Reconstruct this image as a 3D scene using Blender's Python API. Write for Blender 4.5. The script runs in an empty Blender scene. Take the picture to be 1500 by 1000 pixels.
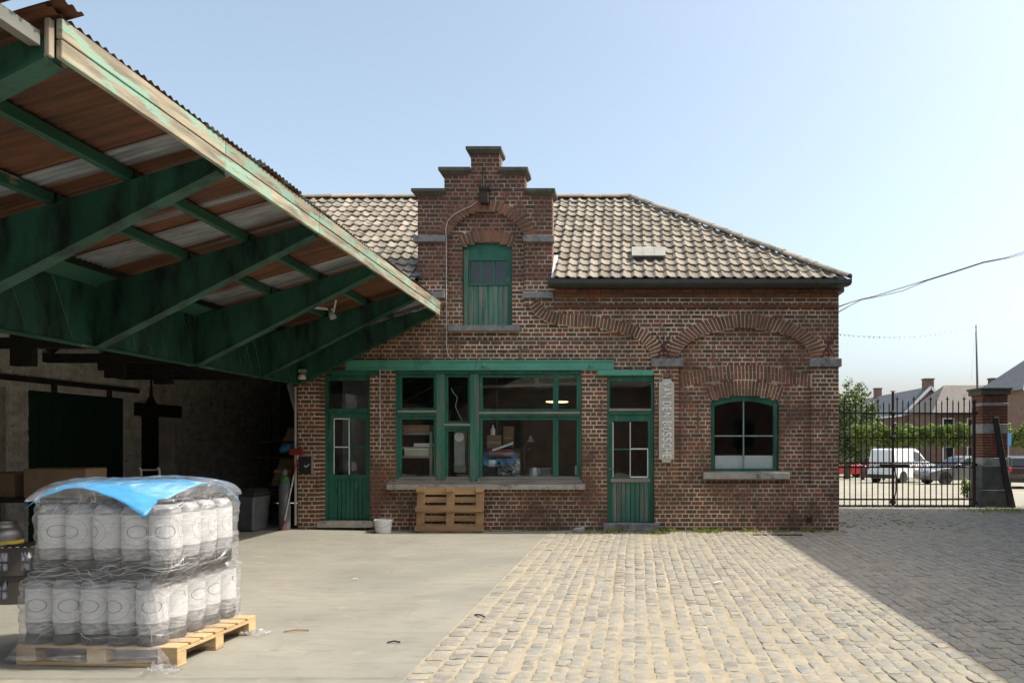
import bpy, bmesh, math, random
import numpy as np
from mathutils import Vector, Matrix, noise as mnoise

sc = bpy.context.scene
COL = sc.collection
rad = math.radians
R = random.Random(7)

# ------------------------------------------------------------------ camera, sky, sun, exposure
CAMZ = 1.58
F = 1110.0                                  # focal length in photo pixels (1500 wide)
cam_d = bpy.data.cameras.new('camera')
cam_d.sensor_width = 36.0
cam_d.lens = F / 1500 * 36
cam_d.shift_x = -170 / 1500
cam_d.shift_y = 149 / 1500
cam_d.clip_start = 0.05
cam_d.clip_end = 2000
cam = bpy.data.objects.new('camera', cam_d)
cam.location = (0, 0, CAMZ)
cam.rotation_euler = (rad(90), 0, 0)
COL.objects.link(cam)
sc.camera = cam

SUN_EL = 54.0
SUN_AZ = 89.3                               # degrees from +Y towards +X: the light grazes the facade
world = bpy.data.worlds.new('World')
sc.world = world
world.use_nodes = True
wn = world.node_tree
bg = wn.nodes['Background']
sky = wn.nodes.new('ShaderNodeTexSky')
sky.sky_type = 'NISHITA'
sky.sun_disc = False
sky.sun_elevation = rad(SUN_EL)
sky.sun_rotation = rad(SUN_AZ)
sky.altitude = 30
sky.air_density = 0.88
sky.dust_density = 4.0
sky.ozone_density = 1.2
hs = wn.nodes.new('ShaderNodeHueSaturation')          # a milky summer sky: less saturated all over
hs.inputs['Hue'].default_value = 0.483
hs.inputs['Saturation'].default_value = 0.76
hs.inputs['Value'].default_value = 0.83
wn.links.new(sky.outputs['Color'], hs.inputs['Color'])
wn.links.new(hs.outputs['Color'], bg.inputs['Color'])
bg.inputs['Strength'].default_value = 0.15

sun_d = bpy.data.lights.new('sun', 'SUN')
sun_d.energy = 2.35
sun_d.angle = rad(0.5)
sun_d.color = (1.0, 0.945, 0.83)
sun = bpy.data.objects.new('sun', sun_d)
sdir = Vector((math.sin(rad(SUN_AZ)) * math.cos(rad(SUN_EL)), math.cos(rad(SUN_AZ)) * math.cos(rad(SUN_EL)), math.sin(rad(SUN_EL))))
sun.rotation_euler = sdir.to_track_quat('Z', 'Y').to_euler()
sun.location = (30, 0, 40)
COL.objects.link(sun)

sc.view_settings.view_transform = 'Standard'
sc.view_settings.look = 'None'
sc.view_settings.exposure = 1.2
sc.view_settings.gamma = 1.0
sc.view_settings.use_curve_mapping = False
sc.cycles.use_denoising = True
sc.cycles.max_bounces = 8
sc.cycles.diffuse_bounces = 4
sc.cycles.transparent_max_bounces = 16
sc.cycles.caustics_reflective = False
sc.cycles.caustics_refractive = False

# ------------------------------------------------------------------ helpers
FY = 13.7                                   # distance of the facade
S = F / FY                                  # photo pixels per metre on the facade
def fx(px): return (px - 920) / S
def fz(py): return CAMZ + (649 - py) / S
def at(px, py, Y): return Vector(((px - 920) * Y / F, Y, CAMZ + (649 - py) * Y / F))
def gz(x): return min(0.06, max(0.0, 0.02 * (-4.2 - x)))   # the concrete rises a little to the left

WM = {}
def thing(name, label, cat, loc=(0, 0, 0), rotz=0.0, group=None, kind=None):
    o = bpy.data.objects.new(name, None)
    o.empty_display_size = 0.2
    COL.objects.link(o)
    o.location = loc
    o.rotation_euler = (0, 0, rotz)
    tag(o, label, cat, group, kind)
    WM[o] = Matrix.Translation(Vector(loc)) @ Matrix.Rotation(rotz, 4, 'Z')
    return o
def tag(o, label=None, cat=None, group=None, kind=None):
    if label: o['label'] = label
    if cat: o['category'] = cat
    if group: o['group'] = group
    if kind: o['kind'] = kind
    return o
def put(o, parent, local):
    if parent is not None:
        o.parent = parent
        if local: WM[o] = WM[parent].copy()
        else:
            o.matrix_parent_inverse = WM[parent].inverted()
            WM[o] = Matrix.Identity(4)
    else: WM[o] = Matrix.Identity(4)

class MB:
    def __init__(s): s.v = []; s.f = []; s.r = []; s.m = []
    def add(s, vs, fs, rnd=0.0, mi=0):
        b = len(s.v)
        s.v.extend([tuple(p) for p in vs])
        for f in fs:
            s.f.append([b + i for i in f]); s.r.append(rnd); s.m.append(mi)
        return s
    def hexa(s, p, rnd=0.0, mi=0):          # p: 4 bottom ccw, 4 top ccw
        return s.add(p, [(3, 2, 1, 0), (4, 5, 6, 7), (0, 1, 5, 4), (1, 2, 6, 5), (2, 3, 7, 6), (3, 0, 4, 7)], rnd, mi)
    def box(s, x0, x1, y0, y1, z0, z1, rnd=0.0, mi=0):
        return s.hexa([(x0, y0, z0), (x1, y0, z0), (x1, y1, z0), (x0, y1, z0), (x0, y0, z1), (x1, y0, z1), (x1, y1, z1), (x0, y1, z1)], rnd, mi)
    def prism(s, poly, ax, a0, a1, rnd=0.0, mi=0):   # poly in the plane across axis ax
        n = len(poly)
        def P(u, w, a): return (a, u, w) if ax == 'x' else ((u, a, w) if ax == 'y' else (u, w, a))
        vs = [P(u, w, a0) for u, w in poly] + [P(u, w, a1) for u, w in poly]
        fs = [tuple(range(n)), tuple(range(2 * n - 1, n - 1, -1))]
        fs += [(i, i + n, (i + 1) % n + n, (i + 1) % n) for i in range(n)]
        return s.add(vs, fs, rnd, mi)
    def bar(s, a, b, w, h=None, up=(0, 0, 1), rnd=0.0, mi=0):
        a = Vector(a); b = Vector(b); d = (b - a).normalized(); h = w if h is None else h
        u = Vector(up)
        if abs(d.dot(u)) > 0.99: u = Vector((0, 1, 0))
        x = d.cross(u).normalized() * (w / 2); y = x.cross(d).normalized() * (h / 2)
        return s.hexa([a - x - y, a + x - y, b + x - y, b - x - y, a - x + y, a + x + y, b + x + y, b - x + y], rnd, mi)
    def tube(s, path, r, n=8, rnd=0.0, mi=0, cap=True):
        P = [Vector(p) for p in path]
        rs = r if isinstance(r, (list, tuple)) else [r] * len(P)
        vs = []; fs = []
        t0 = (P[1] - P[0]).normalized()
        ref = Vector((0, 0, 1)) if abs(t0.z) < 0.9 else Vector((1, 0, 0))
        x = t0.cross(ref).normalized()
        for i, p in enumerate(P):
            t = (P[min(i + 1, len(P) - 1)] - P[max(i - 1, 0)]).normalized()
            x = (x - t * x.dot(t)).normalized(); y = t.cross(x)
            for k in range(n):
                a = 2 * math.pi * k / n
                vs.append(p + (x * math.cos(a) + y * math.sin(a)) * rs[i])
        for i in range(len(P) - 1):
            for k in range(n):
                k2 = (k + 1) % n
                fs.append((i * n + k, i * n + k2, (i + 1) * n + k2, (i + 1) * n + k))
        if cap:
            fs.append(tuple(range(n - 1, -1, -1))); fs.append(tuple((len(P) - 1) * n + k for k in range(n)))
        return s.add(vs, fs, rnd, mi)
    def lathe(s, prof, c=(0, 0, 0), n=24, rnd=0.0, mi=0, axis='z', cap=True):
        vs = []; fs = []
        for r, z in prof:
            for k in range(n):
                a = 2 * math.pi * k / n
                p = (r * math.cos(a), r * math.sin(a), z)
                if axis == 'y': p = (p[0], p[2], p[1])
                if axis == 'x': p = (p[2], p[0], p[1])
                vs.append((c[0] + p[0], c[1] + p[1], c[2] + p[2]))
        for i in range(len(prof) - 1):
            for k in range(n):
                k2 = (k + 1) % n
                fs.append((i * n + k, i * n + k2, (i + 1) * n + k2, (i + 1) * n + k))
        if cap:
            fs.append(tuple(range(n - 1, -1, -1))); fs.append(tuple((len(prof) - 1) * n + k for k in range(n)))
        return s.add(vs, fs, rnd, mi)
    def grid(s, pts, rnd=0.0, mi=0):        # pts: rows of points
        n = len(pts[0]); vs = [p for row in pts for p in row]; fs = []
        for i in range(len(pts) - 1):
            for k in range(n - 1):
                fs.append((i * n + k, i * n + k + 1, (i + 1) * n + k + 1, (i + 1) * n + k))
        return s.add(vs, fs, rnd, mi)
    def mesh(s, name, mats, smooth=False, fix=True):
        me = bpy.data.meshes.new(name)
        me.from_pydata(s.v, [], s.f)
        if not isinstance(mats, (list, tuple)): mats = [mats]
        for m in mats: me.materials.append(m)
        if len(mats) > 1: me.polygons.foreach_set('material_index', s.m)
        if fix:
            b = bmesh.new(); b.from_mesh(me)
            bmesh.ops.recalc_face_normals(b, faces=b.faces)
            b.to_mesh(me); b.free()
        at_ = me.attributes.new('rnd', 'FLOAT', 'FACE')
        at_.data.foreach_set('value', s.r)
        if smooth: me.polygons.foreach_set('use_smooth', [True] * len(me.polygons))
        me.update()
        return me
    def build(s, name, mats, parent=None, local=False, smooth=False, bevel=0.0, fix=True, kind=None, label=None, autos=None):
        me = s.mesh(name, mats, smooth or autos is not None, fix)
        if autos is not None: me.set_sharp_from_angle(angle=rad(autos))
        o = bpy.data.objects.new(name, me)
        COL.objects.link(o)
        put(o, parent, local)
        if bevel:
            md = o.modifiers.new('bevel', 'BEVEL'); md.width = bevel; md.segments = 1; md.limit_method = 'ANGLE'; md.angle_limit = rad(50)
        if kind: o['kind'] = kind
        if label: o['label'] = label
        return o

def place(me, name, parent, mat, label=None):   # an object with shared mesh data, given its world matrix
    o = bpy.data.objects.new(name, me)
    COL.objects.link(o)
    if parent is not None:
        o.parent = parent
        o.matrix_parent_inverse = WM[parent].inverted()
    o.matrix_basis = mat
    if label: o['label'] = label
    return o
def copy_thing(root, loc, rotz, label, group=None):
    r = root.copy(); COL.objects.link(r)
    r.location = loc; r.rotation_euler = (0, 0, rotz)
    r['label'] = label
    if group: r['group'] = group
    WM[r] = Matrix.Translation(Vector(loc)) @ Matrix.Rotation(rotz, 4, 'Z')
    def rec(src, dst):
        for ch in list(src.children):
            c = ch.copy(); COL.objects.link(c); c.parent = dst
            rec(ch, c)
    rec(root, r)
    return r

# ------------------------------------------------------------------ materials
class NT:
    def __init__(s, name):
        s.mat = bpy.data.materials.new(name); s.mat.use_nodes = True
        s.t = s.mat.node_tree; s.b = s.t.nodes['Principled BSDF']; s.out = s.t.nodes['Material Output']
    def n(s, typ, **kw):
        x = s.t.nodes.new(typ)
        for k, v in kw.items(): setattr(x, k, v)
        return x
    def l(s, a, b): s.t.links.new(a, b)
    def coord(s, stretch=(1, 1, 1), kind='Object', rot=(0, 0, 0)):
        tc = s.n('ShaderNodeTexCoord'); mp = s.n('ShaderNodeMapping')
        mp.inputs['Scale'].default_value = stretch
        mp.inputs['Rotation'].default_value = rot
        s.l(tc.outputs[kind], mp.inputs['Vector'])
        return mp.outputs['Vector']
    def noise(s, scale, vec, detail=4, rough=0.55, dist=0.0):
        x = s.n('ShaderNodeTexNoise'); x.inputs['Scale'].default_value = scale; x.inputs['Detail'].default_value = detail
        x.inputs['Roughness'].default_value = rough; x.inputs['Distortion'].default_value = dist
        s.l(vec, x.inputs['Vector']); return x.outputs['Fac']
    def ramp(s, fac, stops, interp='LINEAR'):
        x = s.n('ShaderNodeValToRGB'); x.color_ramp.interpolation = interp
        e = x.color_ramp.elements
        while len(e) < len(stops): e.new(0.5)
        for k, (p, c) in enumerate(stops):
            e[k].position = p; e[k].color = (c[0], c[1], c[2], 1) if isinstance(c, (tuple, list)) else (c, c, c, 1)
        s.l(fac, x.inputs['Fac']); return x.outputs['Color']
    def mix(s, fac, a, b, mode='MIX'):
        x = s.n('ShaderNodeMix', data_type='RGBA', blend_type=mode)
        for sock, v in ((x.inputs[0], fac), (x.inputs[6], a), (x.inputs[7], b)):
            if hasattr(v, 'is_linked'): s.l(v, sock)
            else: sock.default_value = v if not isinstance(v, (tuple, list)) else (v[0], v[1], v[2], 1)
        return x.outputs[2]
    def math(s, op, a, b=None, c=None, clamp=False):
        x = s.n('ShaderNodeMath', operation=op); x.use_clamp = clamp
        for i, v in enumerate((a, b, c)):
            if v is None: continue
            if hasattr(v, 'is_linked'): s.l(v, x.inputs[i])
            else: x.inputs[i].default_value = v
        return x.outputs[0]
    def rnd(s):
        a = s.n('ShaderNodeAttribute', attribute_name='rnd'); o = s.n('ShaderNodeObjectInfo')
        return s.math('FRACT', s.math('ADD', a.outputs['Fac'], o.outputs['Random']))
    def bump(s, h, strength=0.3, dist=0.01):
        x = s.n('ShaderNodeBump'); x.inputs['Strength'].default_value = strength; x.inputs['Distance'].default_value = dist
        s.l(h, x.inputs['Height']); s.l(x.outputs['Normal'], s.b.inputs['Normal'])
    def base(s, c): s.l(c, s.b.inputs['Base Color'])
    def set(s, **kw):
        for k, v in kw.items(): s.b.inputs[k.replace('_', ' ')].default_value = v

def surf(name, c0, c1, scale=6.0, rough=0.8, bump=0.25, bdist=0.004, bscale=40.0, stretch=(1, 1, 1), rot=(0, 0, 0), rnd=0.0, metal=0.0,
         peel=None, peel2=None, spec=0.4, lo=0.3, hi=0.7, coat=0.0, detail=5):
    """weathered surface: two colours over noise, a per-piece variation, and up to two layers that break through"""
    m = NT(name)
    v = m.coord(stretch, rot=rot)
    c = m.ramp(m.noise(scale, v, detail), [(lo, c0), (hi, c1)])
    for pl in (peel, peel2):
        if pl:
            col, thr, psc, pst = pl[:4]
            w = pl[4] if len(pl) > 4 else 0.06
            pv = m.coord(pst, rot=rot)
            k = m.ramp(m.noise(psc, pv, 8, 0.65), [(thr - w, 0.0), (thr + w, 1.0)])
            c = m.mix(k, c, col)
    if rnd:
        k = m.math('MULTIPLY_ADD', m.rnd(), 2 * rnd, 1 - rnd)
        c = m.mix(1.0, c, k, 'MULTIPLY')
    m.base(c)
    m.set(Roughness=rough, Metallic=metal)
    m.b.inputs['Specular IOR Level'].default_value = spec
    if coat: m.b.inputs['Coat Weight'].default_value = coat; m.b.inputs['Coat Roughness'].default_value = 0.06
    if bump: m.bump(m.noise(bscale, v, 5, 0.6), bump, bdist)
    return m.mat

def brick_mat(name, cols, stain=0.62, pale=(0.40, 0.34, 0.27), rough=0.92):
    m = NT(name)
    v = m.coord()
    c = m.ramp(m.rnd(), cols)
    c = m.mix(m.ramp(m.noise(1.8, v, 6), [(0.40, 0.0), (0.70, 0.7)]), c, (0.075, 0.052, 0.040))       # sooty areas
    c = m.mix(m.ramp(m.noise(55.0, v, 4), [(0.3, 0.0), (0.75, 0.45)]), c, (0.20, 0.108, 0.070))          # grain of the brick
    c = m.mix(m.ramp(m.noise(3.0, m.coord((2.2, 1, 0.35)), 6, 0.65), [(0.56, 0.0), (0.70, 0.6)]), c, (0.075, 0.058, 0.046))   # runoff streaks
    c = m.mix(m.ramp(m.noise(9.0, v, 7, 0.7), [(stain, 0.0), (stain + 0.12, 0.75)]), c, pale)           # lime bloom
    m.base(c); m.set(Roughness=rough); m.b.inputs['Specular IOR Level'].default_value = 0.2
    m.bump(m.noise(90.0, v, 5, 0.65), 0.7, 0.006)
    return m.mat

def thin_fresnel(m, ior):                     # the same reflection from either side of a thin sheet
    fr = m.n('ShaderNodeFresnel'); ge = m.n('ShaderNodeNewGeometry')
    m.l(m.math('MULTIPLY_ADD', ge.outputs['Backfacing'], 1 / ior - ior, ior), fr.inputs['IOR'])
    return fr
def glass_mat(name, tint=(0.80, 0.86, 0.84), rough=0.02, refl=1.0):
    m = NT(name)
    m.t.nodes.remove(m.b)
    tr = m.n('ShaderNodeBsdfTransparent'); tr.inputs['Color'].default_value = (*tint, 1)
    gl = m.n('ShaderNodeBsdfGlossy'); gl.inputs['Roughness'].default_value = rough
    fr = thin_fresnel(m, 1.5)
    mx = m.n('ShaderNodeMixShader')
    m.l(m.math('MULTIPLY', fr.outputs['Fac'], refl), mx.inputs[0]); m.l(tr.outputs[0], mx.inputs[1]); m.l(gl.outputs[0], mx.inputs[2])
    bp = m.n('ShaderNodeBump'); bp.inputs['Strength'].default_value = 0.06; bp.inputs['Distance'].default_value = 0.02
    m.l(m.noise(2.5, m.coord(), 2), bp.inputs['Height']); m.l(bp.outputs[0], gl.inputs['Normal'])
    m.l(mx.outputs[0], m.out.inputs['Surface'])
    return m.mat

def emit_mat(name, col, st):
    m = NT(name); m.b.inputs['Emission Color'].default_value = (*col, 1); m.b.inputs['Emission Strength'].default_value = st
    m.b.inputs['Base Color'].default_value = (*col, 1)
    return m.mat

BR = brick_mat('red_brick', [(0.0, (0.065, 0.053, 0.036)), (0.12, (0.115, 0.076, 0.048)), (0.34, (0.175, 0.080, 0.049)), (0.55, (0.215, 0.098, 0.060)), (0.75, (0.19, 0.112, 0.071)), (0.88, (0.29, 0.088, 0.054)), (1.0, (0.33, 0.100, 0.062))])
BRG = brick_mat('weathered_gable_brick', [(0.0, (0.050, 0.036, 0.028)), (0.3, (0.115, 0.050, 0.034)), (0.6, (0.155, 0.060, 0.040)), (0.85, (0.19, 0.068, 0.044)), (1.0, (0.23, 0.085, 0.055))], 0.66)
BRA = brick_mat('arch_brick', [(0.0, (0.12, 0.074, 0.047)), (0.5, (0.22, 0.103, 0.065)), (1.0, (0.31, 0.130, 0.080))], 0.66)
BRP = brick_mat('orange_brick', [(0.0, (0.17, 0.06, 0.035)), (1.0, (0.28, 0.10, 0.06))], 0.75)
MORT = surf('lime_mortar', (0.52, 0.435, 0.325), (0.80, 0.69, 0.53), 2.2, 0.95, 0.5, 0.004, 120, peel=((0.21, 0.155, 0.115), 0.55, 0.9, (1, 1, 1), 0.09), peel2=((0.17, 0.13, 0.10), 0.62, 3.0, (2.2, 1, 0.4), 0.08), spec=0.1)
STONE = surf('bluestone', (0.15, 0.15, 0.15), (0.28, 0.275, 0.26), 9, 0.8, 0.3, 0.004, 60, peel=((0.07, 0.07, 0.065), 0.62, 4, (1, 1, 1)))
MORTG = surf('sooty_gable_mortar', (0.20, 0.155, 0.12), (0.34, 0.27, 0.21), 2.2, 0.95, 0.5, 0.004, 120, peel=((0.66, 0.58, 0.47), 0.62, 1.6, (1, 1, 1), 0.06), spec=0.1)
STONEL = surf('pale_stone', (0.30, 0.29, 0.26), (0.44, 0.42, 0.37), 7, 0.85, 0.3, 0.004, 60, peel=((0.14, 0.13, 0.11), 0.62, 4, (1, 1, 1)))
COPE = surf('coping_stone', (0.07, 0.068, 0.056), (0.13, 0.125, 0.10), 7, 0.9, 0.4, 0.005, 60, peel=((0.15, 0.15, 0.09), 0.64, 9, (1, 1, 1)))
TILE = surf('clay_pantile', (0.175, 0.150, 0.115), (0.30, 0.26, 0.20), 5, 0.85, 0.4, 0.004, 90, rnd=0.26, peel=((0.10, 0.088, 0.07), 0.575, 6, (1, 1, 1)), peel2=((0.40, 0.36, 0.22), 0.68, 14, (1, 1, 1), 0.03))
RTILE = surf('ridge_clay', (0.34, 0.24, 0.16), (0.46, 0.36, 0.26), 5, 0.85, 0.3, 0.004, 60, rnd=0.25, peel=((0.30, 0.29, 0.24), 0.5, 5, (1, 1, 1)))
GREEN = surf('dark_green_paint', (0.012, 0.098, 0.062), (0.028, 0.155, 0.10), 3, 0.5, 0.25, 0.003, 30, stretch=(1, 1, 0.3), peel=((0.22, 0.205, 0.17), 0.655, 10, (1, 1, 0.25), 0.04), peel2=((0.012, 0.05, 0.035), 0.62, 5, (1, 1, 0.3), 0.1))
GREENW = surf('worn_green_planks', (0.026, 0.125, 0.085), (0.055, 0.20, 0.14), 5, 0.65, 0.4, 0.004, 30, stretch=(1, 1, 0.15), rnd=0.14, peel=((0.22, 0.20, 0.165), 0.525, 8, (1.6, 1, 0.12), 0.10))
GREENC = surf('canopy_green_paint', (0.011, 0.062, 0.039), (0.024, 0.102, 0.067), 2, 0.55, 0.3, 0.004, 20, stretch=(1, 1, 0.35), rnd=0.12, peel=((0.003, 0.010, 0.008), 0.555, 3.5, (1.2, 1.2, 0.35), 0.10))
GREENF = surf('purlin_green_paint', (0.014, 0.065, 0.04), (0.032, 0.11, 0.07), 3, 0.55, 0.2, 0.003, 30, stretch=(1, 0.3, 1), peel=((0.30, 0.26, 0.18), 0.66, 4, (1, 0.5, 1), 0.04))
MINT = surf('mint_lintel_paint', (0.075, 0.29, 0.20), (0.11, 0.37, 0.265), 3, 0.5, 0.15, 0.003, 30, stretch=(0.4, 1, 1), peel=((0.05, 0.13, 0.09), 0.66, 3, (1, 1, 1), 0.1))
FASC = surf('peeling_fascia', (0.13, 0.112, 0.08), (0.40, 0.35, 0.245), 8, 0.85, 0.7, 0.004, 40, stretch=(1, 0.22, 2.2), rnd=0.15, peel=((0.23, 0.36, 0.27), 0.54, 6.5, (1, 0.3, 1.8), 0.03), peel2=((0.36, 0.24, 0.165), 0.68, 7, (1, 0.4, 1.5), 0.04))
WOODG = surf('grey_weathered_wood', (0.20, 0.18, 0.15), (0.34, 0.30, 0.25), 9, 0.85, 0.4, 0.003, 60, stretch=(0.2, 1, 1))
DIVID = surf('worn_frame_wood', (0.022, 0.125, 0.082), (0.045, 0.19, 0.13), 4, 0.6, 0.4, 0.003, 40, stretch=(1, 1, 0.2), peel=((0.15, 0.14, 0.115), 0.55, 9, (1.5, 1, 0.12), 0.07))
PALW = surf('pallet_pine', (0.36, 0.24, 0.12), (0.52, 0.37, 0.20), 7, 0.8, 0.35, 0.003, 60, stretch=(0.3, 1, 1), rnd=0.2)
PALO = surf('old_pallet_pine', (0.30, 0.185, 0.09), (0.48, 0.31, 0.16), 7, 0.85, 0.35, 0.003, 60, stretch=(0.3, 1, 1), rnd=0.22)
IRON = surf('rusty_black_iron', (0.020, 0.016, 0.014), (0.05, 0.032, 0.024), 20, 0.7, 0.3, 0.002, 90)
ANCH = surf('oxide_red_iron', (0.09, 0.03, 0.025), (0.14, 0.05, 0.04), 20, 0.7, 0.3, 0.002, 90)
ZINC = surf('old_zinc', (0.09, 0.095, 0.09), (0.16, 0.165, 0.155), 5, 0.55, 0.15, 0.003, 40, metal=0.3)
LEAD = surf('pale_flashing', (0.55, 0.56, 0.56), (0.70, 0.70, 0.69), 5, 0.5, 0.1, 0.003, 40)
GLASS = glass_mat('window_glass', (0.93, 0.95, 0.94))
WHITEP = surf('white_paint', (0.70, 0.71, 0.70), (0.80, 0.81, 0.80), 6, 0.5, 0.1, 0.002, 40)
CREAM = surf('cream_board', (0.50, 0.475, 0.37), (0.60, 0.57, 0.46), 5, 0.6, 0.15, 0.002, 50)
LETW = surf('letter_white', (0.80, 0.81, 0.82), (0.88, 0.89, 0.90), 12, 0.5, 0.1, 0.002, 50)
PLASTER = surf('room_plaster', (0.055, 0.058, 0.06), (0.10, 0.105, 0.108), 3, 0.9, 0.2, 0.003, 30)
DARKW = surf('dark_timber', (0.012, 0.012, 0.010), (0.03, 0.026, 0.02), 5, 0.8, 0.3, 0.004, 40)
WASH = surf('whitewashed_brick', (0.48, 0.465, 0.42), (0.70, 0.68, 0.62), 4, 0.9, 0.4, 0.004, 50, rnd=0.15, peel=((0.14, 0.10, 0.08), 0.68, 5, (1, 1, 1), 0.06))
CARD = surf('brown_cardboard', (0.20, 0.135, 0.085), (0.28, 0.19, 0.12), 4, 0.85, 0.1, 0.002, 50, rnd=0.15)
PLBLK = surf('black_plastic', (0.018, 0.018, 0.018), (0.03, 0.03, 0.03), 12, 0.4, 0.1, 0.002, 40)
PLGRY = surf('grey_plastic', (0.09, 0.095, 0.10), (0.13, 0.135, 0.14), 6, 0.45, 0.1, 0.002, 40)
STEEL = surf('brushed_steel', (0.16, 0.16, 0.155), (0.26, 0.26, 0.25), 5, 0.45, 0.1, 0.002, 40, metal=0.8)
GREYP = surf('grey_paint', (0.24, 0.25, 0.24), (0.34, 0.35, 0.34), 6, 0.5, 0.1, 0.002, 40)
BLUEP = surf('blue_plastic', (0.03, 0.22, 0.50), (0.05, 0.30, 0.62), 6, 0.4, 0.1, 0.002, 40)
REDP = surf('red_plastic', (0.22, 0.025, 0.025), (0.30, 0.04, 0.035), 6, 0.4, 0.1, 0.002, 40)
RUBBER = surf('tyre_rubber', (0.012, 0.012, 0.012), (0.022, 0.022, 0.022), 20, 0.8, 0.1, 0.002, 60)
CABLE = surf('pale_cable', (0.40, 0.40, 0.38), (0.55, 0.55, 0.52), 20, 0.5, 0.0)
CABLED = surf('dark_cable', (0.09, 0.09, 0.09), (0.15, 0.15, 0.15), 20, 0.5, 0.0)
# ------------------------------------------------------------------ ground
def ground_z(y):
    if y < 19.2: return -0.035
    if y < 58: return -0.035 - (y - 19.2) * 0.0235
    return -0.035 - 38.8 * 0.0235
SAND = surf('joint_sand', (0.31, 0.265, 0.19), (0.42, 0.36, 0.26), 1.6, 0.95, 0.6, 0.006, 140, peel=((0.27, 0.23, 0.16), 0.60, 3.5, (1, 1, 1), 0.12), spec=0.1)
GRAVEL = surf('pale_car_park', (0.27, 0.25, 0.195), (0.35, 0.325, 0.26), 1.2, 0.95, 0.5, 0.01, 60, spec=0.1)
CONC = NT('smooth_concrete')
_v = CONC.coord()
_c = CONC.ramp(CONC.noise(1.1, CONC.coord((1, 1.6, 1)), 6, 0.6), [(0.3, (0.205, 0.198, 0.165)), (0.7, (0.275, 0.265, 0.225))])
_c = CONC.mix(CONC.ramp(CONC.noise(0.45, _v, 5, 0.6, 0.6), [(0.42, 0.0), (0.66, 0.8)]), _c, (0.325, 0.308, 0.25))
_c = CONC.mix(CONC.ramp(CONC.noise(7.0, CONC.coord((0.35, 1.3, 1)), 7, 0.72), [(0.50, 0.0), (0.70, 0.8)]), _c, (0.185, 0.176, 0.145))
_c = CONC.mix(CONC.ramp(CONC.noise(3.2, CONC.coord((0.6, 1, 1), rot=(0, 0, 0.5)), 8, 0.7, 1.2), [(0.58, 0.0), (0.66, 0.6)]), _c, (0.37, 0.335, 0.255))
_c = CONC.mix(CONC.ramp(CONC.noise(160.0, _v, 3), [(0.35, 0.0), (0.75, 0.3)]), _c, (0.19, 0.18, 0.15))
_c = CONC.mix(CONC.ramp(CONC.noise(9.0, CONC.coord((1.5, 0.22, 1)), 4, 0.6, 0.3), [(0.63, 0.0), (0.72, 0.35)]), _c, (0.13, 0.122, 0.10))   # tyre scuffs
_c = CONC.mix(CONC.ramp(CONC.noise(1.9, CONC.coord(rot=(0, 0, 1.0)), 3, 0.5), [(0.69, 0.0), (0.74, 0.4)]), _c, (0.14, 0.128, 0.10))   # old spills
CONC.base(_c); CONC.set(Roughness=0.62); CONC.b.inputs['Specular IOR Level'].default_value = 0.3
CONC.bump(CONC.noise(40.0, _v, 6, 0.65), 0.12, 0.004)
CONC = CONC.mat

ys = [-40, 0, 4, 10, 19.2, 30, 45, 58, 120, 900]
m = MB()
m.grid([[(x, y, ground_z(y)) for x in (-900, -60, -20, -2, 10, 40, 120, 900)] for y in ys])
g = m.build('ground', GRAVEL, fix=False); tag(g, kind='structure')

yard = MB()
yard.grid([[(x, y, -0.0062) for x in (-2.0, 0, 3, 6, 9.9)] for y in (-7.5, 0, 5, 10, 15, 19.0)])
yard = yard.build('cobbled_yard', SAND, fix=False); tag(yard, kind='structure')
# concrete slab: two pours with a fine joint between, its right edge running to the facade
def edge_x(y): return -1.52 + 0.012 * (y - 4.0)
slab = MB()
def slab_piece(y0, y1, xl=-9.3):
    xs = [xl, -8, -6, -4.2, -2.4]
    n_ = max(4, int((y1 - y0) / 0.09)); yl = [y0 + (y1 - y0) * k / n_ for k in range(n_ + 1)]
    ed = [edge_x(y) + mnoise.noise(Vector((y * 2.3, 4, 0))) * 0.018 + mnoise.noise(Vector((y * 8, 1, 0))) * 0.014 for y in yl]     # a slightly broken edge
    slab.grid([[(x, y, gz(x)) for x in xs] + [(e - 0.004, y, 0.0), (e, y, -0.003)] for y, e in zip(yl, ed)])
    slab.grid([[(e, y, -0.003), (e, y, -0.1)] for y, e in zip(yl, ed)])
slab_piece(-7.5, 5.085); slab_piece(5.093, 13.9)
slab.grid([[(x, y, gz(x)) for x in (-9.3, -8, -6.02)] for y in (13.9, 19.2)])
slab = slab.build('concrete_slab', CONC, fix=False); tag(slab, kind='structure')
jm = MB(); jm.box(-9.3, -1.5, 5.08, 5.1, -0.05, -0.02); jm.build('joint_strip', DARKW, slab)

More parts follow.
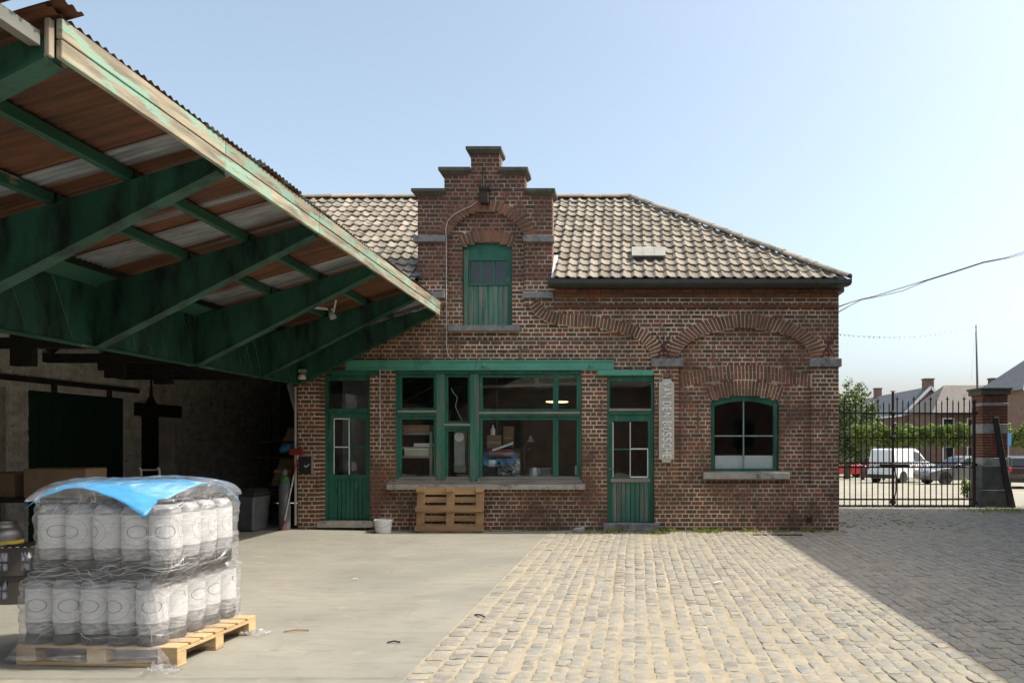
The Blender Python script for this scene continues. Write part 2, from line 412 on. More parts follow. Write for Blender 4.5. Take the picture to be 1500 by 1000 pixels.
# cobbles: one box-like stone each, its top edges worn round; a joined mesh past the nearest 300
COB = NT('granite_cobble')
_v = COB.coord()
_c = COB.ramp(COB.rnd(), [(0.0, (0.21, 0.20, 0.172)), (0.35, (0.265, 0.252, 0.21)), (0.7, (0.31, 0.29, 0.235)), (1.0, (0.245, 0.245, 0.225))])
_c = COB.mix(COB.ramp(COB.noise(70.0, _v, 4), [(0.35, 0.0), (0.7, 0.35)]), _c, (0.15, 0.14, 0.12))
_c = COB.mix(COB.ramp(COB.noise(5.0, _v, 6, 0.7), [(0.44, 0.0), (0.66, 0.85)]), _c, (0.38, 0.33, 0.245))    # sand trodden over the stones
COB.base(_c); COB.set(Roughness=0.7); COB.b.inputs['Specular IOR Level'].default_value = 0.35
COB.bump(COB.noise(45.0, _v, 5, 0.6), 0.5, 0.006)
COB = COB.mat
def stone_mesh(vs, fs, cx, cy, w, l, z, rr, tilt):
    """a cobble: outer ring below the sand, shoulder ring, smaller domed top"""
    b = len(vs)
    h1 = 0.0065 + rr.uniform(0, 0.003)
    rings = ((0.5, -0.03), (0.47, -h1), (0.37, -0.002))
    for k, dz in rings:
        for sx, sy in ((-1, -1), (0, -1.03), (1, -1), (1.03, 0), (1, 1), (0, 1.03), (-1, 1), (-1.03, 0)):
            f_ = 0.93 if sx * sy and abs(sx) == 1 and abs(sy) == 1 else 1.0
            jx = rr.uniform(-0.008, 0.008); jy = rr.uniform(-0.009, 0.009)
            X = sx * k * w * f_ + jx; Y = sy * k * l * f_ + jy
            vs.append((cx + X, cy + Y, z + dz + tilt[0] * X + tilt[1] * Y))
    vs.append((cx, cy, z + 0.003))
    for r_ in range(2):
        for k in range(8):
            k2 = (k + 1) % 8
            fs.append((b + r_ * 8 + k, b + r_ * 8 + k2, b + r_ * 8 + 8 + k2, b + r_ * 8 + 8 + k))
    for k in range(8): fs.append((b + 16 + k, b + 16 + (k + 1) % 8, b + 24))
    return 24
rr = random.Random(3)
stones = []
x = -1.62
colw = []
# three border columns of bigger setts laid across the edge, then courses running away from the camera
k = 0
def vis_x(y): return 0.5226 * y + 0.9
def vis_lo(y): return -2.0
cx = 0.0
border = [0.16, 0.15, 0.16]
u = 0.0
cols = []
for w in border: cols.append((u, w, True)); u += w
while u < 11.6:
    w = rr.uniform(0.108, 0.136); cols.append((u, w, False)); u += w
for (u0, w, bd) in cols:
    y = 3.6 + rr.uniform(0, 0.15)
    wob = rr.uniform(0, 6.28)
    while y < 19.6:
        l = rr.uniform(0.12, 0.16) if bd else rr.uniform(0.115, 0.195)
        xc = edge_x(y) + 0.008 + u0 + w / 2 + (0.0 if bd else 0.012 * math.sin(y * 0.9 + wob) + 0.02 * math.sin(y * 0.35 + 1.1))
        yc = y + l / 2
        in_wall = yc > 13.62 and xc < 3.86
        if xc < vis_x(yc) and not in_wall and not (xc > 9.85) and not (yc > 18.9 and xc > 8.7):
            stones.append((xc, yc, (w if bd else rr.uniform(0.108, 0.132)) - 0.008, l - 0.009))
        y += l
stones.sort(key=lambda s_: s_[1])
tot_v, tot_f, tot_r = [], [], []
for i, (xc, yc, w, l) in enumerate(stones):
    z = 0.002 + rr.uniform(-0.004, 0.004) + (0.012 * math.sin(xc * 1.3 + 1) * math.sin(yc * 0.8)) * 0.25
    tilt = (rr.uniform(-0.04, 0.04), rr.uniform(-0.04, 0.04))
    if i < 300:
        vs, fs = [], []
        n = stone_mesh(vs, fs, 0, 0, w, l, 0, rr, tilt)
        mm = MB(); mm.add(vs, fs, 0.0)
        me = mm.mesh('cobble', COB, smooth=False, fix=False)
        place(me, 'cobble', yard, Matrix.Translation((xc, yc, z)))
    else:
        n = stone_mesh(tot_v, tot_f, xc, yc, w, l, z, rr, tilt)
        tot_r += [rr.random()] * n
mm = MB(); mm.v = tot_v; mm.f = tot_f; mm.r = tot_r; mm.m = [0] * len(tot_f)
mm.build('cobble_paving', COB, yard, fix=False, kind='stuff')
# ------------------------------------------------------------------ the brick building
bld = thing('brick_building', 'red brick building with pantile roof, stepped gable hatch and green doors and windows', 'building', (fx(832), FY, 0))
REC = 0.085                                  # depth of the recessed bays
def lerp(a, b, t): return a + (b - a) * t
def arc3(p0, pm, p1, n):                     # n+1 points on the circle through three points
    ax, ay = p0; bx, by = pm; cx, cy = p1
    d = 2 * (ax * (by - cy) + bx * (cy - ay) + cx * (ay - by))
    ux = ((ax * ax + ay * ay) * (by - cy) + (bx * bx + by * by) * (cy - ay) + (cx * cx + cy * cy) * (ay - by)) / d
    uy = ((ax * ax + ay * ay) * (cx - bx) + (bx * bx + by * by) * (ax - cx) + (cx * cx + cy * cy) * (bx - ax)) / d
    r = math.hypot(ax - ux, ay - uy)
    a0 = math.atan2(ay - uy, ax - ux); a1 = math.atan2(cy - uy, cx - ux); am = math.atan2(by - uy, bx - ux)
    def norm(a, ref):
        while a < ref: a += 2 * math.pi
        return a
    if norm(am, a0) > norm(a1, a0): a1 -= 0; a0, a1, flip = a1, a0, True
    else: flip = False
    a1 = norm(a1, a0)
    pts = [(ux + r * math.cos(lerp(a0, a1, k / n)), uy + r * math.sin(lerp(a0, a1, k / n))) for k in range(n + 1)]
    return pts[::-1] if flip else pts
def ell(cx, cy, a, b, n): return [(cx + a * math.cos(math.pi - math.pi * k / n), cy - b * math.sin(math.pi * k / n)) for k in range(n + 1)]
def resample(P, n):
    L = [0]
    for i in range(1, len(P)): L.append(L[-1] + math.dist(P[i - 1], P[i]))
    out = []
    for k in range(n + 1):
        t = L[-1] * k / n; i = 1
        while i < len(L) - 1 and L[i] < t: i += 1
        q = (t - L[i - 1]) / (L[i] - L[i - 1])
        out.append((lerp(P[i - 1][0], P[i][0], q), lerp(P[i - 1][1], P[i][1], q)))
    return out
LLOW = [(771.7, 443), (778, 456.7), (788, 467.5), (800, 474), (817, 476.7), (850, 477.5), (875, 480), (896.7, 484), (916.7, 490), (938, 497.5), (948, 505), (953, 514), (955, 525)]
LUPP = [(790, 440), (796, 449), (806, 456), (822, 458.7), (835, 459), (856, 459.7), (883, 463.5), (907, 468.7), (928, 474), (949, 481), (960, 489.5), (967, 504), (970, 524)]
def band(lo, up, n):                         # centre line of a band, offset square to itself: bricks stand at right angles
    A = resample(lo, n); B = resample(up, n)
    C = resample([((a[0] + b[0]) / 2, (a[1] + b[1]) / 2) for a, b in zip(A, B)], n)
    for _ in range(6): C = [C[0]] + [((C[k - 1][0] + 2 * C[k][0] + C[k + 1][0]) / 4, (C[k - 1][1] + 2 * C[k][1] + C[k + 1][1]) / 4) for k in range(1, n)] + [C[n]]
    L_, U_ = [], []
    for k in range(n + 1):
        p, q = C[max(0, k - 1)], C[min(n, k + 1)]; d = math.dist(p, q); nx_, ny_ = -(q[1] - p[1]) / d, (q[0] - p[0]) / d
        L_.append((C[k][0] + nx_ * 8.6, C[k][1] + ny_ * 8.6)); U_.append((C[k][0] - nx_ * 8.6, C[k][1] - ny_ * 8.6))
    return L_, U_
LLOW, LUPP = band(LLOW, LUPP, 40)
def mir(P): return [(1422 - x_, y_) for x_, y_ in P][::-1]
RLOW = ell(1091, 524, 97, 43.5, 48); RUPP = ell(1091, 524, 117, 64, 48)
GLOW = arc3((656, 346), (711, 308), (768, 346), 28); GUPP = arc3((639, 346), (711, 292), (785, 346), 28)
HLOW = arc3((675, 360), (711.5, 352), (749, 360), 12); HUPP = arc3((667, 344), (711.5, 334), (757, 344), 12)
W1LOW = arc3((1041, 587), (1091.5, 578.5), (1143, 587), 24); W1UPP = arc3((1033, 567), (1091.5, 556), (1151, 567), 24)
W2LOW = arc3((997, 568), (1092, 555), (1189, 568), 40); W2UPP = arc3((994, 549), (1092, 533.5), (1190, 549), 40)

def poly_mask(X, y, P):                       # X array of px, y scalar: inside the polygon P?
    ins = np.zeros(len(X), bool)
    n = len(P)
    for i in range(n):
        x1, y1 = P[i]; x2, y2 = P[(i + 1) % n]
        if (y1 > y) != (y2 > y):
            xi = (x2 - x1) * (y - y1) / (y2 - y1) + x1
            ins ^= X < xi
    return ins
def rect(X, y, x0, x1, y0, y1): return ((X >= x0) & (X <= x1)) if y0 <= y <= y1 else np.zeros(len(X), bool)
OPEN_WIN = [(1042, 691)] + W1LOW + [(1142, 691)]
OPEN_HATCH = [(675, 477)] + HLOW + [(749, 477)]
BANDS = [LLOW + LUPP[::-1], mir(LLOW) + mir(LUPP)[::-1], RLOW + RUPP[::-1], GLOW + GUPP[::-1], HLOW + HUPP[::-1], W1LOW + W1UPP[::-1], W2LOW + W2UPP[::-1]]
REC_MID = LLOW + [(955, 526), (955, 777), (467, 777), (467, 526)] + mir(LLOW)
REC_GAB = [(655, 445)] + [(655, 346)] + GLOW[1:-1] + [(768, 346), (768, 445), (772, 447), (800, 500), (620, 500), (651, 447)]
REC_RGT = [(994, 708.9)] + RLOW + [(1188, 708.9)]
def masks(X, y):
    wall = rect(X, y, 436, 1228, 418, 778) | rect(X, y, 612, 808, 284, 420) | rect(X, y, 651, 768, 254, 285) | rect(X, y, 690, 731, 223, 255)
    hole = rect(X, y, 472, 539, 546, 770) | rect(X, y, 577, 851, 541, 712) | rect(X, y, 889, 958, 549, 770) | poly_mask(X, y, OPEN_WIN) | poly_mask(X, y, OPEN_HATCH)
    rec = poly_mask(X, y, REC_MID) | poly_mask(X, y, REC_GAB) | poly_mask(X, y, REC_RGT)
    band = np.zeros(len(X), bool)
    for b_ in BANDS: band |= poly_mask(X, y, b_)
    out = rect(X, y, 1212.5, 1228.1, 424.5, 446) & False
    return wall & ~hole, rec, band
XS = np.arange(430, 1234, 0.5)
def runs(ok, lev):
    out = []; i = 0; n = len(XS)
    while i < n:
        if not ok[i]: i += 1; continue
        j = i
        while j + 1 < n and ok[j + 1] and lev[j + 1] == lev[i]: j += 1
        out.append((XS[i], XS[j] + 0.5, bool(lev[i]))); i = j + 1
    return out
wall = MB(); gmort = MB()
CH = 0.0765
zt = fz(223)
z = 0.0
while z < zt:
    z1 = min(z + CH / 2, zt)
    py = 649 - ((z + z1) / 2 - CAMZ) * S
    ok, rec, band = masks(XS, py)
    for a, b, lv in runs(ok, rec):
        d = REC if lv else 0.0
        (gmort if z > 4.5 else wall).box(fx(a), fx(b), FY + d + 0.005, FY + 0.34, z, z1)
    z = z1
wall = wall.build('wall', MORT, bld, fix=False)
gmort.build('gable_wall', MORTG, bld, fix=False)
# bricks in cross bond: stretcher and header courses in turn
bricks = MB(); gbricks = MB(); single = []
rb = random.Random(11)
row = 0; z = 0.0
def brick_verts(x0, x1, yf, z0, z1, j):
    e = 0.004
    y0 = yf + j; y1 = yf + 0.09 + 0.11 * (yf < FY + 0.05)
    return ([(x0, y1, z0), (x1, y1, z0), (x1, y1, z1), (x0, y1, z1), (x0, y0 + e, z0), (x1, y0 + e, z0), (x1, y0 + e, z1), (x0, y0 + e, z1),
             (x0 + e, y0, z0 + e), (x1 - e, y0, z0 + e), (x1 - e, y0, z1 - e), (x0 + e, y0, z1 - e)],
            [(8, 9, 10, 11), (4, 5, 9, 8), (5, 6, 10, 9), (6, 7, 11, 10), (7, 4, 8, 11), (0, 1, 5, 4), (1, 2, 6, 5), (2, 3, 7, 6), (3, 0, 4, 7)])
while z < zt - 0.02:
    py = 649 - (z + CH / 2 - CAMZ) * S
    ok, rec, band = masks(XS, py)
    L = 0.208 if row % 2 == 0 else 0.104
    off = (0.052 if row % 2 else (0.104 if row % 4 == 2 else 0.0))
    for a, b, lv in runs(ok & ~band, rec):
        xa, xb = fx(a), fx(b)
        k0 = math.floor((xa - off) / L)
        cuts = [xa]
        q = (k0 + 1) * L + off
        while q < xb:
            cuts.append(q + rb.uniform(-0.006, 0.006)); q += L
        cuts.append(xb)
        if len(cuts) > 2 and cuts[1] - cuts[0] < 0.04: cuts.pop(1)
        if len(cuts) > 2 and cuts[-1] - cuts[-2] < 0.04: cuts.pop(-2)
        for i in range(len(cuts) - 1):
            x0 = cuts[i] + (0.0095 if i else -0.003); x1 = cuts[i + 1] - (0.0095 if i < len(cuts) - 2 else -0.003)
            if x1 - x0 < 0.02: continue
            j = rb.uniform(-0.005, 0.002)
            yf = FY + (REC if lv else 0.0)
            zz = rb.uniform(-0.002, 0.002)
            vs, fs = brick_verts(x0, x1, yf, z + 0.0105 + zz, z + CH - 0.0105 + zz, j)
            if 851 <= a and b <= 890 and len(single) < 62 and py > 560: single.append((vs, fs))
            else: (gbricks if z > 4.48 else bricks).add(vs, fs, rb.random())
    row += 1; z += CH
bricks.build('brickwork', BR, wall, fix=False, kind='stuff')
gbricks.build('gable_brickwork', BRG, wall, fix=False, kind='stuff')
for vs, fs in single:
    mm = MB(); mm.add(vs, fs); o = mm.build('brick', BR, wall, fix=False)
# arch bricks, one object each
def voussoirs(lo, up, n, front, rows=1, thick=0.14):
    A = lo if len(lo) == n + 1 else resample(lo, n); B = up if len(up) == n + 1 else resample(up, n)
    for k in range(n):
        parts = [(0.0, 1.0)] if rows == 1 or k % 2 else [(0.0, 0.5), (0.5, 1.0)]
        for t0, t1 in parts:
            q = []
            for P0, t in ((k, t0), (k + 1, t0), (k + 1, t1), (k, t1)):
                q.append((lerp(A[P0][0], B[P0][0], t), lerp(A[P0][1], B[P0][1], t)))
            cx_ = sum(p[0] for p in q) / 4; cy_ = sum(p[1] for p in q) / 4
            wpx = math.dist(q[0], q[1]); hpx = math.dist(q[1], q[2])
            sw = 1 - 1.3 / max(wpx, 2); sh = 1 - 0.8 / max(hpx, 2)
            ux = ((q[1][0] - q[0][0]) / wpx, (q[1][1] - q[0][1]) / wpx)
            ins = []
            for p in q:
                dx, dy = p[0] - cx_, p[1] - cy_
                al = dx * ux[0] + dy * ux[1]
                px_, py_ = al * ux[0], al * ux[1]
                ins.append((cx_ + px_ * sw + (dx - px_) * sh, cy_ + py_ * sw + (dy - py_) * sh))
            mm = MB()
            yy = front + rb.uniform(-0.004, 0.004)
            mm.prism([(fx(p[0]), fz(p[1])) for p in ins], 'y', FY + yy, FY + thick)
            mm.build('arch_brick', BRA, wall, bevel=0.004)
voussoirs(LLOW, LUPP, 40, -0.004)
voussoirs(RLOW, RUPP, 46, -0.004)
voussoirs(GLOW, GUPP, 26, -0.006)
voussoirs(HLOW, HUPP, 14, REC - 0.005, 1, 0.2)
voussoirs(W1LOW, W1UPP, 22, REC - 0.005, 2, 0.2)
voussoirs(W2LOW, W2UPP, 36, REC - 0.004, 2, 0.2)
ml = MB()
for P, Q, n in ((mir(LLOW), mir(LUPP), 40),):
    A = resample(P, n); B = resample(Q, n)
    for k in range(n):
        ml.prism([(fx(A[k][0] + .4), fz(A[k][1])), (fx(A[k + 1][0] - .4), fz(A[k + 1][1])), (fx(B[k + 1][0] - .4), fz(B[k + 1][1])), (fx(B[k][0] + .4), fz(B[k][1]))], 'y', FY - 0.006, FY + 0.1, rb.random())
ml.build('arch_brickwork', BRA, wall, kind='stuff')

# stone pieces
def stone(name, x0, x1, y0, y1, proud, mat=STONE, parent=wall, back=0.1, bevel=0.006):
    m_ = MB(); m_.box(fx(x0), fx(x1), FY - proud, FY + back, fz(y1), fz(y0)); return m_.build(name, mat, parent, bevel=bevel)
for x0, x1, y0, y1 in ((954, 1001, 525, 537), (1186, 1232, 525, 537), (766, 811, 428, 437), (611, 652, 428, 437), (606, 652, 345.5, 355), (767, 812, 345.5, 355)):
    stone('impost_stone', x0, x1, y0, y1, 0.055)
stone('hatch_sill', 657, 762, 477, 485, 0.05, STONE, back=0.3)
stone('window_sill', 568, 857, 709, 716.5, 0.07, STONEL, back=0.25)
stone('window_sill', 1030, 1156, 691.5, 701, 0.06, STONEL, back=0.25)
stone('door_step', 884, 966, 766, 777, 0.10, STONE, back=0.3)
stone('door_step', 466, 545, 763, 772, 0.06, STONEL, back=0.3)
for x0, x1, y0, y1 in ((604, 653, 278, 285), (769, 813.5, 278, 285), (643.5, 690, 247, 254.5), (731, 774, 247, 254.5), (683.5, 735, 217, 224)):
    m_ = MB(); zt0, zt1 = fz(y1), fz(y0)
    ex0, ex1 = fx(x0), fx(x1)
    m_.hexa([(ex0 + .05, FY - 0.03, zt0 - 0.02), (ex1 - .05, FY - 0.03, zt0 - 0.02), (ex1 - .05, FY + 0.38, zt0 - 0.02), (ex0 + .05, FY + 0.38, zt0 - 0.02),
             (ex0, FY - 0.09, zt0 + 0.035), (ex1, FY - 0.09, zt0 + 0.035), (ex1, FY + 0.42, zt0 + 0.035), (ex0, FY + 0.42, zt0 + 0.035)])
    m_.box(ex0, ex1, FY - 0.09, FY + 0.42, zt0 + 0.035, zt1)
    m_.build('coping', COPE, wall)
# string courses under the eaves
for y0, y1, pr in ((446.5, 451.5, 0.02), (424, 430, 0.035), (430, 436, 0.015)):
    xa = 812
    while xa < 1227:
        w_ = 17 if y0 < 440 else 17
        xb = min(xa + w_, 1228)
        mm = MB(); 
        bricks2 = brick_verts(fx(xa) + .004, fx(xb) - .004, FY - pr - 0.03, fz(y1) + 0.004, fz(y0) - 0.002, 0)
        mm.add(*bricks2)
        if y0 > 440: pass
        xa = xb
        ml = mm
        o = mm.build('brick', BR, wall, fix=False) if y0 > 440 else None
        if o is None:
            stringc = globals().setdefault('stringc', MB()); stringc.add(mm.v, [tuple(f_) for f_ in mm.f], rb.random())
stringc.build('eaves_brickwork', BR, wall, fix=False, kind='stuff')
# wall anchors
for cx_, cy_ in ((972, 508), (1213, 506)):
    m_ = MB()
    X0, Z0 = fx(cx_), fz(cy_)
    for s_ in (-1, 1):
        m_.tube([(X0 - s_ * 0.11 + s_ * 0.03 * math.sin(t * 6.28), FY - 0.03, Z0 - 0.2 + 0.4 * t) if False else (X0 + s_ * (0.12 - 0.24 * t), FY - 0.035, Z0 - 0.21 + 0.42 * t + 0.02 * math.sin(6.28 * t)) for t in [k / 10 for k in range(11)]], 0.014, 6)
    m_.tube([(X0, FY - 0.035, Z0 - 0.26), (X0, FY - 0.035, Z0 + 0.2)], 0.013, 6)
    m_.build('wall_anchor', ANCH, wall)
# small vent hole and patch
m_ = MB(); m_.box(fx(1181), fx(1189), FY - 0.012, FY + 0.02, fz(765), fz(757)); m_.build('air_vent', IRON, wall)

# plain remaining walls of the building
BYB = 20.2
m_ = MB()
m_.box(fx(1228) - 0.32, fx(1228) - 0.002, FY + 0.34, BYB, 0, 4.4)
m_.box(-5.99, -5.72, FY + 0.34, BYB, 0, 4.4)
m_.box(-9.3, fx(1228) - 0.002, BYB, BYB + 0.3, 0, 4.4)
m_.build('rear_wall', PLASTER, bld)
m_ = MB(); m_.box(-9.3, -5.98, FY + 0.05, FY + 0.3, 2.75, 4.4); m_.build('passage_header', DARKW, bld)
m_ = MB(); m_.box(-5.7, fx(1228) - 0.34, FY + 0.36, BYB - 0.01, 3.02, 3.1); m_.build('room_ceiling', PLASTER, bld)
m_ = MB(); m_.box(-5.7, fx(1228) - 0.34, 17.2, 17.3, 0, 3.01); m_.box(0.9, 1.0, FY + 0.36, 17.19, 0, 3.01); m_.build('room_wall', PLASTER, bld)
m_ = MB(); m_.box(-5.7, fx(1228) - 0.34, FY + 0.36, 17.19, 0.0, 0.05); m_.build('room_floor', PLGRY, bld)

# ------------------------------------------------------------------ roof
EY, EZ, RY, RZ = 13.40, 4.47, 16.9, 7.02
sl = Vector((0, RY - EY, RZ - EZ)); SL = sl.length; sd = sl.normalized(); nn = Vector((0, -sd.z, sd.y))
XR = 3.87
BY2 = 2 * RY - EY
m_ = MB()
dn = nn * -0.05
def P3(x_, y_, z_): return Vector((x_, y_, z_)) + Vector((0, 0, -0.06))
ya_ = FY + 0.36; za_ = EZ + (ya_ - EY) * (RZ - EZ) / (RY - EY); xga, xgb = fx(612) - 0.01, fx(808) + 0.01
xh_ = XR * (1 - (ya_ - EY) / (RY - EY))
m_.add([P3(-9.6, EY, EZ), P3(XR, EY, EZ), P3(0.0, RY, RZ), P3(-9.6, RY, RZ), P3(XR, BY2, EZ), P3(-9.6, BY2, EZ),
        P3(xga, EY, EZ), P3(xga, ya_, za_), P3(xgb, EY, EZ), P3(xgb, ya_, za_), P3(-9.6, ya_, za_), P3(xh_, ya_, za_)],
       [(1, 4, 2, 11), (3, 2, 4, 5), (0, 10, 3, 5), (0, 6, 7, 10), (8, 1, 11, 9), (10, 7, 9, 11, 2, 3)])
roof = m_.build('roof', surf('roof_boarding', (0.10, 0.085, 0.07), (0.16, 0.14, 0.11), 5), bld, fix=False)
NU, NV = 9, 3
TW, TG, NR = 0.197, 0.2865, 15
def tile_profile(u):                          # u across the tile 0..1: shallow pan to a narrow roll
    return 0.022 * math.cos(2 * math.pi * (u - 0.30)) + 0.007 * math.cos(4 * math.pi * (u - 0.28))
TL = 0.345
def tile_local(jit=0.0, rt=None):
    vs = []
    for j, v_ in enumerate((0.0, 0.004, TL)):
        for i in range(NU):
            u_ = i / (NU - 1)
            scallop = 0.028 * (1 - math.cos(2 * math.pi * (u_ - 0.30))) * 0.5
            vv = v_ + (scallop if j < 2 else 0)
            lift = 0.034 * (1 - v_ / TL)
            h = tile_profile(u_) + lift
            if j == 0: h -= 0.020
            vs.append(((u_ - 0.5) * (TW + 0.012), vv, h))
    fs = []
    for j in range(2):
        for i in range(NU - 1): fs.append((j * NU + i, j * NU + i + 1, (j + 1) * NU + i + 1, (j + 1) * NU + i))
    return vs, fs
tv, tf = tile_local()
mm = MB(); mm.add(tv, tf); tile_me = mm.mesh('pantile', TILE, smooth=True, fix=False)
tile_me.set_sharp_from_angle(angle=rad(40))
rt = random.Random(5)
rest = MB(); nsing = 0
Mx = Matrix(((1, 0, 0), (0, sd.y, nn.y), (0, sd.z, nn.z))).to_4x4()
for r_ in range(NR):
    ncol = int((XR + 9.4) / TW)
    for c_ in range(ncol):
        xc = -9.4 + (c_ + 0.5) * TW
        v0 = r_ * TG
        vm = (v0 + TG * 0.5) / SL
        xmax = XR * (1 - vm) - 0.02
        if xc - TW / 2 > xmax: continue
        base = Vector((xc, EY, EZ)) + sd * v0
        zc = base.z; 
        if fx(609) < xc < fx(811) and base.y < FY + 0.45: continue
        jr = rt.gauss(0, 0.022); jn = rt.uniform(-0.004, 0.006); jx = rt.uniform(-0.006, 0.006); jv = rt.gauss(0, 0.008)
        M4 = Matrix.Translation(base + nn * (0.012 + jn) + Vector((jx, 0, 0)) + sd * jv) @ Mx @ Matrix.Rotation(jr, 4, 'Z')
        cut = xc + TW / 2 > xmax
        vis = base.x > fx(812) or True
        px_ = 920 + base.x * F / base.y
        if not cut and xc > fx(815) and nsing < 300:
            place(tile_me, 'tile', roof, M4); nsing += 1
        else:
            vs = [M4 @ Vector(p) for p in tv]
            if cut: vs = [Vector((min(p.x, xmax + 0.10), p.y, p.z)) for p in vs]
            rest.add(vs, tf, rt.random())
o = rest.build('tiling', TILE, roof, smooth=True, fix=False, kind='stuff'); o.data.set_sharp_from_angle(angle=rad(40))
# far hip and rear slopes carry ribs of tile too
m_ = MB()
for k in range(34):
    y_ = EY + (k + 0.5) * (BY2 - EY) / 34
    hgt = 1 - abs(y_ - RY) / (RY - EY)
    m_.bar((XR + 0.0, y_, EZ + 0.0), (XR * (1 - hgt) + 0.0, y_, lerp(EZ, RZ, hgt)), 0.15, 0.05)
m_.build('hip_slope_tiling', TILE, roof, kind='stuff')
# ridge and hip caps
def cap_piece(a, b, r0, mat, nm):
    a = Vector(a); b = Vector(b); d = (b - a).normalized(); sx = d.cross(Vector((0, 0, 1))).normalized(); up = sx.cross(d)
    m_ = MB(); rows = []
    for t, k in ((0, 1.0), (1, 0.9)):
        p = a.lerp(b, t)
        rows.append([p + sx * (math.cos(q) * r0 * k) + up * (math.sin(q) * r0 * k * 0.8) for q in [math.pi * i / 8 for i in range(9)]])
    m_.grid(rows); 
    rows2 = [[q for q in rows[0]], [p - up * 0.02 + (a - p) * 0.12 for p in rows[0]]]
    m_.grid(rows2)
    return m_.build(nm, mat, roof, smooth=False, fix=False)
x_ = -9.4
while x_ < -0.05:
    x2 = min(x_ + 0.40, 0.03)
    cap_piece((x2 + 0.02, RY, RZ + 0.02 + rt.uniform(-.008, .008)), (x_, RY, RZ + 0.02 + rt.uniform(-.008, .008)), 0.115, RTILE, 'ridge_tile'); x_ = x2
hp0 = Vector((XR + 0.03, EY - 0.03, EZ + 0.015)); hp1 = Vector((0.02, RY, RZ + 0.05))
nh = 16
m_ = MB(); m_.bar(hp0 + Vector((-0.04, 0.03, -0.055)), hp1 + Vector((0, 0, -0.075)), 0.17, 0.10); m_.build('hip_mortar', surf('hip_bedding', (0.16, 0.14, 0.115), (0.25, 0.22, 0.18), 9, .9, .5, .006, 60), roof)
for k in range(nh):
    a = hp0.lerp(hp1, k / nh); b = hp0.lerp(hp1, (k + 1.05) / nh)
    a.z += rt.uniform(-.012, .012)
    cap_piece(a, b, 0.105, TILE, 'hip_tile')
# gutter
m_ = MB()
GZ = 4.415
prof = [(EY - 0.13, GZ + 0.04), (EY - 0.14, GZ + 0.04), (EY - 0.135, GZ - 0.03), (EY - 0.07, GZ - 0.065), (EY + 0.16, GZ - 0.065), (EY + 0.16, GZ - 0.04), (EY - 0.05, GZ - 0.05), (EY - 0.12, GZ - 0.02)]
GX0 = fx(806) ; GX1 = 3.86
n_ = len(prof)
vs = [(GX0, y_, z_) for y_, z_ in prof] + [(GX1 + 0.06 * (0.0 if z_ < GZ - 0.06 else 1.0) - (0.18 if z_ < GZ - 0.06 else 0), y_, z_) for y_, z_ in prof]
m_.add(vs, [tuple(range(n_)), tuple(range(2 * n_ - 1, n_ - 1, -1))] + [(i, i + n_, (i + 1) % n_ + n_, (i + 1) % n_) for i in range(n_)])
m_.build('gutter', surf('dark_gutter', (0.035, 0.036, 0.034), (0.06, 0.06, 0.055), 6, 0.6), bld)
m_ = MB(); m_.box(-9.5, fx(611), EY - 0.14, EY + 0.28, GZ - 0.1, GZ + 0.03); m_.build('gutter', surf('dark_gutter_rear', (0.035, 0.036, 0.034), (0.06, 0.06, 0.055), 6, 0.6), bld)
m_ = MB(); m_.box(GX1 - 0.16, GX1 + 0.05, EY + 0.3, BY2, GZ - 0.1, GZ + 0.04); m_.build('gutter', ZINC, bld)
m_ = MB(); m_.bar((fx(811.5), FY - 0.12, EZ + 0.06), (fx(811.5), FY + 0.45, EZ + 0.60), 0.07, 0.05); m_.build('flashing', LEAD, roof)
m_ = MB(); m_.bar((fx(608), FY - 0.08, EZ + 0.1), (fx(604), FY + 0.4, EZ + 0.5), 0.22, 0.05); m_.build('flashing', surf('dark_lead', (0.05, 0.055, 0.065), (0.09, 0.095, 0.11), 6, 0.5), roof)
# roof hatch
hc = Vector((0.37, 0, 0)); hv0, hv1 = 0.84, 1.27
m_ = MB()
def RP(x_, v_, h_): p = Vector((x_, EY, EZ)) + sd * v_ + nn * h_; return p
hx0, hx1 = 0.09, 0.68
m_.hexa([RP(hx0 + .02, hv0, 0.0), RP(hx1 - .02, hv0, 0.0), RP(hx1 - .02, hv1, 0.0), RP(hx0 + .02, hv1, 0.0), RP(hx0 + .02, hv0, 0.10), RP(hx1 - .02, hv0, 0.10), RP(hx1 - .02, hv1, 0.07), RP(hx0 + .02, hv1, 0.07)])
m_ = m_; hbox = m_.build('roof_hatch', ZINC, roof)
HL = surf('hatch_metal', (0.24, 0.23, 0.20), (0.33, 0.32, 0.275), 5, 0.6, 0.1)
for k in range(3):
    a_, b_ = lerp(hx0 - .02, hx1 + .02, k / 3), lerp(hx0 - .02, hx1 + .02, (k + 1) / 3)
    m_ = MB(); m_.hexa([RP(a_, hv0 - .05, 0.11), RP(b_ - .004, hv0 - .05, 0.11), RP(b_ - .004, hv1 + .02, 0.08), RP(a_, hv1 + .02, 0.08), RP(a_, hv0 - .05, 0.13), RP(b_ - .004, hv0 - .05, 0.13), RP(b_ - .004, hv1 + .02, 0.10), RP(a_, hv1 + .02, 0.10)], 0.0)
    m_.build('hatch_panel', HL, roof)

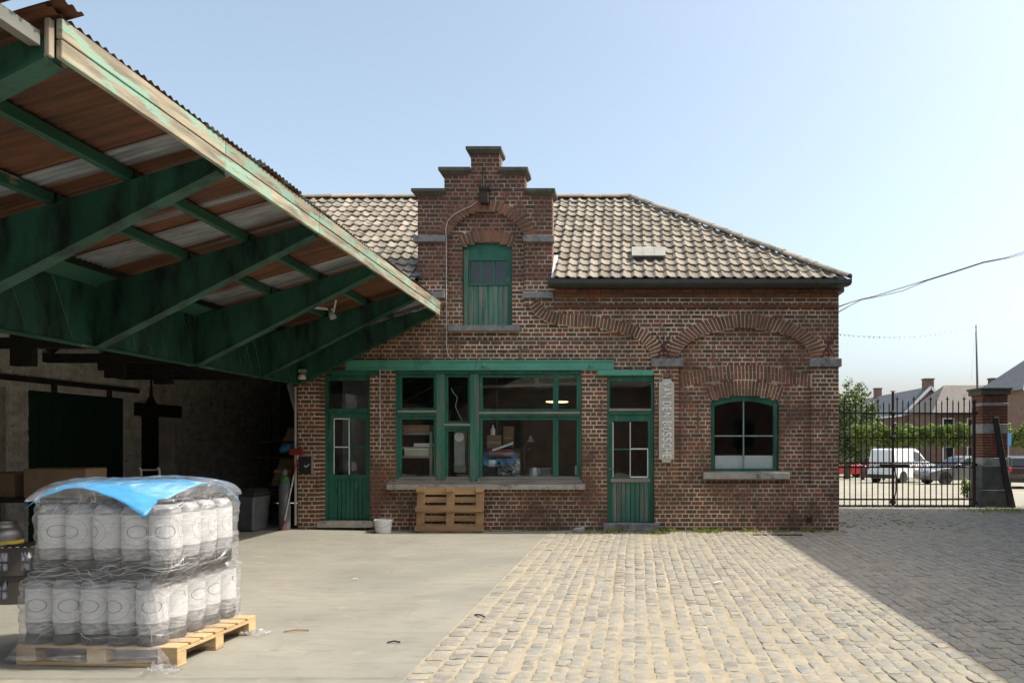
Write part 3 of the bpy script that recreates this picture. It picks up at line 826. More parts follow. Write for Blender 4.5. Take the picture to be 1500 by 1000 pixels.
# ------------------------------------------------------------------ lintels, doors, windows
def fbox(name, x0, x1, y0, y1, d0, d1, mat, parent, bevel=0.004, label=None):
    m_ = MB(); m_.box(fx(x0), fx(x1), FY + d0, FY + d1, fz(y1), fz(y0)); return m_.build(name, mat, parent, bevel=bevel, label=label)
lin = fbox('steel_lintel', 505, 899, 528, 541, 0.035, 0.30, MINT, bld)
m_ = MB(); m_.box(fx(505), fx(899.6), FY + 0.018, FY + 0.0345, fz(529.2), fz(527)); m_.box(fx(505), fx(899.6), FY + 0.018, FY + 0.0345, fz(541.6), fz(539.6)); m_.build('flange', MINT, lin)
for px_ in (708, 866):
    m_ = MB(); m_.lathe([(0.045, 0.0), (0.045, 0.012), (0.02, 0.03)], (fx(px_), FY + 0.034, fz(534.5)), 12, axis='y'); 
    m_ = MB(); m_.lathe([(0.02, -0.03), (0.045, -0.012), (0.045, 0.0)], (fx(px_), FY + 0.035, fz(534.5)), 12, axis='y'); m_.build('bolt', MINT, lin)
lin2 = fbox('door_lintel', 875, 957.5, 542, 549.5, -0.012, 0.25, MINT, bld)
lin3 = fbox('door_lintel', 484, 553, 541.8, 549, 0.02, 0.25, GREEN, bld)

def pane(x0, x1, y0, y1, d, parent, mat=GLASS):
    m_ = MB(); m_.box(fx(x0) - .004, fx(x1) + .004, FY + d, FY + d + 0.005, fz(y1) - .004, fz(y0) + .004); return m_.build('pane', mat, parent)
def sash(parent, x0, x1, y0, y1, d, w, depth=0.06, mat=GREEN, bead=WHITEP, thin=None):
    """a glazed sash: four rails, putty bead along the lower and left edges, pane"""
    for a, b, c, e in ((x0, x0 + w, y0, y1), (x1 - w, x1, y0, y1), (x0 + w, x1 - w, y0, y0 + w), (x0 + w, x1 - w, y1 - w, y1)):
        m_ = MB(); m_.box(fx(a), fx(b), FY + d, FY + d + depth, fz(e), fz(c)); m_.build('sash_rail', mat, parent, bevel=0.004)
    pane(x0 + w, x1 - w, y0 + w, y1 - w, d + depth * 0.6, parent)
# big shop window
D0 = 0.10
win = fbox('shop_window', 577, 581, 546, 706, D0, D0 + 0.1, GREEN, bld)
for a, b, c, e, mat_, dd in ((848, 851, 546, 706, GREEN, 0), (577, 851, 541.5, 547, GREEN, -0.02), (577, 851, 702, 709, WOODG, -0.01),
                             (637, 650, 547, 703, DIVID, -0.02), (687, 700.5, 547, 706, DIVID, -0.03)):
    m_ = MB(); m_.box(fx(a), fx(b), FY + D0 + dd - 0.001 * a % 0.003, FY + D0 + 0.11, fz(e), fz(c)); m_.build('window_post', mat_, win, bevel=0.006)
m_ = MB(); m_.box(fx(566), fx(853), FY + D0 - 0.05, FY + D0 + 0.10, fz(709), fz(705.6)); m_.build('frame_sill', WOODG, win, bevel=0.006)
for a, b, y_, h_ in ((581, 637, 601, 8), (650, 687, 620.5, 7), (700.5, 848, 603, 7)):
    m_ = MB(); m_.box(fx(a), fx(b), FY + D0 - 0.005, FY + D0 + 0.09, fz(y_ + h_), fz(y_)); m_.build('transom', GREEN, win, bevel=0.004)
    m_ = MB(); m_.box(fx(a) - .01, fx(b) + .01, FY + D0 - 0.03, FY + D0 - 0.006, fz(y_ + 2.8), fz(y_ - 0.6)); m_.build('drip_bar', WOODG, win, bevel=0.004)
sash(win, 581, 637, 547.5, 601, D0 + 0.02, 4.2); sash(win, 581, 637, 609.2, 702, D0 + 0.02, 4.2)
sash(win, 650, 687, 547.5, 620, D0 + 0.02, 3.6); sash(win, 650, 687, 627.7, 702, D0 + 0.02, 3.6)
for x0, x1 in ((700.5, 813), (813, 848.2)):
    sash(win, x0, x1, 547.5, 602.5, D0 + 0.02, 4.2); sash(win, x0, x1, 610.2, 702, D0 + 0.02, 4.2)
for x0, x1, y1 in ((582, 637, 698), (651, 687, 698), (702, 848, 698)):
    m_ = MB(); m_.box(fx(x0), fx(x1), FY + D0 + 0.006, FY + D0 + 0.018, fz(y1 + 3.5), fz(y1 + 0.5)); m_.build('glazing_bead', WOODG, win)

# doors
def door(x0, x1, yt, tr0, tr1, yb, gx0, gx1, gy0, gy1, pl0, pl1, mat, pmat, d, white, npl, worn):
    dr = fbox('door', x0, x0 + 4, yt, yb, d, d + 0.1, mat, bld, label='worn green plank door with four panes' if worn else 'dark green door with four panes')
    for a, b, c, e in ((x1 - 4, x1, yt, yb), (x0 + 4, x1 - 4, yt, yt + (8 if worn else 7))):
        m_ = MB(); m_.box(fx(a), fx(b), FY + d, FY + d + 0.1, fz(e), fz(c)); m_.build('door_frame', mat, dr, bevel=0.005)
    m_ = MB(); m_.box(fx(x0 + 4), fx(x1 - 4), FY + d - 0.01, FY + d + 0.09, fz(tr1), fz(tr0)); m_.build('transom', mat, dr, bevel=0.005)
    m_ = MB(); m_.box(fx(x0 + 3), fx(x1 - 3), FY + d - 0.035, FY + d - 0.011, fz(tr0 + 3.2), fz(tr0 - 0.2)); m_.build('drip_bar', WOODG if worn else mat, dr, bevel=0.004)
    pane(x0 + 5, x1 - 4, yt + (8 if worn else 7), tr0, d + 0.06, dr)
    lf = d + 0.025
    for a, b, c, e, nm in ((x0 + 4, gx0, tr1, yb - 1, 'stile'), (gx1, x1 - 4, tr1, yb - 1, 'stile'), (gx0, gx1, tr1, gy0, 'top_rail'), (gx0, gx1, gy1, pl0, 'lock_rail')):
        m_ = MB(); m_.box(fx(a), fx(b), FY + lf, FY + lf + 0.05, fz(e), fz(c)); m_.build(nm, mat, dr, bevel=0.004)
    gm = (gx0 + gx1) / 2; gv = (gy0 + gy1) / 2
    for a, b, c, e, nm in ((gm - 1, gm + 1, gy0, gy1, 'glazing_bar'), (gx0, gm - 1, gv - 1, gv + 1, 'glazing_bar'), (gm + 1, gx1, gv - 1, gv + 1, 'glazing_bar')):
        m_ = MB(); m_.box(fx(a), fx(b), FY + lf + .004, FY + lf + 0.04, fz(e), fz(c)); m_.build(nm, mat, dr)
    for i in range(2):
        for j in range(2):
            pane(gx0 if i == 0 else gm + 1, gm - 1 if i == 0 else gx1, gy0 if j == 0 else gv + 1, gv - 1 if j == 0 else gy1, lf + 0.025, dr)
    for a, b, c, e in white:
        m_ = MB(); m_.box(fx(a), fx(b), FY + lf - 0.006, FY + lf + 0.003, fz(e), fz(c)); m_.build('putty_line', WHITEP, dr)
    for k in range(npl):
        a = lerp(gx0 - 1, gx1 + 1, k / npl); b = lerp(gx0 - 1, gx1 + 1, (k + 1) / npl)
        m_ = MB(); m_.box(fx(a) + .004, fx(b) - .004, FY + lf + 0.012 + R.uniform(-.002, .002), FY + lf + 0.045, fz(yb - 1.5), fz(pl0)); m_.build('plank', pmat, dr, bevel=0.004)
    m_ = MB(); m_.box(fx(x0 + 4), fx(x1 - 4), FY + lf + 0.05, FY + lf + 0.06, fz(yb - 1), fz(pl0 - 3)); m_.build('backing_board', DARKW, dr)
    return dr
ld = door(472, 539, 549, 598, 604, 763, 484, 531, 613, 695.5, 702, 757, GREEN, GREEN, 0.13,
          [(484, 485.4, 613, 655), (484, 508, 612, 613.6), (506.2, 507.6, 613, 695), (484, 507, 653.8, 655.4), (484, 485.2, 656, 694)], 8, False)
rd = door(889, 958, 549.5, 598, 606.5, 767, 897.5, 949.5, 616.5, 699, 706.5, 766, GREEN, GREENW, 0.11,
          [(924, 949.5, 656.3, 658), (924, 949.5, 698, 699.8), (948.4, 949.8, 658, 699), (897.3, 898.4, 618, 699), (922.6, 923.6, 618, 699)], 8, True)
m_ = MB(); m_.box(fx(889.5), fx(893.5), FY + 0.125, FY + 0.134, fz(699), fz(682)); m_.build('lock_plate', STEEL, rd, bevel=0.002)
m_ = MB(); m_.tube([(fx(891.5), FY + 0.13, fz(687)), (fx(891.5), FY + 0.09, fz(687)), (fx(899), FY + 0.085, fz(687.4))], 0.010, 8); m_.build('handle', STEEL, rd)
m_ = MB(); m_.box(fx(894), fx(953), FY + 0.115, FY + 0.134, fz(706.5), fz(701)); m_.build('weather_bar', WOODG, rd, bevel=0.004)

# arched right window
D1 = 0.17
m_ = MB()
def arcband(lo, up, d0, d1, m_):
    for k in range(len(lo) - 1):
        m_.prism([(fx(lo[k][0]), fz(lo[k][1])), (fx(lo[k + 1][0]), fz(lo[k + 1][1])), (fx(up[k + 1][0]), fz(up[k + 1][1])), (fx(up[k][0]), fz(up[k][1]))], 'y', FY + d0, FY + d1)
aw_t = arc3((1041, 590), (1091.5, 580), (1142, 590), 16); aw_b = arc3((1041, 597), (1091.5, 586.5), (1142, 597), 16)
arcband(aw_b, [(p[0], p[1] - 4) for p in aw_t], D1, D1 + 0.08, m_)
aw = m_.build('arched_window', GREEN, bld)
for a, b, c, e in ((1042, 1048, 588, 691), (1135.5, 1141.5, 588, 691)):
    m_ = MB(); m_.box(fx(a), fx(b), FY + D1 - .004, FY + D1 + 0.085, fz(e), fz(c)); m_.build('window_post', GREEN, aw, bevel=0.004)
m_ = MB(); m_.box(fx(1048), fx(1135.5), FY + D1, FY + D1 + 0.08, fz(692), fz(686.5)); m_.build('bottom_rail', GREEN, aw, bevel=0.004)
GBAR = surf('pale_green_bar', (0.14, 0.24, 0.19), (0.24, 0.33, 0.28), 5, 0.5)
for a, b, c, e in ((1090.4, 1092.4, 586, 637), (1090.4, 1092.4, 639, 687), (1047.5, 1136, 637, 639)):
    m_ = MB(); m_.box(fx(a), fx(b), FY + D1 + 0.01, FY + D1 + 0.05, fz(e), fz(c)); m_.build('glazing_bar', GBAR, aw)
for a, b in ((1048, 1090.4), (1092.4, 1135.5)):
    pane(a, b, 584, 637, D1 + 0.03, aw); pane(a, b, 639, 686.5, D1 + 0.03, aw)

# loading hatch in the gable
D2 = 0.17
hat = MB(); hat.box(fx(676), fx(683), FY + D2, FY + D2 + 0.06, fz(477), fz(362)); hat = hat.build('hatch_door', GREENW, bld, bevel=0.004)
HT = arc3((674, 361), (711.5, 352), (750, 361), 12)
m_ = MB(); arcband([(p[0], 378) for p in HT], [(p[0], p[1] - 1) for p in HT], D2 + 0.002, D2 + 0.055, m_); m_.build('hatch_head', GREEN, hat)
m_ = MB(); m_.box(fx(741.5), fx(749), FY + D2, FY + D2 + 0.06, fz(477), fz(362)); m_.build('hatch_stile', GREEN, hat, bevel=0.004)
for a, b in ((684, 686), (702, 704), (720.5, 722.5), (739.5, 741.5)):
    m_ = MB(); m_.box(fx(a), fx(b), FY + D2 + 0.01, FY + D2 + 0.05, fz(413), fz(378)); m_.build('glazing_bar', GREEN, hat)
for a, b in ((686, 702), (704, 720.5), (722.5, 739.5)): pane(a, b, 378, 413, D2 + 0.03, hat)
m_ = MB(); m_.box(fx(683), fx(741.5), FY + D2 - 0.008, FY + D2 + 0.05, fz(415.5), fz(412)); m_.build('hatch_rail', GREEN, hat)
for k in range(8):
    a = lerp(683, 741.5, k / 8); b = lerp(683, 741.5, (k + 1) / 8)
    m_ = MB(); m_.box(fx(a) + .003, fx(b) - .003, FY + D2 + 0.008 + R.uniform(-.003, .003), FY + D2 + 0.045, fz(476.5), fz(415.6)); m_.build('plank', GREENW, hat, bevel=0.004)
m_ = MB(); m_.box(fx(670), fx(753), FY + D2 + 0.12, FY + D2 + 0.14, fz(480), fz(350)); m_.build('hatch_backing', DARKW, hat)
# hoist bracket at the gable top
hb = MB(); hb.box(fx(704.5), fx(717), FY - 0.12, FY + 0.01, fz(300), fz(279)); hb.build('hoist_box', IRON, bld, bevel=0.01)
m_ = MB(); m_.tube([(fx(708), FY - 0.02, fz(246)), (fx(709), FY - 0.06, fz(280))], 0.015, 6); m_.box(fx(703), fx(719), FY - 0.14, FY, fz(281), fz(277.5)); m_.build('hoist_bracket', IRON, bld)
m_ = MB(); m_.tube([(fx(716), FY - 0.10, fz(281)), (fx(716.5), FY - 0.10, fz(297))], 0.008, 6); m_.build('hoist_hook', STEEL, bld)
# name board
sg = MB()
c_ = 5
X0, X1, Y0, Y1 = 965, 987.5, 555, 677
sg.prism([(fx(p), fz(q)) for p, q in ((X0 + c_, Y0), (X1 - c_, Y0), (X1 - c_ + 1, Y0 + c_ - 1), (X1, Y0 + c_), (X1, Y1 - c_), (X1 - c_ + 1, Y1 - c_ + 1), (X1 - c_, Y1), (X0 + c_, Y1), (X0 + c_ - 1, Y1 - c_ + 1), (X0, Y1 - c_), (X0, Y0 + c_), (X0 + c_ - 1, Y0 + c_ - 1))], 'y', FY - 0.045, FY - 0.012)
sgn = thing('name_board', 'tall cream board with raised white vertical lettering, beside the worn right-hand door', 'sign', (fx(976), FY - 0.03, fz(677)))
sg.build('board', CREAM, sgn, bevel=0.006)
m_ = MB(); m_.lathe([(0.0, -0.05), (0.05, -0.03), (0.05, 0.0)], (fx(976), FY - 0.02, fz(549)), 12, axis='y'); m_.build('lamp_knob', surf('knob_clay', (0.20, 0.10, 0.07), (0.3, 0.17, 0.12), 6), sgn)
def letter(ch, pc, adv):
    cu = bpy.data.curves.new('letter', 'FONT'); cu.body = ch; cu.size = 1.0; cu.extrude = 0.0; cu.offset = 0.022
    tmp = bpy.data.objects.new('tmp_letter', cu); COL.objects.link(tmp)
    dg = bpy.context.evaluated_depsgraph_get()
    me = bpy.data.meshes.new_from_object(tmp.evaluated_get(dg))
    bpy.data.objects.remove(tmp)
    b = bmesh.new(); b.from_mesh(me)
    bmesh.ops.remove_doubles(b, verts=b.verts, dist=1e-4)
    ex = bmesh.ops.extrude_face_region(b, geom=b.faces[:])
    bmesh.ops.translate(b, verts=[e for e in ex['geom'] if isinstance(e, bmesh.types.BMVert)], vec=(0, 0, 1))
    xs = [v.co.x for v in b.verts]; ys_ = [v.co.y for v in b.verts]
    x0, x1, y0, y1 = min(xs), max(xs), min(ys_), max(ys_)
    for v in b.verts:
        u_ = (v.co.x - x0) / (x1 - x0); w_ = (v.co.y - y0) / (y1 - y0); t_ = v.co.z
        # reading downwards: the tops of the letters point right
        v.co = Vector((fx(969.5 + 14 * w_), FY - 0.046 - 0.022 * t_, fz(pc + adv * 0.86 * u_)))
    bmesh.ops.recalc_face_normals(b, faces=b.faces)
    b.to_mesh(me); b.free()
    me.materials.clear(); me.materials.append(LETW)
    o = bpy.data.objects.new('letter', me); COL.objects.link(o); put(o, sgn, False)
pc = 559.5
for ch in 'VAN DEN BOSSCHE':
    if ch == ' ': pc += 4.6; continue
    letter(ch, pc, 8.0); pc += 8.0
# ------------------------------------------------------------------ loading canopy along the left of the yard
can = thing('loading_canopy', 'green timber loading canopy with peeling fascia boards and rusty corrugated roof sheets', 'canopy', (-5.8, 8.0, 0))
XF, XG = -3.39, -5.80                          # fascia line and girder line
def zr(x): return 4.095 + 0.285 * (x - XF)       # underside of the sheets: falling inwards
RUST = NT('rusty_corrugated_iron')
_v = RUST.coord((0.25, 6, 1)); _w = RUST.coord((0.05, 1.55, 0.05))
_c = RUST.ramp(RUST.noise(2.0, _v, 6, 0.65), [(0.25, (0.045, 0.019, 0.010)), (0.5, (0.11, 0.042, 0.018)), (0.75, (0.22, 0.085, 0.032))])
_c = RUST.mix(RUST.ramp(RUST.noise(1.0, _w, 2, 0.5), [(0.53, 0.0), (0.58, 1.0)]), _c, RUST.ramp(RUST.noise(8.0, _v, 4), [(0.3, (0.16, 0.17, 0.18)), (0.7, (0.32, 0.335, 0.35))]))
_c = RUST.mix(RUST.ramp(RUST.noise(1.6, RUST.coord(), 4), [(0.45, 0.0), (0.75, 0.55)]), _c, (0.022, 0.012, 0.009))
RUST.base(_c); RUST.set(Roughness=0.75, Metallic=0.15); RUST.bump(RUST.noise(60, _v, 4), 0.3, 0.003)
RUST = RUST.mat
def corrugated(x0, z0, x1, z1, y0, y1, name, parent, mat=RUST, pitch=0.076, amp=0.010, ragged=0.0):
    n = max(8, int((y1 - y0) / pitch * 6)); rows = []
    for t in (0.0, 0.33, 0.66, 1.0):
        row = []
        for k in range(n + 1):
            y = lerp(y0, y1, k / n); h = amp * math.sin(2 * math.pi * y / pitch)
            jx = R.uniform(-ragged, ragged) if t in (0.0, 1.0) else 0
            row.append((lerp(x0, x1, t) + jx, y, lerp(z0, z1, t) + h + (0.004 * math.sin(y * 3) if t < 1 else 0)))
        rows.append(row)
    m_ = MB(); m_.grid(rows)
    return m_.build(name, mat, parent, smooth=True, fix=False)
y = 4.42; k = 0
while y < 13.5:
    y2 = min(y + 0.82, 13.62)
    xo = XF + 0.045 + R.uniform(-0.025, 0.03); lift = 0.012 + 0.010 * (k % 2)
    corrugated(xo, zr(xo) + lift, -5.62, zr(-5.62) + lift, y - 0.05, y2 + 0.03, 'roof_sheet', can)
    y = y2; k += 1
for k, (y0, y1) in enumerate(((2.3, 3.05), (3.03, 3.8), (3.78, 4.36))):
    xo = XF + 0.03 + 0.03 * k
    corrugated(xo, zr(xo) + 0.07 + 0.02 * (k % 2), -5.62, zr(-5.62) + 0.05, y0, y1, 'roof_sheet', can, ragged=0.012)
# cantilever beams, deep at the girder and slim at the fascia
BEAMS = [2.55, 4.52, 6.37, 8.30, 10.22, 12.05, 13.42]
for yb in BEAMS:
    m_ = MB(); m_.prism([(XF - 0.03, 3.865), (XF - 0.03, zr(XF) - 0.10), (-5.95, zr(-5.95) - 0.13), (-5.95, 2.62), (XG, 2.645)], 'y', yb - 0.06, yb + 0.06)
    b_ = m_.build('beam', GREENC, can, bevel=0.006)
    m_ = MB(); m_.bar((XF - 0.035, yb, 3.853), (XG, yb, 2.632), 0.15, 0.022, up=(0, 1, 0) if False else (0, 0, 1)); m_.build('flange', GREENC, b_)
# boarded panels between the beams, in slanting planks
for i in range(len(BEAMS) - 1):
    y0, y1 = BEAMS[i] + 0.062, BEAMS[i + 1] - 0.062
    za, zb = 2.64, 3.285
    n = 6; sl_ = 0.30
    for k in range(-1, n):
        w = (y1 - y0) / n
        a0 = y0 + k * w; a1 = a0 + w
        top = [(max(y0, min(y1, a0)), za, 0)]
        q = [(a0 + sl_ * 1.0, za), (a1 + sl_, za), (a1, zb), (a0, zb)]
        # clip the plank to the bay
        def clip(P, lim, sgn):
            out = []
            for j in range(len(P)):
                p, r_ = P[j], P[(j + 1) % len(P)]
                ip, ir = sgn * (p[0] - lim) >= 0, sgn * (r_[0] - lim) >= 0
                if ip: out.append(p)
                if ip != ir:
                    t = (lim - p[0]) / (r_[0] - p[0]); out.append((lim, lerp(p[1], r_[1], t)))
            return out
        for lim, sgn in ((y0, 1), (y1, -1)):
            if q: q = clip(q, lim, sgn)
        if len(q) < 3: continue
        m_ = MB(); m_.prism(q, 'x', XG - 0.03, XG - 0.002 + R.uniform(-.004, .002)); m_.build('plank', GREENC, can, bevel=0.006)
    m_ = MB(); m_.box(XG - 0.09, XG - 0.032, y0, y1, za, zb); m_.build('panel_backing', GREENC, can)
    m_ = MB(); m_.hexa([(XG - 0.02, y0, 3.287), (XG + 0.0, y0, 3.287), (XG + 0.0, y1, 3.287), (XG - 0.02, y1, 3.287), (-5.57, y0, 3.37), (-5.545, y0, 3.37), (-5.545, y1, 3.37), (-5.57, y1, 3.37)])
    m_.build('ledge_board', GREENF, can)
    m_ = MB(); m_.box(XG - 0.05, XG + 0.012, y0, y1, 2.612, 2.638); m_.build('girder_lip', GREENF, can)
    for xp in (-4.18, -4.84):
        m_ = MB(); m_.box(xp - 0.035, xp + 0.035, y0 - 0.04, y1 + 0.04, zr(xp) - 0.10, zr(xp) - 0.006); m_.build('purlin', GREENF, can, bevel=0.004)
m_ = MB(); m_.box(-3.52, -3.45, 2.2, 4.45, 3.91, 4.0); m_.build('purlin', surf('pale_worn_purlin', (0.05, 0.085, 0.065), (0.20, 0.20, 0.17), 3, 0.7, 0.3, 0.004, 30, stretch=(1, 0.3, 1)), can, bevel=0.004)
m_ = MB(); m_.box(-3.50, -3.43, 4.6, 13.5, zr(-3.45) - 0.09, zr(-3.45) - 0.01); m_.build('purlin', GREENF, can)
# fascia: two boards high, in lengths
ys_ = [4.50, 6.33, 8.25, 10.15, 12.0, 13.56]
for i in range(5):
    for z0, z1, o_ in ((3.865, 3.978, 0.0), (3.984, 4.105, 0.004)):
        sh = 0.35 if z0 < 3.9 else 0.0
        m_ = MB(); m_.box(XF - 0.01, XF + 0.025 + o_ + R.uniform(0, .003), ys_[i] + .003, ys_[i + 1] - .003, z0 + R.uniform(-.004, .004), z1 + R.uniform(-.004, .004), R.random()); m_.build('fascia_board', FASC, can, bevel=0.004)
m_ = MB(); m_.box(XF - 0.045, XF - 0.012, 4.455, 4.496, 3.86, 4.085); m_.build('end_board', surf('bare_board', (0.16, 0.13, 0.10), (0.45, 0.40, 0.30), 7, 0.85, 0.4, 0.003, 40, stretch=(2, 1, 0.3)), can, bevel=0.004)
corrugated(XF + 0.09, zr(XF + .09) + 0.05, XF - 0.2, zr(XF - .2) + 0.05, 4.40, 4.60, 'corner_sheet', can)
# posts at the wall side of the passage carry the girder; one rests on the brick corner
m_ = MB(); m_.box(-5.97, -5.83, 2.0, 2.14, 0.0, 2.63); m_.build('post', GREENC, can)

# shed roof and tie beams behind the girder, up to the whitewashed wall
shed = thing('shed_roof', 'dark shed roof on timber tie beams between the canopy and the whitewashed wall', 'roof', (-7.5, 8, 2.8))
m_ = MB(); m_.hexa([(-5.67, 1.8, 3.50), (-9.4, 1.8, 4.15), (-9.4, 13.72, 4.15), (-5.67, 13.72, 3.50), (-5.67, 1.8, 3.54), (-9.4, 1.8, 4.19), (-9.4, 13.72, 4.19), (-5.67, 13.72, 3.54)])
m_.build('roof_deck', DARKW, shed)
for yb in (8.3, 10.22, 12.05, 13.3):
    m_ = MB(); m_.box(-9.28, -5.92, yb - 0.06, yb + 0.06, 2.86, 3.0); m_.build('tie_beam', DARKW, shed)
    m_ = MB(); m_.bar((-9.2, yb, 3.05), (-8.2, yb, 3.85), 0.1); m_.build('brace', DARKW, shed)
    m_ = MB(); m_.box(-8.3, -8.0, yb - 0.05, yb + 0.05, 2.62, 3.4); m_.build('hanger', DARKW, shed)
    m_ = MB(); m_.bar((-7.9, yb, 2.95), (-6.9, yb, 3.55), 0.09); m_.build('brace', DARKW, shed)

# whitewashed wall on the left with sliding door and doorways
ww = thing('whitewashed_wall', 'long whitewashed brick wall under the canopy with a dark green sliding door', 'wall', (-9.45, 12, 0))
XW = -9.28
def in_hole(y, z):
    return (y < 11.3 and y > 9.8 and z < 2.42) or (14.44 < y < 15.55 and z < 2.28) or (11.72 < y < 14.0 and 0 < z < 2.42)
wb = MB(); row = 0; z = 0.0
rw = random.Random(4)
while z < 4.15:
    L = 0.215 if row % 2 else 0.108
    y = 3.0 - (0.05 if row % 2 else 0)
    while y < 20.2:
        a_, b_ = y + .005, y + L - .005
        for h0, h1, hz in ((9.8, 11.3, 2.42), (11.72, 14.0, 2.42), (14.44, 15.55, 2.28)):
            if z + .035 < hz and a_ < h1 and b_ > h0:      # cut the brick at the opening
                if a_ < h0: b_ = h0
                elif b_ > h1: a_ = h1
                else: b_ = a_
        if b_ - a_ > 0.02: wb.box(XW - 0.02, XW + rw.uniform(0, 0.014), a_, b_, z + .005, z + CH - .005, rw.random())
        y += L
    z += CH; row += 1
m_ = MB()
for y0, y1, z0, z1 in ((2.9, 9.8, 0, 4.15), (9.8, 11.3, 2.42, 4.15), (11.3, 11.72, 0, 4.15), (11.72, 14.0, 2.42, 4.15), (14.0, 14.44, 0, 4.15), (14.44, 15.55, 2.28, 4.15), (15.55, 20.2, 0, 4.15)):
    m_.box(XW - 0.35, XW - 0.004, y0, y1, z0, z1)
wl = m_.build('wall', WASH, ww, fix=False)
wb.build('brickwork', WASH, wl, fix=False, kind='stuff')
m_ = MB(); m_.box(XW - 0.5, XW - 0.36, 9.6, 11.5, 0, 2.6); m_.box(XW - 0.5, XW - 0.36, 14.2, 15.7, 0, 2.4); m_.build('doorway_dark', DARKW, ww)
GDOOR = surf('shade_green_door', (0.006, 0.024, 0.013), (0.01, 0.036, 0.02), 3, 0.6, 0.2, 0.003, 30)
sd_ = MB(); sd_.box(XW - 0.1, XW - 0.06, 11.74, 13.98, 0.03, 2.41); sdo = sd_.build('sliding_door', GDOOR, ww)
for k in range(9):
    a = lerp(11.74, 13.98, k / 9); b = lerp(11.74, 13.98, (k + 1) / 9)
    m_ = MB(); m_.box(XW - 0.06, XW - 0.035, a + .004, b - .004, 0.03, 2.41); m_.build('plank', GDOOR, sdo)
m_ = MB(); m_.box(XW + 0.02, XW + 0.06, 9.0, 14.3, 2.52, 2.60); m_.build('door_rail', DARKW, ww)
for yy in (12.2, 13.5):
    m_ = MB(); m_.box(XW + 0.015, XW + 0.07, yy - .03, yy + .03, 2.40, 2.56); m_.build('door_hanger', IRON, ww)
m_ = MB(); m_.box(XW + 0.0, XW + 0.06, 14.22, 15.66, 2.10, 2.34); m_.build('door_lintel', DARKW, ww)
m_ = MB(); m_.prism([(14.55, 2.34), (14.85, 2.34), (14.72, 2.50), (14.70, 2.82), (14.68, 2.5)], 'x', XW + 0.005, XW + 0.05); m_.build('spike_ornament', IRON, ww)
# ------------------------------------------------------------------ wrapped pallet of kegs, front left
PROT = rad(-3.5)
pal = thing('loaded_pallet', 'new pine pallet under the film wrapped keg load in the yard', 'pallet', (-3.74, 5.87, 0.002), PROT)
def pallet_parts(root, W, D, mat, bottoms=3):
    hx, hy = W / 2, D / 2
    for j in range(3):
        yb = (-hy + 0.05, 0, hy - 0.05)[j]
        m_ = MB(); m_.box(-hx, hx, yb - 0.05, yb + 0.05, 0, 0.022, R.random()); m_.build('bottom_board', mat, root, local=True, bevel=0.003)
        for i in range(3):
            xb = (-hx + 0.0725, 0, hx - 0.0725)[i]
            m_ = MB(); m_.box(xb - 0.0725, xb + 0.0725, yb - 0.05, yb + 0.05, 0.022, 0.1, R.random()); m_.build('block', mat, root, local=True, bevel=0.004)
    for i in range(3):
        xb = (-hx + 0.0725, 0, hx - 0.0725)[i]
        m_ = MB(); m_.box(xb - 0.0725, xb + 0.0725, -hy, hy, 0.1, 0.122, R.random()); m_.build('stringer_board', mat, root, local=True, bevel=0.003)
    n = 7
    for k in range(n):
        yb = lerp(-hy + 0.06, hy - 0.06, k / (n - 1)); w = 0.055 if k % 2 else 0.06
        m_ = MB(); m_.box(-hx, hx, yb - w, yb + w, 0.1225, 0.144, R.random()); m_.build('deck_board', mat, root, local=True, bevel=0.003)
pallet_parts(pal, 1.2, 1.0, PALW)
# kegs: two layers, five across and four deep
KB = NT('keg_plastic'); _v = KB.coord((1, 1, 3))
KB.base(KB.ramp(KB.noise(9, _v, 4, 0.6, 0.8), [(0.32, (0.12, 0.12, 0.12)), (0.5, (0.30, 0.30, 0.295)), (0.7, (0.56, 0.56, 0.55))])); KB.set(Roughness=0.25); KB.bump(KB.noise(14, _v, 3), 0.4, 0.01); KB = KB.mat
KL = NT('keg_label')
_tc = KL.n('ShaderNodeTexCoord'); _sx = KL.n('ShaderNodeSeparateXYZ'); KL.l(_tc.outputs['Object'], _sx.inputs[0])
_th = KL.math('ARCTAN2', _sx.outputs[1], _sx.outputs[0])
def ell_line(th, z0, a, b, w):
    q = KL.math('SQRT', KL.math('ADD', KL.math('POWER', KL.math('DIVIDE', th, a), 2.0), KL.math('POWER', KL.math('DIVIDE', KL.math('SUBTRACT', _sx.outputs[2], z0), b), 2.0)))
    return KL.math('LESS_THAN', KL.math('ABSOLUTE', KL.math('SUBTRACT', q, 1.0)), w)
_l1 = ell_line(_th, 0.279, 0.62, 0.044, 0.045)
_l2 = ell_line(_th, 0.279, 1.15, 0.10, 0.013)
_ln = KL.math('MAXIMUM', _l1, KL.math('MULTIPLY', _l2, 0.8))
_bk = KL.math('ABSOLUTE', KL.math('SUBTRACT', KL.math('ABSOLUTE', _th), 2.45))
_code = KL.math('MULTIPLY', KL.math('LESS_THAN', _bk, 0.14), KL.math('MULTIPLY', KL.math('LESS_THAN', KL.math('ABSOLUTE', KL.math('SUBTRACT', _sx.outputs[2], 0.318)), 0.022), KL.math('GREATER_THAN', KL.noise(90, KL.coord((1, 1, 0.8)), 1), 0.53)))
_ln = KL.math('MAXIMUM', _ln, _code)
KL.base(KL.mix(_ln, (0.64, 0.64, 0.63), (0.06, 0.06, 0.07))); KL.set(Roughness=0.45); KL = KL.mat
KC = surf('keg_black_ring', (0.016, 0.016, 0.017), (0.03, 0.03, 0.03), 9, 0.35, 0.0)
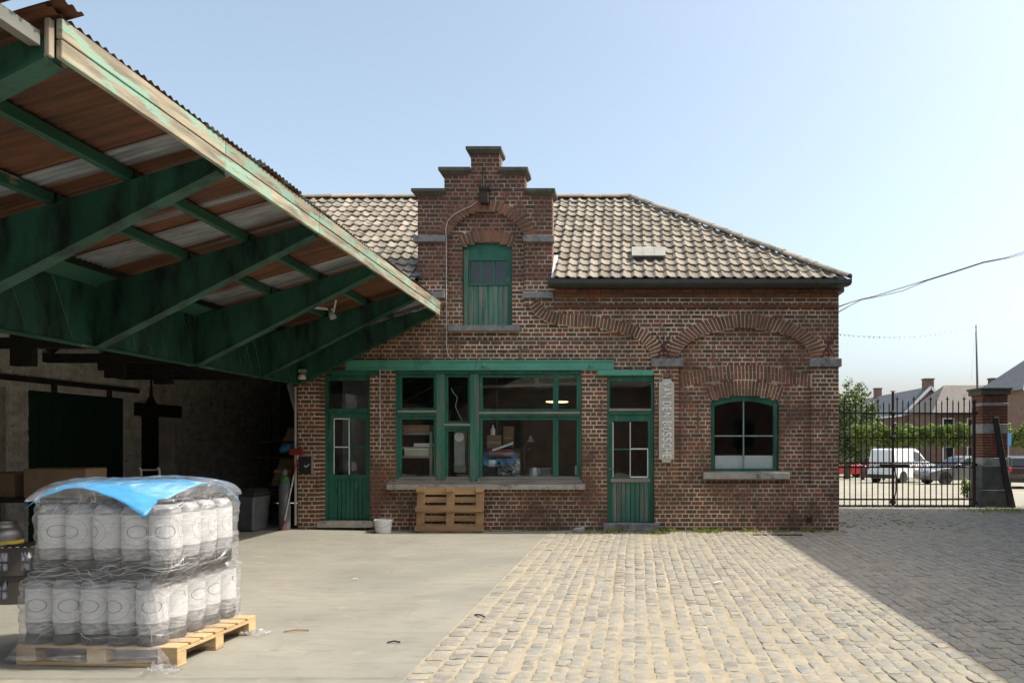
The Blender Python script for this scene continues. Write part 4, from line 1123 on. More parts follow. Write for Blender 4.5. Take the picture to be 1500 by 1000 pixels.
def keg_mesh_parts():
    K = 0.915
    def sc_(P): return [(r * 0.872, z * K) for r, z in P]
    body = MB(); body.lathe(sc_([(0.085, 0.03), (0.098, 0.06), (0.112, 0.13), (0.116, 0.16), (0.116, 0.44), (0.108, 0.475), (0.088, 0.505), (0.05, 0.52)]), n=28)
    label = MB(); label.lathe(sc_([(0.1175, 0.175), (0.1175, 0.435)]), n=36, cap=False)
    base = MB(); base.lathe(sc_([(0.092, 0.0), (0.110, 0.0), (0.1145, 0.05), (0.110, 0.085), (0.098, 0.03)]), n=24, cap=False)
    top = MB(); top.lathe(sc_([(0.05, 0.505), (0.062, 0.51), (0.062, 0.545), (0.045, 0.555), (0.03, 0.555)]), n=20)
    return (body.mesh('keg_body', KB, True), label.mesh('keg_label', KL, True, fix=False), base.mesh('base_ring', KC, True), top.mesh('keg_cap', KC, True))
KM = keg_mesh_parts()
WMpal = WM[pal]
rk = random.Random(21)
names_x = ['leftmost', 'second', 'middle', 'fourth', 'right corner']
side_n = ['', 'second', 'third', 'rearmost']
LSH = (-0.055, 0.04)                          # the upper layer leans towards the sunny side
side_n = ['', 'second', 'third', 'fourth', 'rearmost']
for lay in range(2):
    for i in range(5):
        for j in range(5):
            if not (j == 0 or i == 4) or (lay and j == 4): continue
            lx = (i - 2) * 0.2075 + LSH[lay] + rk.uniform(-0.003, 0.003); ly = (j - 2) * 0.2075 + rk.uniform(-0.003, 0.003)
            p = WMpal @ Vector((lx, ly, 0.146 + lay * 0.527))
            lvl = 'upper' if lay else 'lower'
            lab = f'white labelled keg, {names_x[i]} of the front row in the {lvl} layer under film' if j == 0 else f'white labelled keg, {side_n[j]} from the front corner along the sunny side, {lvl} layer'
            facing = -math.pi / 2 + rk.uniform(-0.9, 0.9) if (j == 0 and i < 4) else (rk.choice((2.4, -2.4, 0.1, -0.4, 0.4)) + rk.uniform(-0.2, 0.2) if j else rk.uniform(-1.5, -1.0))
            kg = thing('beer_keg', lab, 'keg', p, facing, 'kegs stacked on the wrapped pallet')
            for me, nm in zip(KM, ('keg_body', 'keg_label', 'base_ring', 'keg_cap')):
                o = bpy.data.objects.new(nm, me); COL.objects.link(o); put(o, kg, True)
# layer sheet between the kegs
lsh = MB()
n_ = 20; rows = []
lsh.box(-0.53, 0.475, -0.51, 0.36, 0.618, 0.667)
ls = lsh.build('layer_board', PLBLK, None, local=False)
ls.location = WMpal @ Vector((0, 0, 0)); ls.rotation_euler = (0, 0, PROT)
tag(ls, 'black layer board between the two layers of wrapped kegs', 'board')
# blue top sheet, corners drooping
BL = NT('blue_sheet'); BL.base(BL.ramp(BL.noise(3, BL.coord(), 3), [(0.3, (0.03, 0.30, 0.62)), (0.7, (0.05, 0.38, 0.72))])); BL.set(Roughness=0.3); BL.bump(BL.noise(9, BL.coord((1, 1, 1), rot=(0, 0, 0.5)), 5, 0.6, 1.0), 0.5, 0.02); BL = BL.mat
def top_z(u, v):                                # u,v in -1..1 over the load
    e = max(abs(u), abs(v)); c = abs(u * v)
    return 1.305 - 0.19 * c ** 2.2 - 0.02 * e ** 4 + 0.006 * math.sin(5 * u + 2 * v)
def bgrid(pts4, n, dz):
    rows = []
    for i in range(n + 1):
        r_ = []
        for k in range(n + 1):
            s_, t_ = i / n, k / n
            u = (1 - s_) * ((1 - t_) * pts4[0][0] + t_ * pts4[1][0]) + s_ * ((1 - t_) * pts4[3][0] + t_ * pts4[2][0])
            v = (1 - s_) * ((1 - t_) * pts4[0][1] + t_ * pts4[1][1]) + s_ * ((1 - t_) * pts4[3][1] + t_ * pts4[2][1])
            r_.append((u * 0.565 + 0.01, v * (0.525 if v < 0 else 0.336), top_z(u, v) + dz(s_, t_) + 0.006 * mnoise.noise(Vector((u * 4, v * 4, 7))) - 0.010 * abs(mnoise.noise(Vector((u * 3 + v * 5, v * 3 - u * 4, 2))))))
        rows.append(r_)
    return rows
m_ = MB(); m_.grid(bgrid([(-0.99, -0.93), (0.66, -1.03), (0.99, 1.0), (-0.95, 1.0)], 44, lambda s_, t_: -0.10 * max(0, (1 - s_) * t_ - 0.45) ** 1.3 * 3 - 0.012))
bs = m_.build('blue_top_sheet', BL, None, smooth=True, fix=False)
md = bs.modifiers.new('solid', 'SOLIDIFY'); md.thickness = 0.004
bs.location = WMpal @ Vector((0, 0, 0)); bs.rotation_euler = (0, 0, PROT)
tag(bs, 'bright blue top sheet with drooping corners over the wrapped kegs', 'sheet')
# stretch film
FM = NT('stretch_film'); FM.t.nodes.remove(FM.b)
_tr = FM.n('ShaderNodeBsdfTransparent'); _tr.inputs['Color'].default_value = (0.985, 0.985, 0.99, 1)
_gl = FM.n('ShaderNodeBsdfGlossy'); _gl.inputs['Roughness'].default_value = 0.12; _gl.inputs['Color'].default_value = (0.95, 0.95, 0.95, 1)
_df = FM.n('ShaderNodeBsdfTranslucent'); _df.inputs['Color'].default_value = (0.75, 0.75, 0.76, 1)
_d2 = FM.n('ShaderNodeBsdfDiffuse'); _d2.inputs['Color'].default_value = (0.75, 0.75, 0.76, 1)
_md = FM.n('ShaderNodeMixShader'); _md.inputs[0].default_value = 0.5; FM.l(_df.outputs[0], _md.inputs[1]); FM.l(_d2.outputs[0], _md.inputs[2])
_h1 = FM.noise(5, FM.coord((0.7, 0.7, 9)), 6, 0.6); _h2 = FM.noise(4, FM.coord((1, 1, 2.5), rot=(0.5, 0.4, 0)), 5, 0.6, 0.8)
_bp = FM.n('ShaderNodeBump'); _bp.inputs['Strength'].default_value = 0.9; _bp.inputs['Distance'].default_value = 0.05
FM.l(FM.math('ADD', _h1, FM.math('MULTIPLY', _h2, 1.2)), _bp.inputs['Height']); FM.l(_bp.outputs[0], _gl.inputs['Normal'])
_k = FM.ramp(_h1, [(0.36, 0.07), (0.56, 0.20), (0.72, 0.52)])
_m1 = FM.n('ShaderNodeMixShader'); FM.l(_k, _m1.inputs[0]); FM.l(_tr.outputs[0], _m1.inputs[1]); FM.l(_md.outputs[0], _m1.inputs[2])
_fr = thin_fresnel(FM, 1.45)
_m2 = FM.n('ShaderNodeMixShader'); FM.l(FM.math('MULTIPLY_ADD', _fr.outputs[0], 0.8, 0.04), _m2.inputs[0]); FM.l(_m1.outputs[0], _m2.inputs[1]); FM.l(_gl.outputs[0], _m2.inputs[2])
FM.l(_m2.outputs[0], FM.out.inputs['Surface']); FM = FM.mat
m_ = MB(); rows = []
NA = 320
levels = [0.06, 0.09, 0.12] + [0.14 + 0.0155 * k for k in range(66)] + [1.17, 1.21, 1.25]
def rrect(a, hx, hy, p):
    c, s_ = math.cos(a), math.sin(a); k = (abs(c / hx) ** p + abs(s_ / hy) ** p) ** (-1 / p)
    return c * k, s_ * k
for zi, z in enumerate(levels):
    row = []
    inset = 0.0
    if z > 0.60: inset = 0.010
    if 0.61 < z < 0.70: inset = 0.012
    if z < 0.15: inset = -0.06 * (0.15 - z) / 0.09
    if z > 1.02: inset = 0.008 + 0.006 * min(1, (z - 1.02) / 0.1)
    if z > 1.2: inset = -0.02
    for k in range(NA + 1):
        a = 2 * math.pi * (k % NA) / NA + 0.003
        x_, y_ = rrect(a, 0.556 - inset, 0.552 - inset, 9); sh_ = lerp(LSH[0], LSH[1], min(1, max(0, (z - 0.58) / 0.12)))
        if y_ > 0: y_ *= lerp(1.0, 0.64, min(1, max(0, (z - 0.58) / 0.12)))      # the upper layer is one row shorter
        nz = mnoise.noise(Vector((x_ * 5, y_ * 5, z * 5))) * 0.014 + mnoise.noise(Vector((x_ * 13, y_ * 13, z * 26 + x_ * 10 - y_ * 6))) * 0.013
        l = math.hypot(x_, y_)
        if z < 1.2: nz += 0.010 * abs(mnoise.noise(Vector((x_ * 9 + z * 5, y_ * 9 - z * 4, z * 14)))) - 0.012 * abs(mnoise.noise(Vector((x_ * 16 - z * 9, y_ * 16 + z * 12, z * 9))))
        zz = z + mnoise.noise(Vector((x_ * 3, y_ * 3, z))) * 0.012
        if z > 1.2: zz = top_z(x_ / 0.60, y_ / (0.585 if y_ < 0 else 0.375)) - (0.012 if z < 1.24 else -0.006); 
        row.append((x_ * (1 + nz / l) + (sh_ if z < 1.2 else 0.02), y_ * (1 + nz / l), zz))
    rows.append(row)
for q in (0.95, 0.88, 0.8, 0.72, 0.64, 0.56, 0.48, 0.4, 0.32, 0.24, 0.16, 0.08, 0.0):
    row = []
    for k in range(NA + 1):
        a = 2 * math.pi * (k % NA) / NA + 0.003
        x_, y_ = rrect(a, 0.56 * q + 1e-4, 0.555 * q + 1e-4, 9)
        if y_ > 0: y_ *= 0.64
        row.append((x_ + 0.02, y_, top_z(x_ / 0.60, y_ / (0.585 if y_ < 0 else 0.375)) + 0.012 + 0.010 * mnoise.noise(Vector((x_ * 14, y_ * 14, 0)))))
    rows.append(row)
m_.grid(rows)
film = m_.build('stretch_film', FM, None, smooth=True, fix=False)
film.location = WMpal @ Vector((0, 0, 0)); film.rotation_euler = (0, 0, PROT)
tag(film, 'crinkled clear stretch film wrapped tightly round the keg load', 'plastic film')
# tight creases in the film, as thin white threads whose colour paints in the glints
CRM = NT('film_crease'); CRM.t.nodes.remove(CRM.b)
_a = CRM.n('ShaderNodeBsdfTransparent'); _b = CRM.n('ShaderNodeBsdfGlossy'); _b.inputs['Roughness'].default_value = 0.25; _c2 = CRM.n('ShaderNodeBsdfDiffuse'); _c2.inputs['Color'].default_value = (0.85, 0.85, 0.86, 1)
_x1 = CRM.n('ShaderNodeMixShader'); _x1.inputs[0].default_value = 0.45; CRM.l(_c2.outputs[0], _x1.inputs[1]); CRM.l(_b.outputs[0], _x1.inputs[2])
_x2 = CRM.n('ShaderNodeMixShader'); _x2.inputs[0].default_value = 0.62; CRM.l(_a.outputs[0], _x2.inputs[1]); CRM.l(_x1.outputs[0], _x2.inputs[2]); CRM.l(_x2.outputs[0], CRM.out.inputs['Surface']); CRM = CRM.mat
HULL = rows
m_ = MB(); rc = random.Random(77)
def hull_p(zi, ai):
    zi = min(max(zi, 0), 70.99); i0 = int(zi); r0, r1 = HULL[i0], HULL[i0 + 1]; a0 = int(ai) % NA; a1 = (a0 + 1) % NA; t = ai - int(ai); u = zi - i0
    p = Vector(r0[a0]).lerp(Vector(r0[a1]), t); q = Vector(r1[a0]).lerp(Vector(r1[a1]), t)
    return p.lerp(q, u) * 1.0 + Vector((p.x, p.y, 0)).normalized() * 0.004
for k in range(230):
    kind = rc.random()
    if kind < 0.40: zi, ai, dz, da = rc.uniform(28, 44), rc.uniform(185, 345), rc.uniform(-5, 7), rc.uniform(12, 34)
    elif kind < 0.62: zi, ai, dz, da = rc.uniform(4, 60), 280 + rc.gauss(0, 3), rc.uniform(6, 18), rc.uniform(-3, 3)
    elif kind < 0.80: zi, ai, dz, da = rc.uniform(52, 68), rc.uniform(190, 345), rc.uniform(-3, 8), rc.uniform(6, 20)
    else: zi, ai, dz, da = rc.uniform(4, 60), rc.uniform(190, 345), rc.uniform(-6, 10), rc.uniform(4, 16)
    n_ = 10; ph = rc.uniform(0, 6)
    path = [hull_p(zi + dz * t / n_ + 0.5 * math.sin(ph + t), (ai + da * t / n_) % NA) for t in range(n_ + 1)]
    w_ = rc.uniform(0.0009, 0.0026)
    m_.tube(path, [w_ * math.sin(math.pi * (t + 0.5) / (n_ + 1)) for t in range(n_ + 1)], 4)
cr = m_.build('film_crease_glints', CRM, None, smooth=True, kind='stuff')
cr.parent = film
# loose ends of film
def crumple(name, c, size, seed, label, mat=FM):
    r2 = random.Random(seed); rows = []
    for i in range(9):
        row = []
        for k in range(9):
            u, v = i / 8 - 0.5, k / 8 - 0.5
            row.append((c[0] + u * size[0], c[1] + v * size[1], c[2] + 0.012 + size[2] * abs(mnoise.noise(Vector((u * 5 + seed, v * 5, seed)))) * 1.6 * (1 - abs(u) * 1.2)))
        rows.append(row)
    q = MB(); q.grid(rows); o = q.build(name, mat, None, smooth=True, fix=False); tag(o, label, 'plastic film', 'loose scraps of film'); return o
crumple('film_scrap', (-3.06, 6.22, gz(-3)), (0.20, 0.16, 0.10), 3, 'small crumpled film scrap on concrete behind the sunny pallet corner')
crumple('film_scrap', (-3.20, 5.20, gz(-3)), (0.22, 0.14, 0.12), 8, 'crumpled tail of film on concrete at the front pallet corner')

# crates, keg and cartons at the left edge
def crate(loc, rot, label):
    c = thing('bottle_crate', label, 'crate', loc, rot, 'stacked black bottle crates')
    W, D, H = 0.40, 0.30, 0.27; t = 0.012
    CM = CRATEM
    for nm, (x0, x1, y0, y1) in (('front_side', (-W / 2, W / 2, -D / 2, -D / 2 + t)), ('rear_side', (-W / 2, W / 2, D / 2 - t, D / 2))):
        m_ = MB()
        for a, b, z0, z1 in ((-W / 2, W / 2, 0, 0.05), (-W / 2, W / 2, 0.225, H), (-W / 2, -W / 2 + 0.06, 0.05, 0.225), (W / 2 - 0.06, W / 2, 0.05, 0.225), (-0.05, 0.05, 0.05, 0.225), (-0.14, -0.05, 0.12, 0.14), (0.05, 0.14, 0.12, 0.14)):
            m_.box(a, b, y0, y1, z0, z1)
        m_.build(nm, CM, c, local=True)
    for nm, (x0, x1) in (('end_side', (-W / 2, -W / 2 + t)), ('end_side', (W / 2 - t, W / 2))):
        m_ = MB()
        for a, b, z0, z1 in ((-D / 2 + t, D / 2 - t, 0, 0.05), (-D / 2 + t, D / 2 - t, 0.23, H), (-D / 2 + t, -0.06, 0.05, 0.23), (0.06, D / 2 - t, 0.05, 0.23), (-0.06, 0.06, 0.14, 0.16)):
            m_.box(x0, x1, a, b, z0, z1)
        m_.build(nm, CM, c, local=True)
    m_ = MB(); m_.box(-W / 2 - .008, W / 2 + .008, -D / 2 - .008, D / 2 + .008, H, H + 0.012) if False else m_.box(-W / 2 + t, W / 2 - t, -D / 2 + t, D / 2 - t, 0.004, 0.012); m_.build('crate_floor', CM, c, local=True)
    for i in range(6):
        for j in range(4):
            if j > 1 and i < 4: continue
            m_ = MB(); m_.lathe([(0.026, 0.0), (0.028, 0.02), (0.028, 0.14), (0.012, 0.19), (0.012, 0.235), (0.014, 0.235), (0.014, 0.25)], (-0.155 + i * 0.062, -0.1 + j * 0.066, 0.014), 8)
            m_.build('bottle', BOTG, c, local=True, smooth=True)
    return c
CRATEM = surf('dark_crate_plastic', (0.05, 0.043, 0.036), (0.085, 0.075, 0.062), 5, 0.5, 0.1, 0.002, 40)
BOTG = surf('pale_bottle_glass', (0.30, 0.30, 0.36), (0.60, 0.60, 0.68), 14, 0.15, 0.0)
crate((-5.93, 7.42, gz(-6)), rad(14), 'lower black bottle crate, under another beside the wrapped pallet')
crate((-5.92, 7.41, gz(-6) + 0.274), rad(15), 'upper black bottle crate with bottles, atop the stack beside the wrapped pallet')
kg = thing('steel_keg', 'grey steel keg with yellow band standing behind the black crates', 'keg', (-6.92, 8.35, gz(-6.7)))
m_ = MB(); m_.lathe([(0.17, 0), (0.2, 0.0), (0.205, 0.05), (0.2, 0.09), (0.212, 0.13), (0.205, 0.2), (0.205, 0.42), (0.212, 0.5), (0.2, 0.55), (0.17, 0.60), (0.15, 0.61), (0.15, 0.66), (0.16, 0.67)], n=28); m_.build('keg_body', STEEL, kg, local=True, smooth=True)
m_ = MB(); m_.lathe([(0.209, 0.43), (0.209, 0.49)], n=28, cap=False); m_.build('yellow_band', surf('yellow_band', (0.55, 0.42, 0.04), (0.65, 0.5, 0.06), 6), kg, local=True, smooth=True, fix=False)
def carton(name, loc, rot, W, D, H, label, mat=CARD, flaps=True, cat='carton', group=None):
    c = thing(name, label, cat, loc, rot, group)
    m_ = MB(); m_.box(-W / 2, W / 2, -D / 2, D / 2, 0, H); m_.build('carton_body', mat, c, local=True, bevel=0.006)
    if flaps:
        for s_ in (-1, 1):
            m_ = MB(); m_.hexa([(-W / 2, s_ * 0.004, H + .002), (W / 2, s_ * 0.004, H + .002), (W / 2, s_ * D / 2, H + .002), (-W / 2, s_ * D / 2, H + .002), (-W / 2, s_ * 0.004, H + .006), (W / 2, s_ * 0.004, H + .010), (W / 2, s_ * D / 2, H + .006), (-W / 2, s_ * D / 2, H + .006)])
            m_.build('flap', mat, c, local=True)
    m_ = MB(); m_.box(-W / 2 - .001, W / 2 + .001, -0.025, 0.025, H + 0.0101, H + 0.0112); m_.build('tape', surf('parcel_tape', (0.32, 0.23, 0.13), (0.36, 0.26, 0.15), 4, 0.3), c, local=True)
    return c
# dark bench with cartons behind the pallet
bn = thing('work_bench', 'dark timber bench along the whitewashed wall, cartons on it', 'bench', (-7.75, 10.0, gz(-8) - 0.01))
m_ = MB(); m_.box(-1.0, 1.0, -0.45, 0.45, 0.78, 0.84); m_.build('bench_top', DARKW, bn, local=True)
for sx in (-0.92, 0.92):
    for sy in (-0.38, 0.38):
        m_ = MB(); m_.box(sx - .04, sx + .04, sy - .04, sy + .04, 0, 0.779); m_.build('leg', DARKW, bn, local=True)
carton('carton', (-7.30, 9.85, gz(-8) + 0.832), rad(8), 0.72, 0.5, 0.36, 'long brown carton lying on the dark bench, nearest the green sliding door')
carton('carton', (-8.02, 9.9, gz(-8) + 0.832), rad(-6), 0.5, 0.5, 0.31, 'dark sided open carton on the left of the bench')
carton('carton', (-6.35, 8.9, gz(-6.4)), rad(12), 0.42, 0.4, 0.66, 'tall brown carton on the floor behind the steel keg')
tr = thing('sack_trolley', 'sack trolley with pale upright handles behind the blue topped load', 'trolley', (-6.55, 10.4, gz(-6.5)), rad(5))
for s_ in (-0.12, 0.12):
    m_ = MB(); m_.tube([(s_, 0.0, 0.1), (s_, 0.0, 1.0), (s_, -0.02, 1.17), (s_, -0.06, 1.2)], 0.016, 8); m_.build('upright', GREYP, tr, local=True, smooth=True)
    m_ = MB(); m_.lathe([(0.09, -0.025), (0.10, 0.0), (0.09, 0.025)], (s_ * 1.4, 0.06, 0.1), 16, axis='x'); m_.build('wheel', RUBBER, tr, local=True, smooth=True)
for z in (0.3, 0.7, 1.17):
    m_ = MB(); m_.tube([(-0.12, -0.01, z), (0.12, -0.01, z)], 0.012, 6); m_.build('cross_bar', GREYP, tr, local=True)
m_ = MB(); m_.box(-0.17, 0.17, -0.24, 0.0, 0.015, 0.025); m_.build('toe_plate', GREYP, tr, local=True)

# grey bin at the passage
bn_ = thing('wheelie_bin', 'grey plastic bin with dark lid beside the brick corner', 'bin', (-6.70, 13.38, gz(-6.7)), rad(-6))
m_ = MB()
def frus(m_, w0, d0, w1, d1, z0, z1):
    m_.hexa([(-w0, -d0, z0), (w0, -d0, z0), (w0, d0, z0), (-w0, d0, z0), (-w1, -d1, z1), (w1, -d1, z1), (w1, d1, z1), (-w1, d1, z1)])
frus(m_, 0.22, 0.2, 0.27, 0.25, 0.0, 0.62); m_.build('bin_body', PLGRY, bn_, local=True, bevel=0.02)
for k in (-0.19, 0.19):
    m_ = MB(); m_.hexa([(k - .02, -.235, 0.02), (k + .02, -.235, 0.02), (k + .02, -.2, 0.02), (k - .02, -.2, 0.02), (k * 1.2 - .02, -.275, 0.6), (k * 1.2 + .02, -.275, 0.6), (k * 1.2 + .02, -.24, 0.6), (k * 1.2 - .02, -.24, 0.6)]); m_.build('rib', PLGRY, bn_, local=True)
m_ = MB(); frus(m_, 0.295, 0.275, 0.29, 0.27, 0.62, 0.68); frus(m_, 0.285, 0.265, 0.20, 0.18, 0.681, 0.735); m_.build('lid', surf('dark_lid', (0.028, 0.029, 0.03), (0.05, 0.05, 0.052), 6, 0.45), bn_, local=True, bevel=0.012)
# gas cylinder
gc = thing('gas_cylinder', 'grey gas cylinder with green shoulder between the bin and brick corner', 'gas cylinder', (-6.13, 13.52, gz(-6.1)))
m_ = MB(); m_.lathe([(0.09, 0), (0.098, 0.02), (0.098, 0.82)], n=20); m_.build('cylinder_body', PLGRY, gc, local=True, smooth=True)
m_ = MB(); m_.lathe([(0.0985, 0.82), (0.095, 0.88), (0.07, 0.94), (0.035, 0.97)], n=20, cap=False); m_.build('shoulder', surf('cylinder_green', (0.03, 0.09, 0.025), (0.045, 0.12, 0.035), 6, 0.5), gc, local=True, smooth=True, fix=False)
m_ = MB(); m_.lathe([(0.035, 0.965), (0.05, 0.98), (0.05, 1.06), (0.02, 1.08)], n=14); m_.build('valve_guard', PLGRY, gc, local=True, smooth=True)
# broom, head up
br = thing('broom', 'red headed broom leaning head up against the brick corner', 'broom', (-6.08, 13.38, gz(-6)))
p0, p1 = Vector((-6.09, 13.36, gz(-6) + 0.01)), Vector((-5.93, 13.62, 1.38))
m_ = MB(); m_.tube([p0.lerp(p1, 0.13), p1], 0.013, 8); m_.build('pole', surf('pole_paint', (0.45, 0.42, 0.40), (0.6, 0.56, 0.53), 5, 0.5), br)
m_ = MB(); m_.tube([p0, p0.lerp(p1, 0.13)], 0.019, 8); m_.build('grip', REDP, br)
m_ = MB(); m_.tube([p0.lerp(p1, 0.72), p0.lerp(p1, 0.94)], 0.0145, 8); m_.build('pole_sleeve', REDP, br)
m_ = MB(); m_.box(p1.x - 0.15, p1.x + 0.09, p1.y - 0.04, p1.y + 0.03, p1.z - 0.01, p1.z + 0.035); m_.build('head', REDP, br, bevel=0.008)
m_ = MB(); 
for k in range(14): m_.box(p1.x - 0.145 + k * 0.0165, p1.x - 0.135 + k * 0.0165, p1.y - 0.03, p1.y + 0.02, p1.z + 0.036, p1.z + 0.10)
m_.build('bristles', REDP, br, kind='stuff')
# stored boards and boxes in the passage
for nm, lab, px0, px1, py0, py1, yy, lean, mt, cat in (
    ('carton', 'pale carton leaning high in the dark passage beside the brick corner', 408, 432, 626, 661, 14.6, 0.18, CARD, 'carton'),
    ('carton', 'brown carton standing lower in the passage behind the bin', 395, 424, 668, 712, 14.7, 0.22, CARD, 'carton')):
    a = at(px0, py1, yy); b = at(px1, py0, yy)
    c = thing(nm, lab, cat, (a.x, yy, a.z))
    w, h = b.x - a.x, b.z - a.z
    m_ = MB(); m_.hexa([(0, 0, 0), (w, 0, 0), (w, .25, 0), (0, .25, 0), (lean, 0.02, h), (w + lean * .4, 0.02, h), (w + lean * .4, .27, h), (lean, .27, h)]); m_.build('carton_body', mt, c, local=True, bevel=0.01)
    m_ = MB(); m_.hexa([(0.08, -0.004, h * .45), (w + .03, -0.004, h * .45), (w + .03, 0, h * .45), (0.08, 0, h * .45), (0.09, -0.003, h * .55), (w + .035, -0.003, h * .55), (w + .035, .001, h * .55), (0.09, .001, h * .55)]); m_.build('tape', PALW, c, local=True)
rk_ = thing('storage_rack', 'dark steel rack in the passage, cartons on its shelves', 'rack', (-6.45, 14.95, 0))
for k, zz in enumerate((0.02, 0.72, 1.32, 1.62)):
    m_ = MB(); m_.box(-0.75, 0.42, -0.45, 0.3, zz - 0.03 if k else 0.0, zz); m_.build('shelf', DARKW, rk_, local=True)
for sx in (-0.74, 0.41):
    m_ = MB(); m_.box(sx - .02, sx + .02, 0.26, 0.30, 0, 2.2); m_.build('rack_post', DARKW, rk_, local=True)
p_ = at(419, 656, 14.35)
m_ = MB(); 
for k in range(1): m_.tube([p_ + Vector((-0.1, 0, -0.06)), p_ + Vector((-0.03, 0, -0.01)), p_ + Vector((0.06, 0, 0.03)), p_ + Vector((0.14, 0, 0.09))], [0.05, 0.085, 0.06, 0.015], 10)
o = m_.build('blue_scoop', BLUEP, None, smooth=True); tag(o, 'small blue plastic scoop lying on the cartons in the passage', 'scoop')
# noticeboard on the brick corner
nb = thing('notice_panel', 'small black notice panel with pale right edge on the brick corner', 'notice board', (fx(449), FY, fz(694)))
m_ = MB(); m_.box(fx(439), fx(457), FY - 0.035, FY - 0.004, fz(694), fz(668)); m_.build('panel', PLBLK, nb, bevel=0.004)
m_ = MB(); m_.box(fx(457.1), fx(459), FY - 0.04, FY - 0.004, fz(694), fz(667)); m_.box(fx(439), fx(457), FY - 0.04, FY - 0.004, fz(667.9), fz(667)); m_.build('panel_frame', GREYP, nb)
m_ = MB(); m_.bar((fx(447), FY - 0.037, fz(681)), (fx(449.5), FY - 0.037, fz(684)), 0.006, 0.012); m_.bar((fx(449.5), FY - 0.037, fz(684)), (fx(454), FY - 0.037, fz(679.5)), 0.006, 0.012); m_.build('white_mark', WHITEP, nb)
# white conduit at the corner and the diagonal strut
m_ = MB(); m_.tube([(fx(433.5), FY - 0.02, 0.1), (fx(433.5), FY - 0.02, fz(566))], 0.022, 8); o = m_.build('corner_pipe', surf('pipe_paint', (0.32, 0.32, 0.29), (0.42, 0.42, 0.38), 4), None); tag(o, 'thin pale vertical pipe at the left brick corner', 'pipe')
m_ = MB(); m_.bar((fx(420), FY + 0.12, fz(562)), (fx(434), FY + 0.02, fz(600)), 0.09, 0.06); o = m_.build('diagonal_strut', GREYP, None); tag(o, 'short grey diagonal strut under the girder at the brick corner', 'strut')

# bucket
bk = thing('bucket', 'white plastic bucket standing on the concrete near the wall', 'bucket', (fx(571.5) - 0.02, 13.38, gz(-4.3)))
m_ = MB(); m_.lathe([(0.0, 0.004), (0.128, 0.0), (0.132, 0.01), (0.152, 0.20), (0.158, 0.203), (0.158, 0.235), (0.148, 0.235), (0.145, 0.20), (0.122, 0.012), (0.0, 0.012)], n=32, cap=False); m_.build('bucket_body', WHITEP, bk, local=True, smooth=False, autos=40)
m_ = MB(); m_.tube([(0.16 * math.cos(a), -0.02 - 0.155 * math.sin(a), 0.21 - 0.10 * math.sin(a)) for a in [math.pi * k / 12 for k in range(13)]], 0.004, 6); m_.build('handle', GREYP, bk, local=True)
# leaning old pallet (long edge on the ground)
lp = thing('leaning_pallet', 'weathered wooden pallet standing on edge against the wall under the shop window', 'pallet', (fx(662), 13.42, 0))
def LPB(x0, x1, y0, y1, z0, z1, nm, mat=PALO):
    a = rad(7)
    def T(x_, y_, z_): return (x_, y_ * math.cos(a) + z_ * math.sin(a) - 0.01, z_ * math.cos(a) - y_ * math.sin(a) + 0.019)
    m_ = MB(); m_.hexa([T(x0, y0, z0), T(x1, y0, z0), T(x1, y1, z0), T(x0, y1, z0), T(x0, y0, z1), T(x1, y0, z1), T(x1, y1, z1), T(x0, y1, z1)], R.random()); return m_.build(nm, mat, lp, local=True, bevel=0.004)
for z0, z1 in ((0.0, 0.10), (0.35, 0.45)): LPB(-0.6, 0.6, 0.0, 0.022, z0, z1, 'bottom_board')
for xb in (-0.5275, 0, 0.5275):
    for z0, z1 in ((0.0, 0.10), (0.35, 0.45), (0.70, 0.80)): LPB(xb - 0.0725, xb + 0.0725, 0.0225, 0.1, z0, z1, 'block', PALW if z0 > 0.6 else PALO)  # top blocks in paler pine: the sun on them put into the colour
    LPB(xb - 0.0725, xb + 0.0725, 0.1005, 0.122, 0, 0.8, 'stringer_board')
for zb, w in ((0.07, 0.07), (0.235, 0.05), (0.4, 0.07), (0.565, 0.05), (0.73, 0.07)): LPB(-0.6, 0.6, 0.1225, 0.144, zb - w, zb + w, 'deck_board')
# loose stone by the wall
m_ = MB(); m_.hexa([(fx(841), 13.46, 0), (fx(855), 13.40, 0), (fx(857), 13.55, 0), (fx(843), 13.6, 0), (fx(840), 13.47, 0.06), (fx(857), 13.41, 0.085), (fx(858), 13.55, 0.09), (fx(843), 13.6, 0.07)])
o = m_.build('loose_brick', STONEL, None, bevel=0.008); tag(o, 'loose pale stone lying against the wall left of the worn door', 'stone')
# drain slot
m_ = MB(); m_.box(2.15, 3.0, 13.02, 13.10, -0.005, 0.012); o = m_.build('drain_grate', IRON, None); tag(o, 'narrow dark drain slot in the cobbles near the right window', 'drain')
# litter
for i, (x_, y_, l, a, lab, mt) in enumerate(((-2.78, 6.35, 0.10, 0.2, 'short brown twig on the concrete in the middle foreground', PALO), (-1.85, 5.98, 0.05, 0.1, 'dark leaf scrap on the concrete near its cobbled edge', DARKW), (-1.35, 6.9, 0.07, -0.7, 'curled dark bark scrap among the cobbles', DARKW), (1.02, 8.55, 0.06, 0.4, 'small white paper scrap on the sunny cobbles near the shadow', WHITEP), (-3.15, 8.75, 0.03, 0, 'tiny white chip on the concrete beyond the twig', WHITEP), (-3.35, 5.62, 0.03, 0, 'tiny white chip on the concrete close to the wrapped load', WHITEP))):
    m_ = MB(); z_ = gz(x_) + 0.012
    m_.tube([(x_ - l * math.cos(a), y_ - l * math.sin(a), z_), (x_, y_ + 0.01, z_ + 0.008), (x_ + l * math.cos(a), y_ + l * math.sin(a), z_)], 0.007, 5); o = m_.build('twig' if i == 0 else 'litter_scrap', mt, None); tag(o, lab, 'litter')
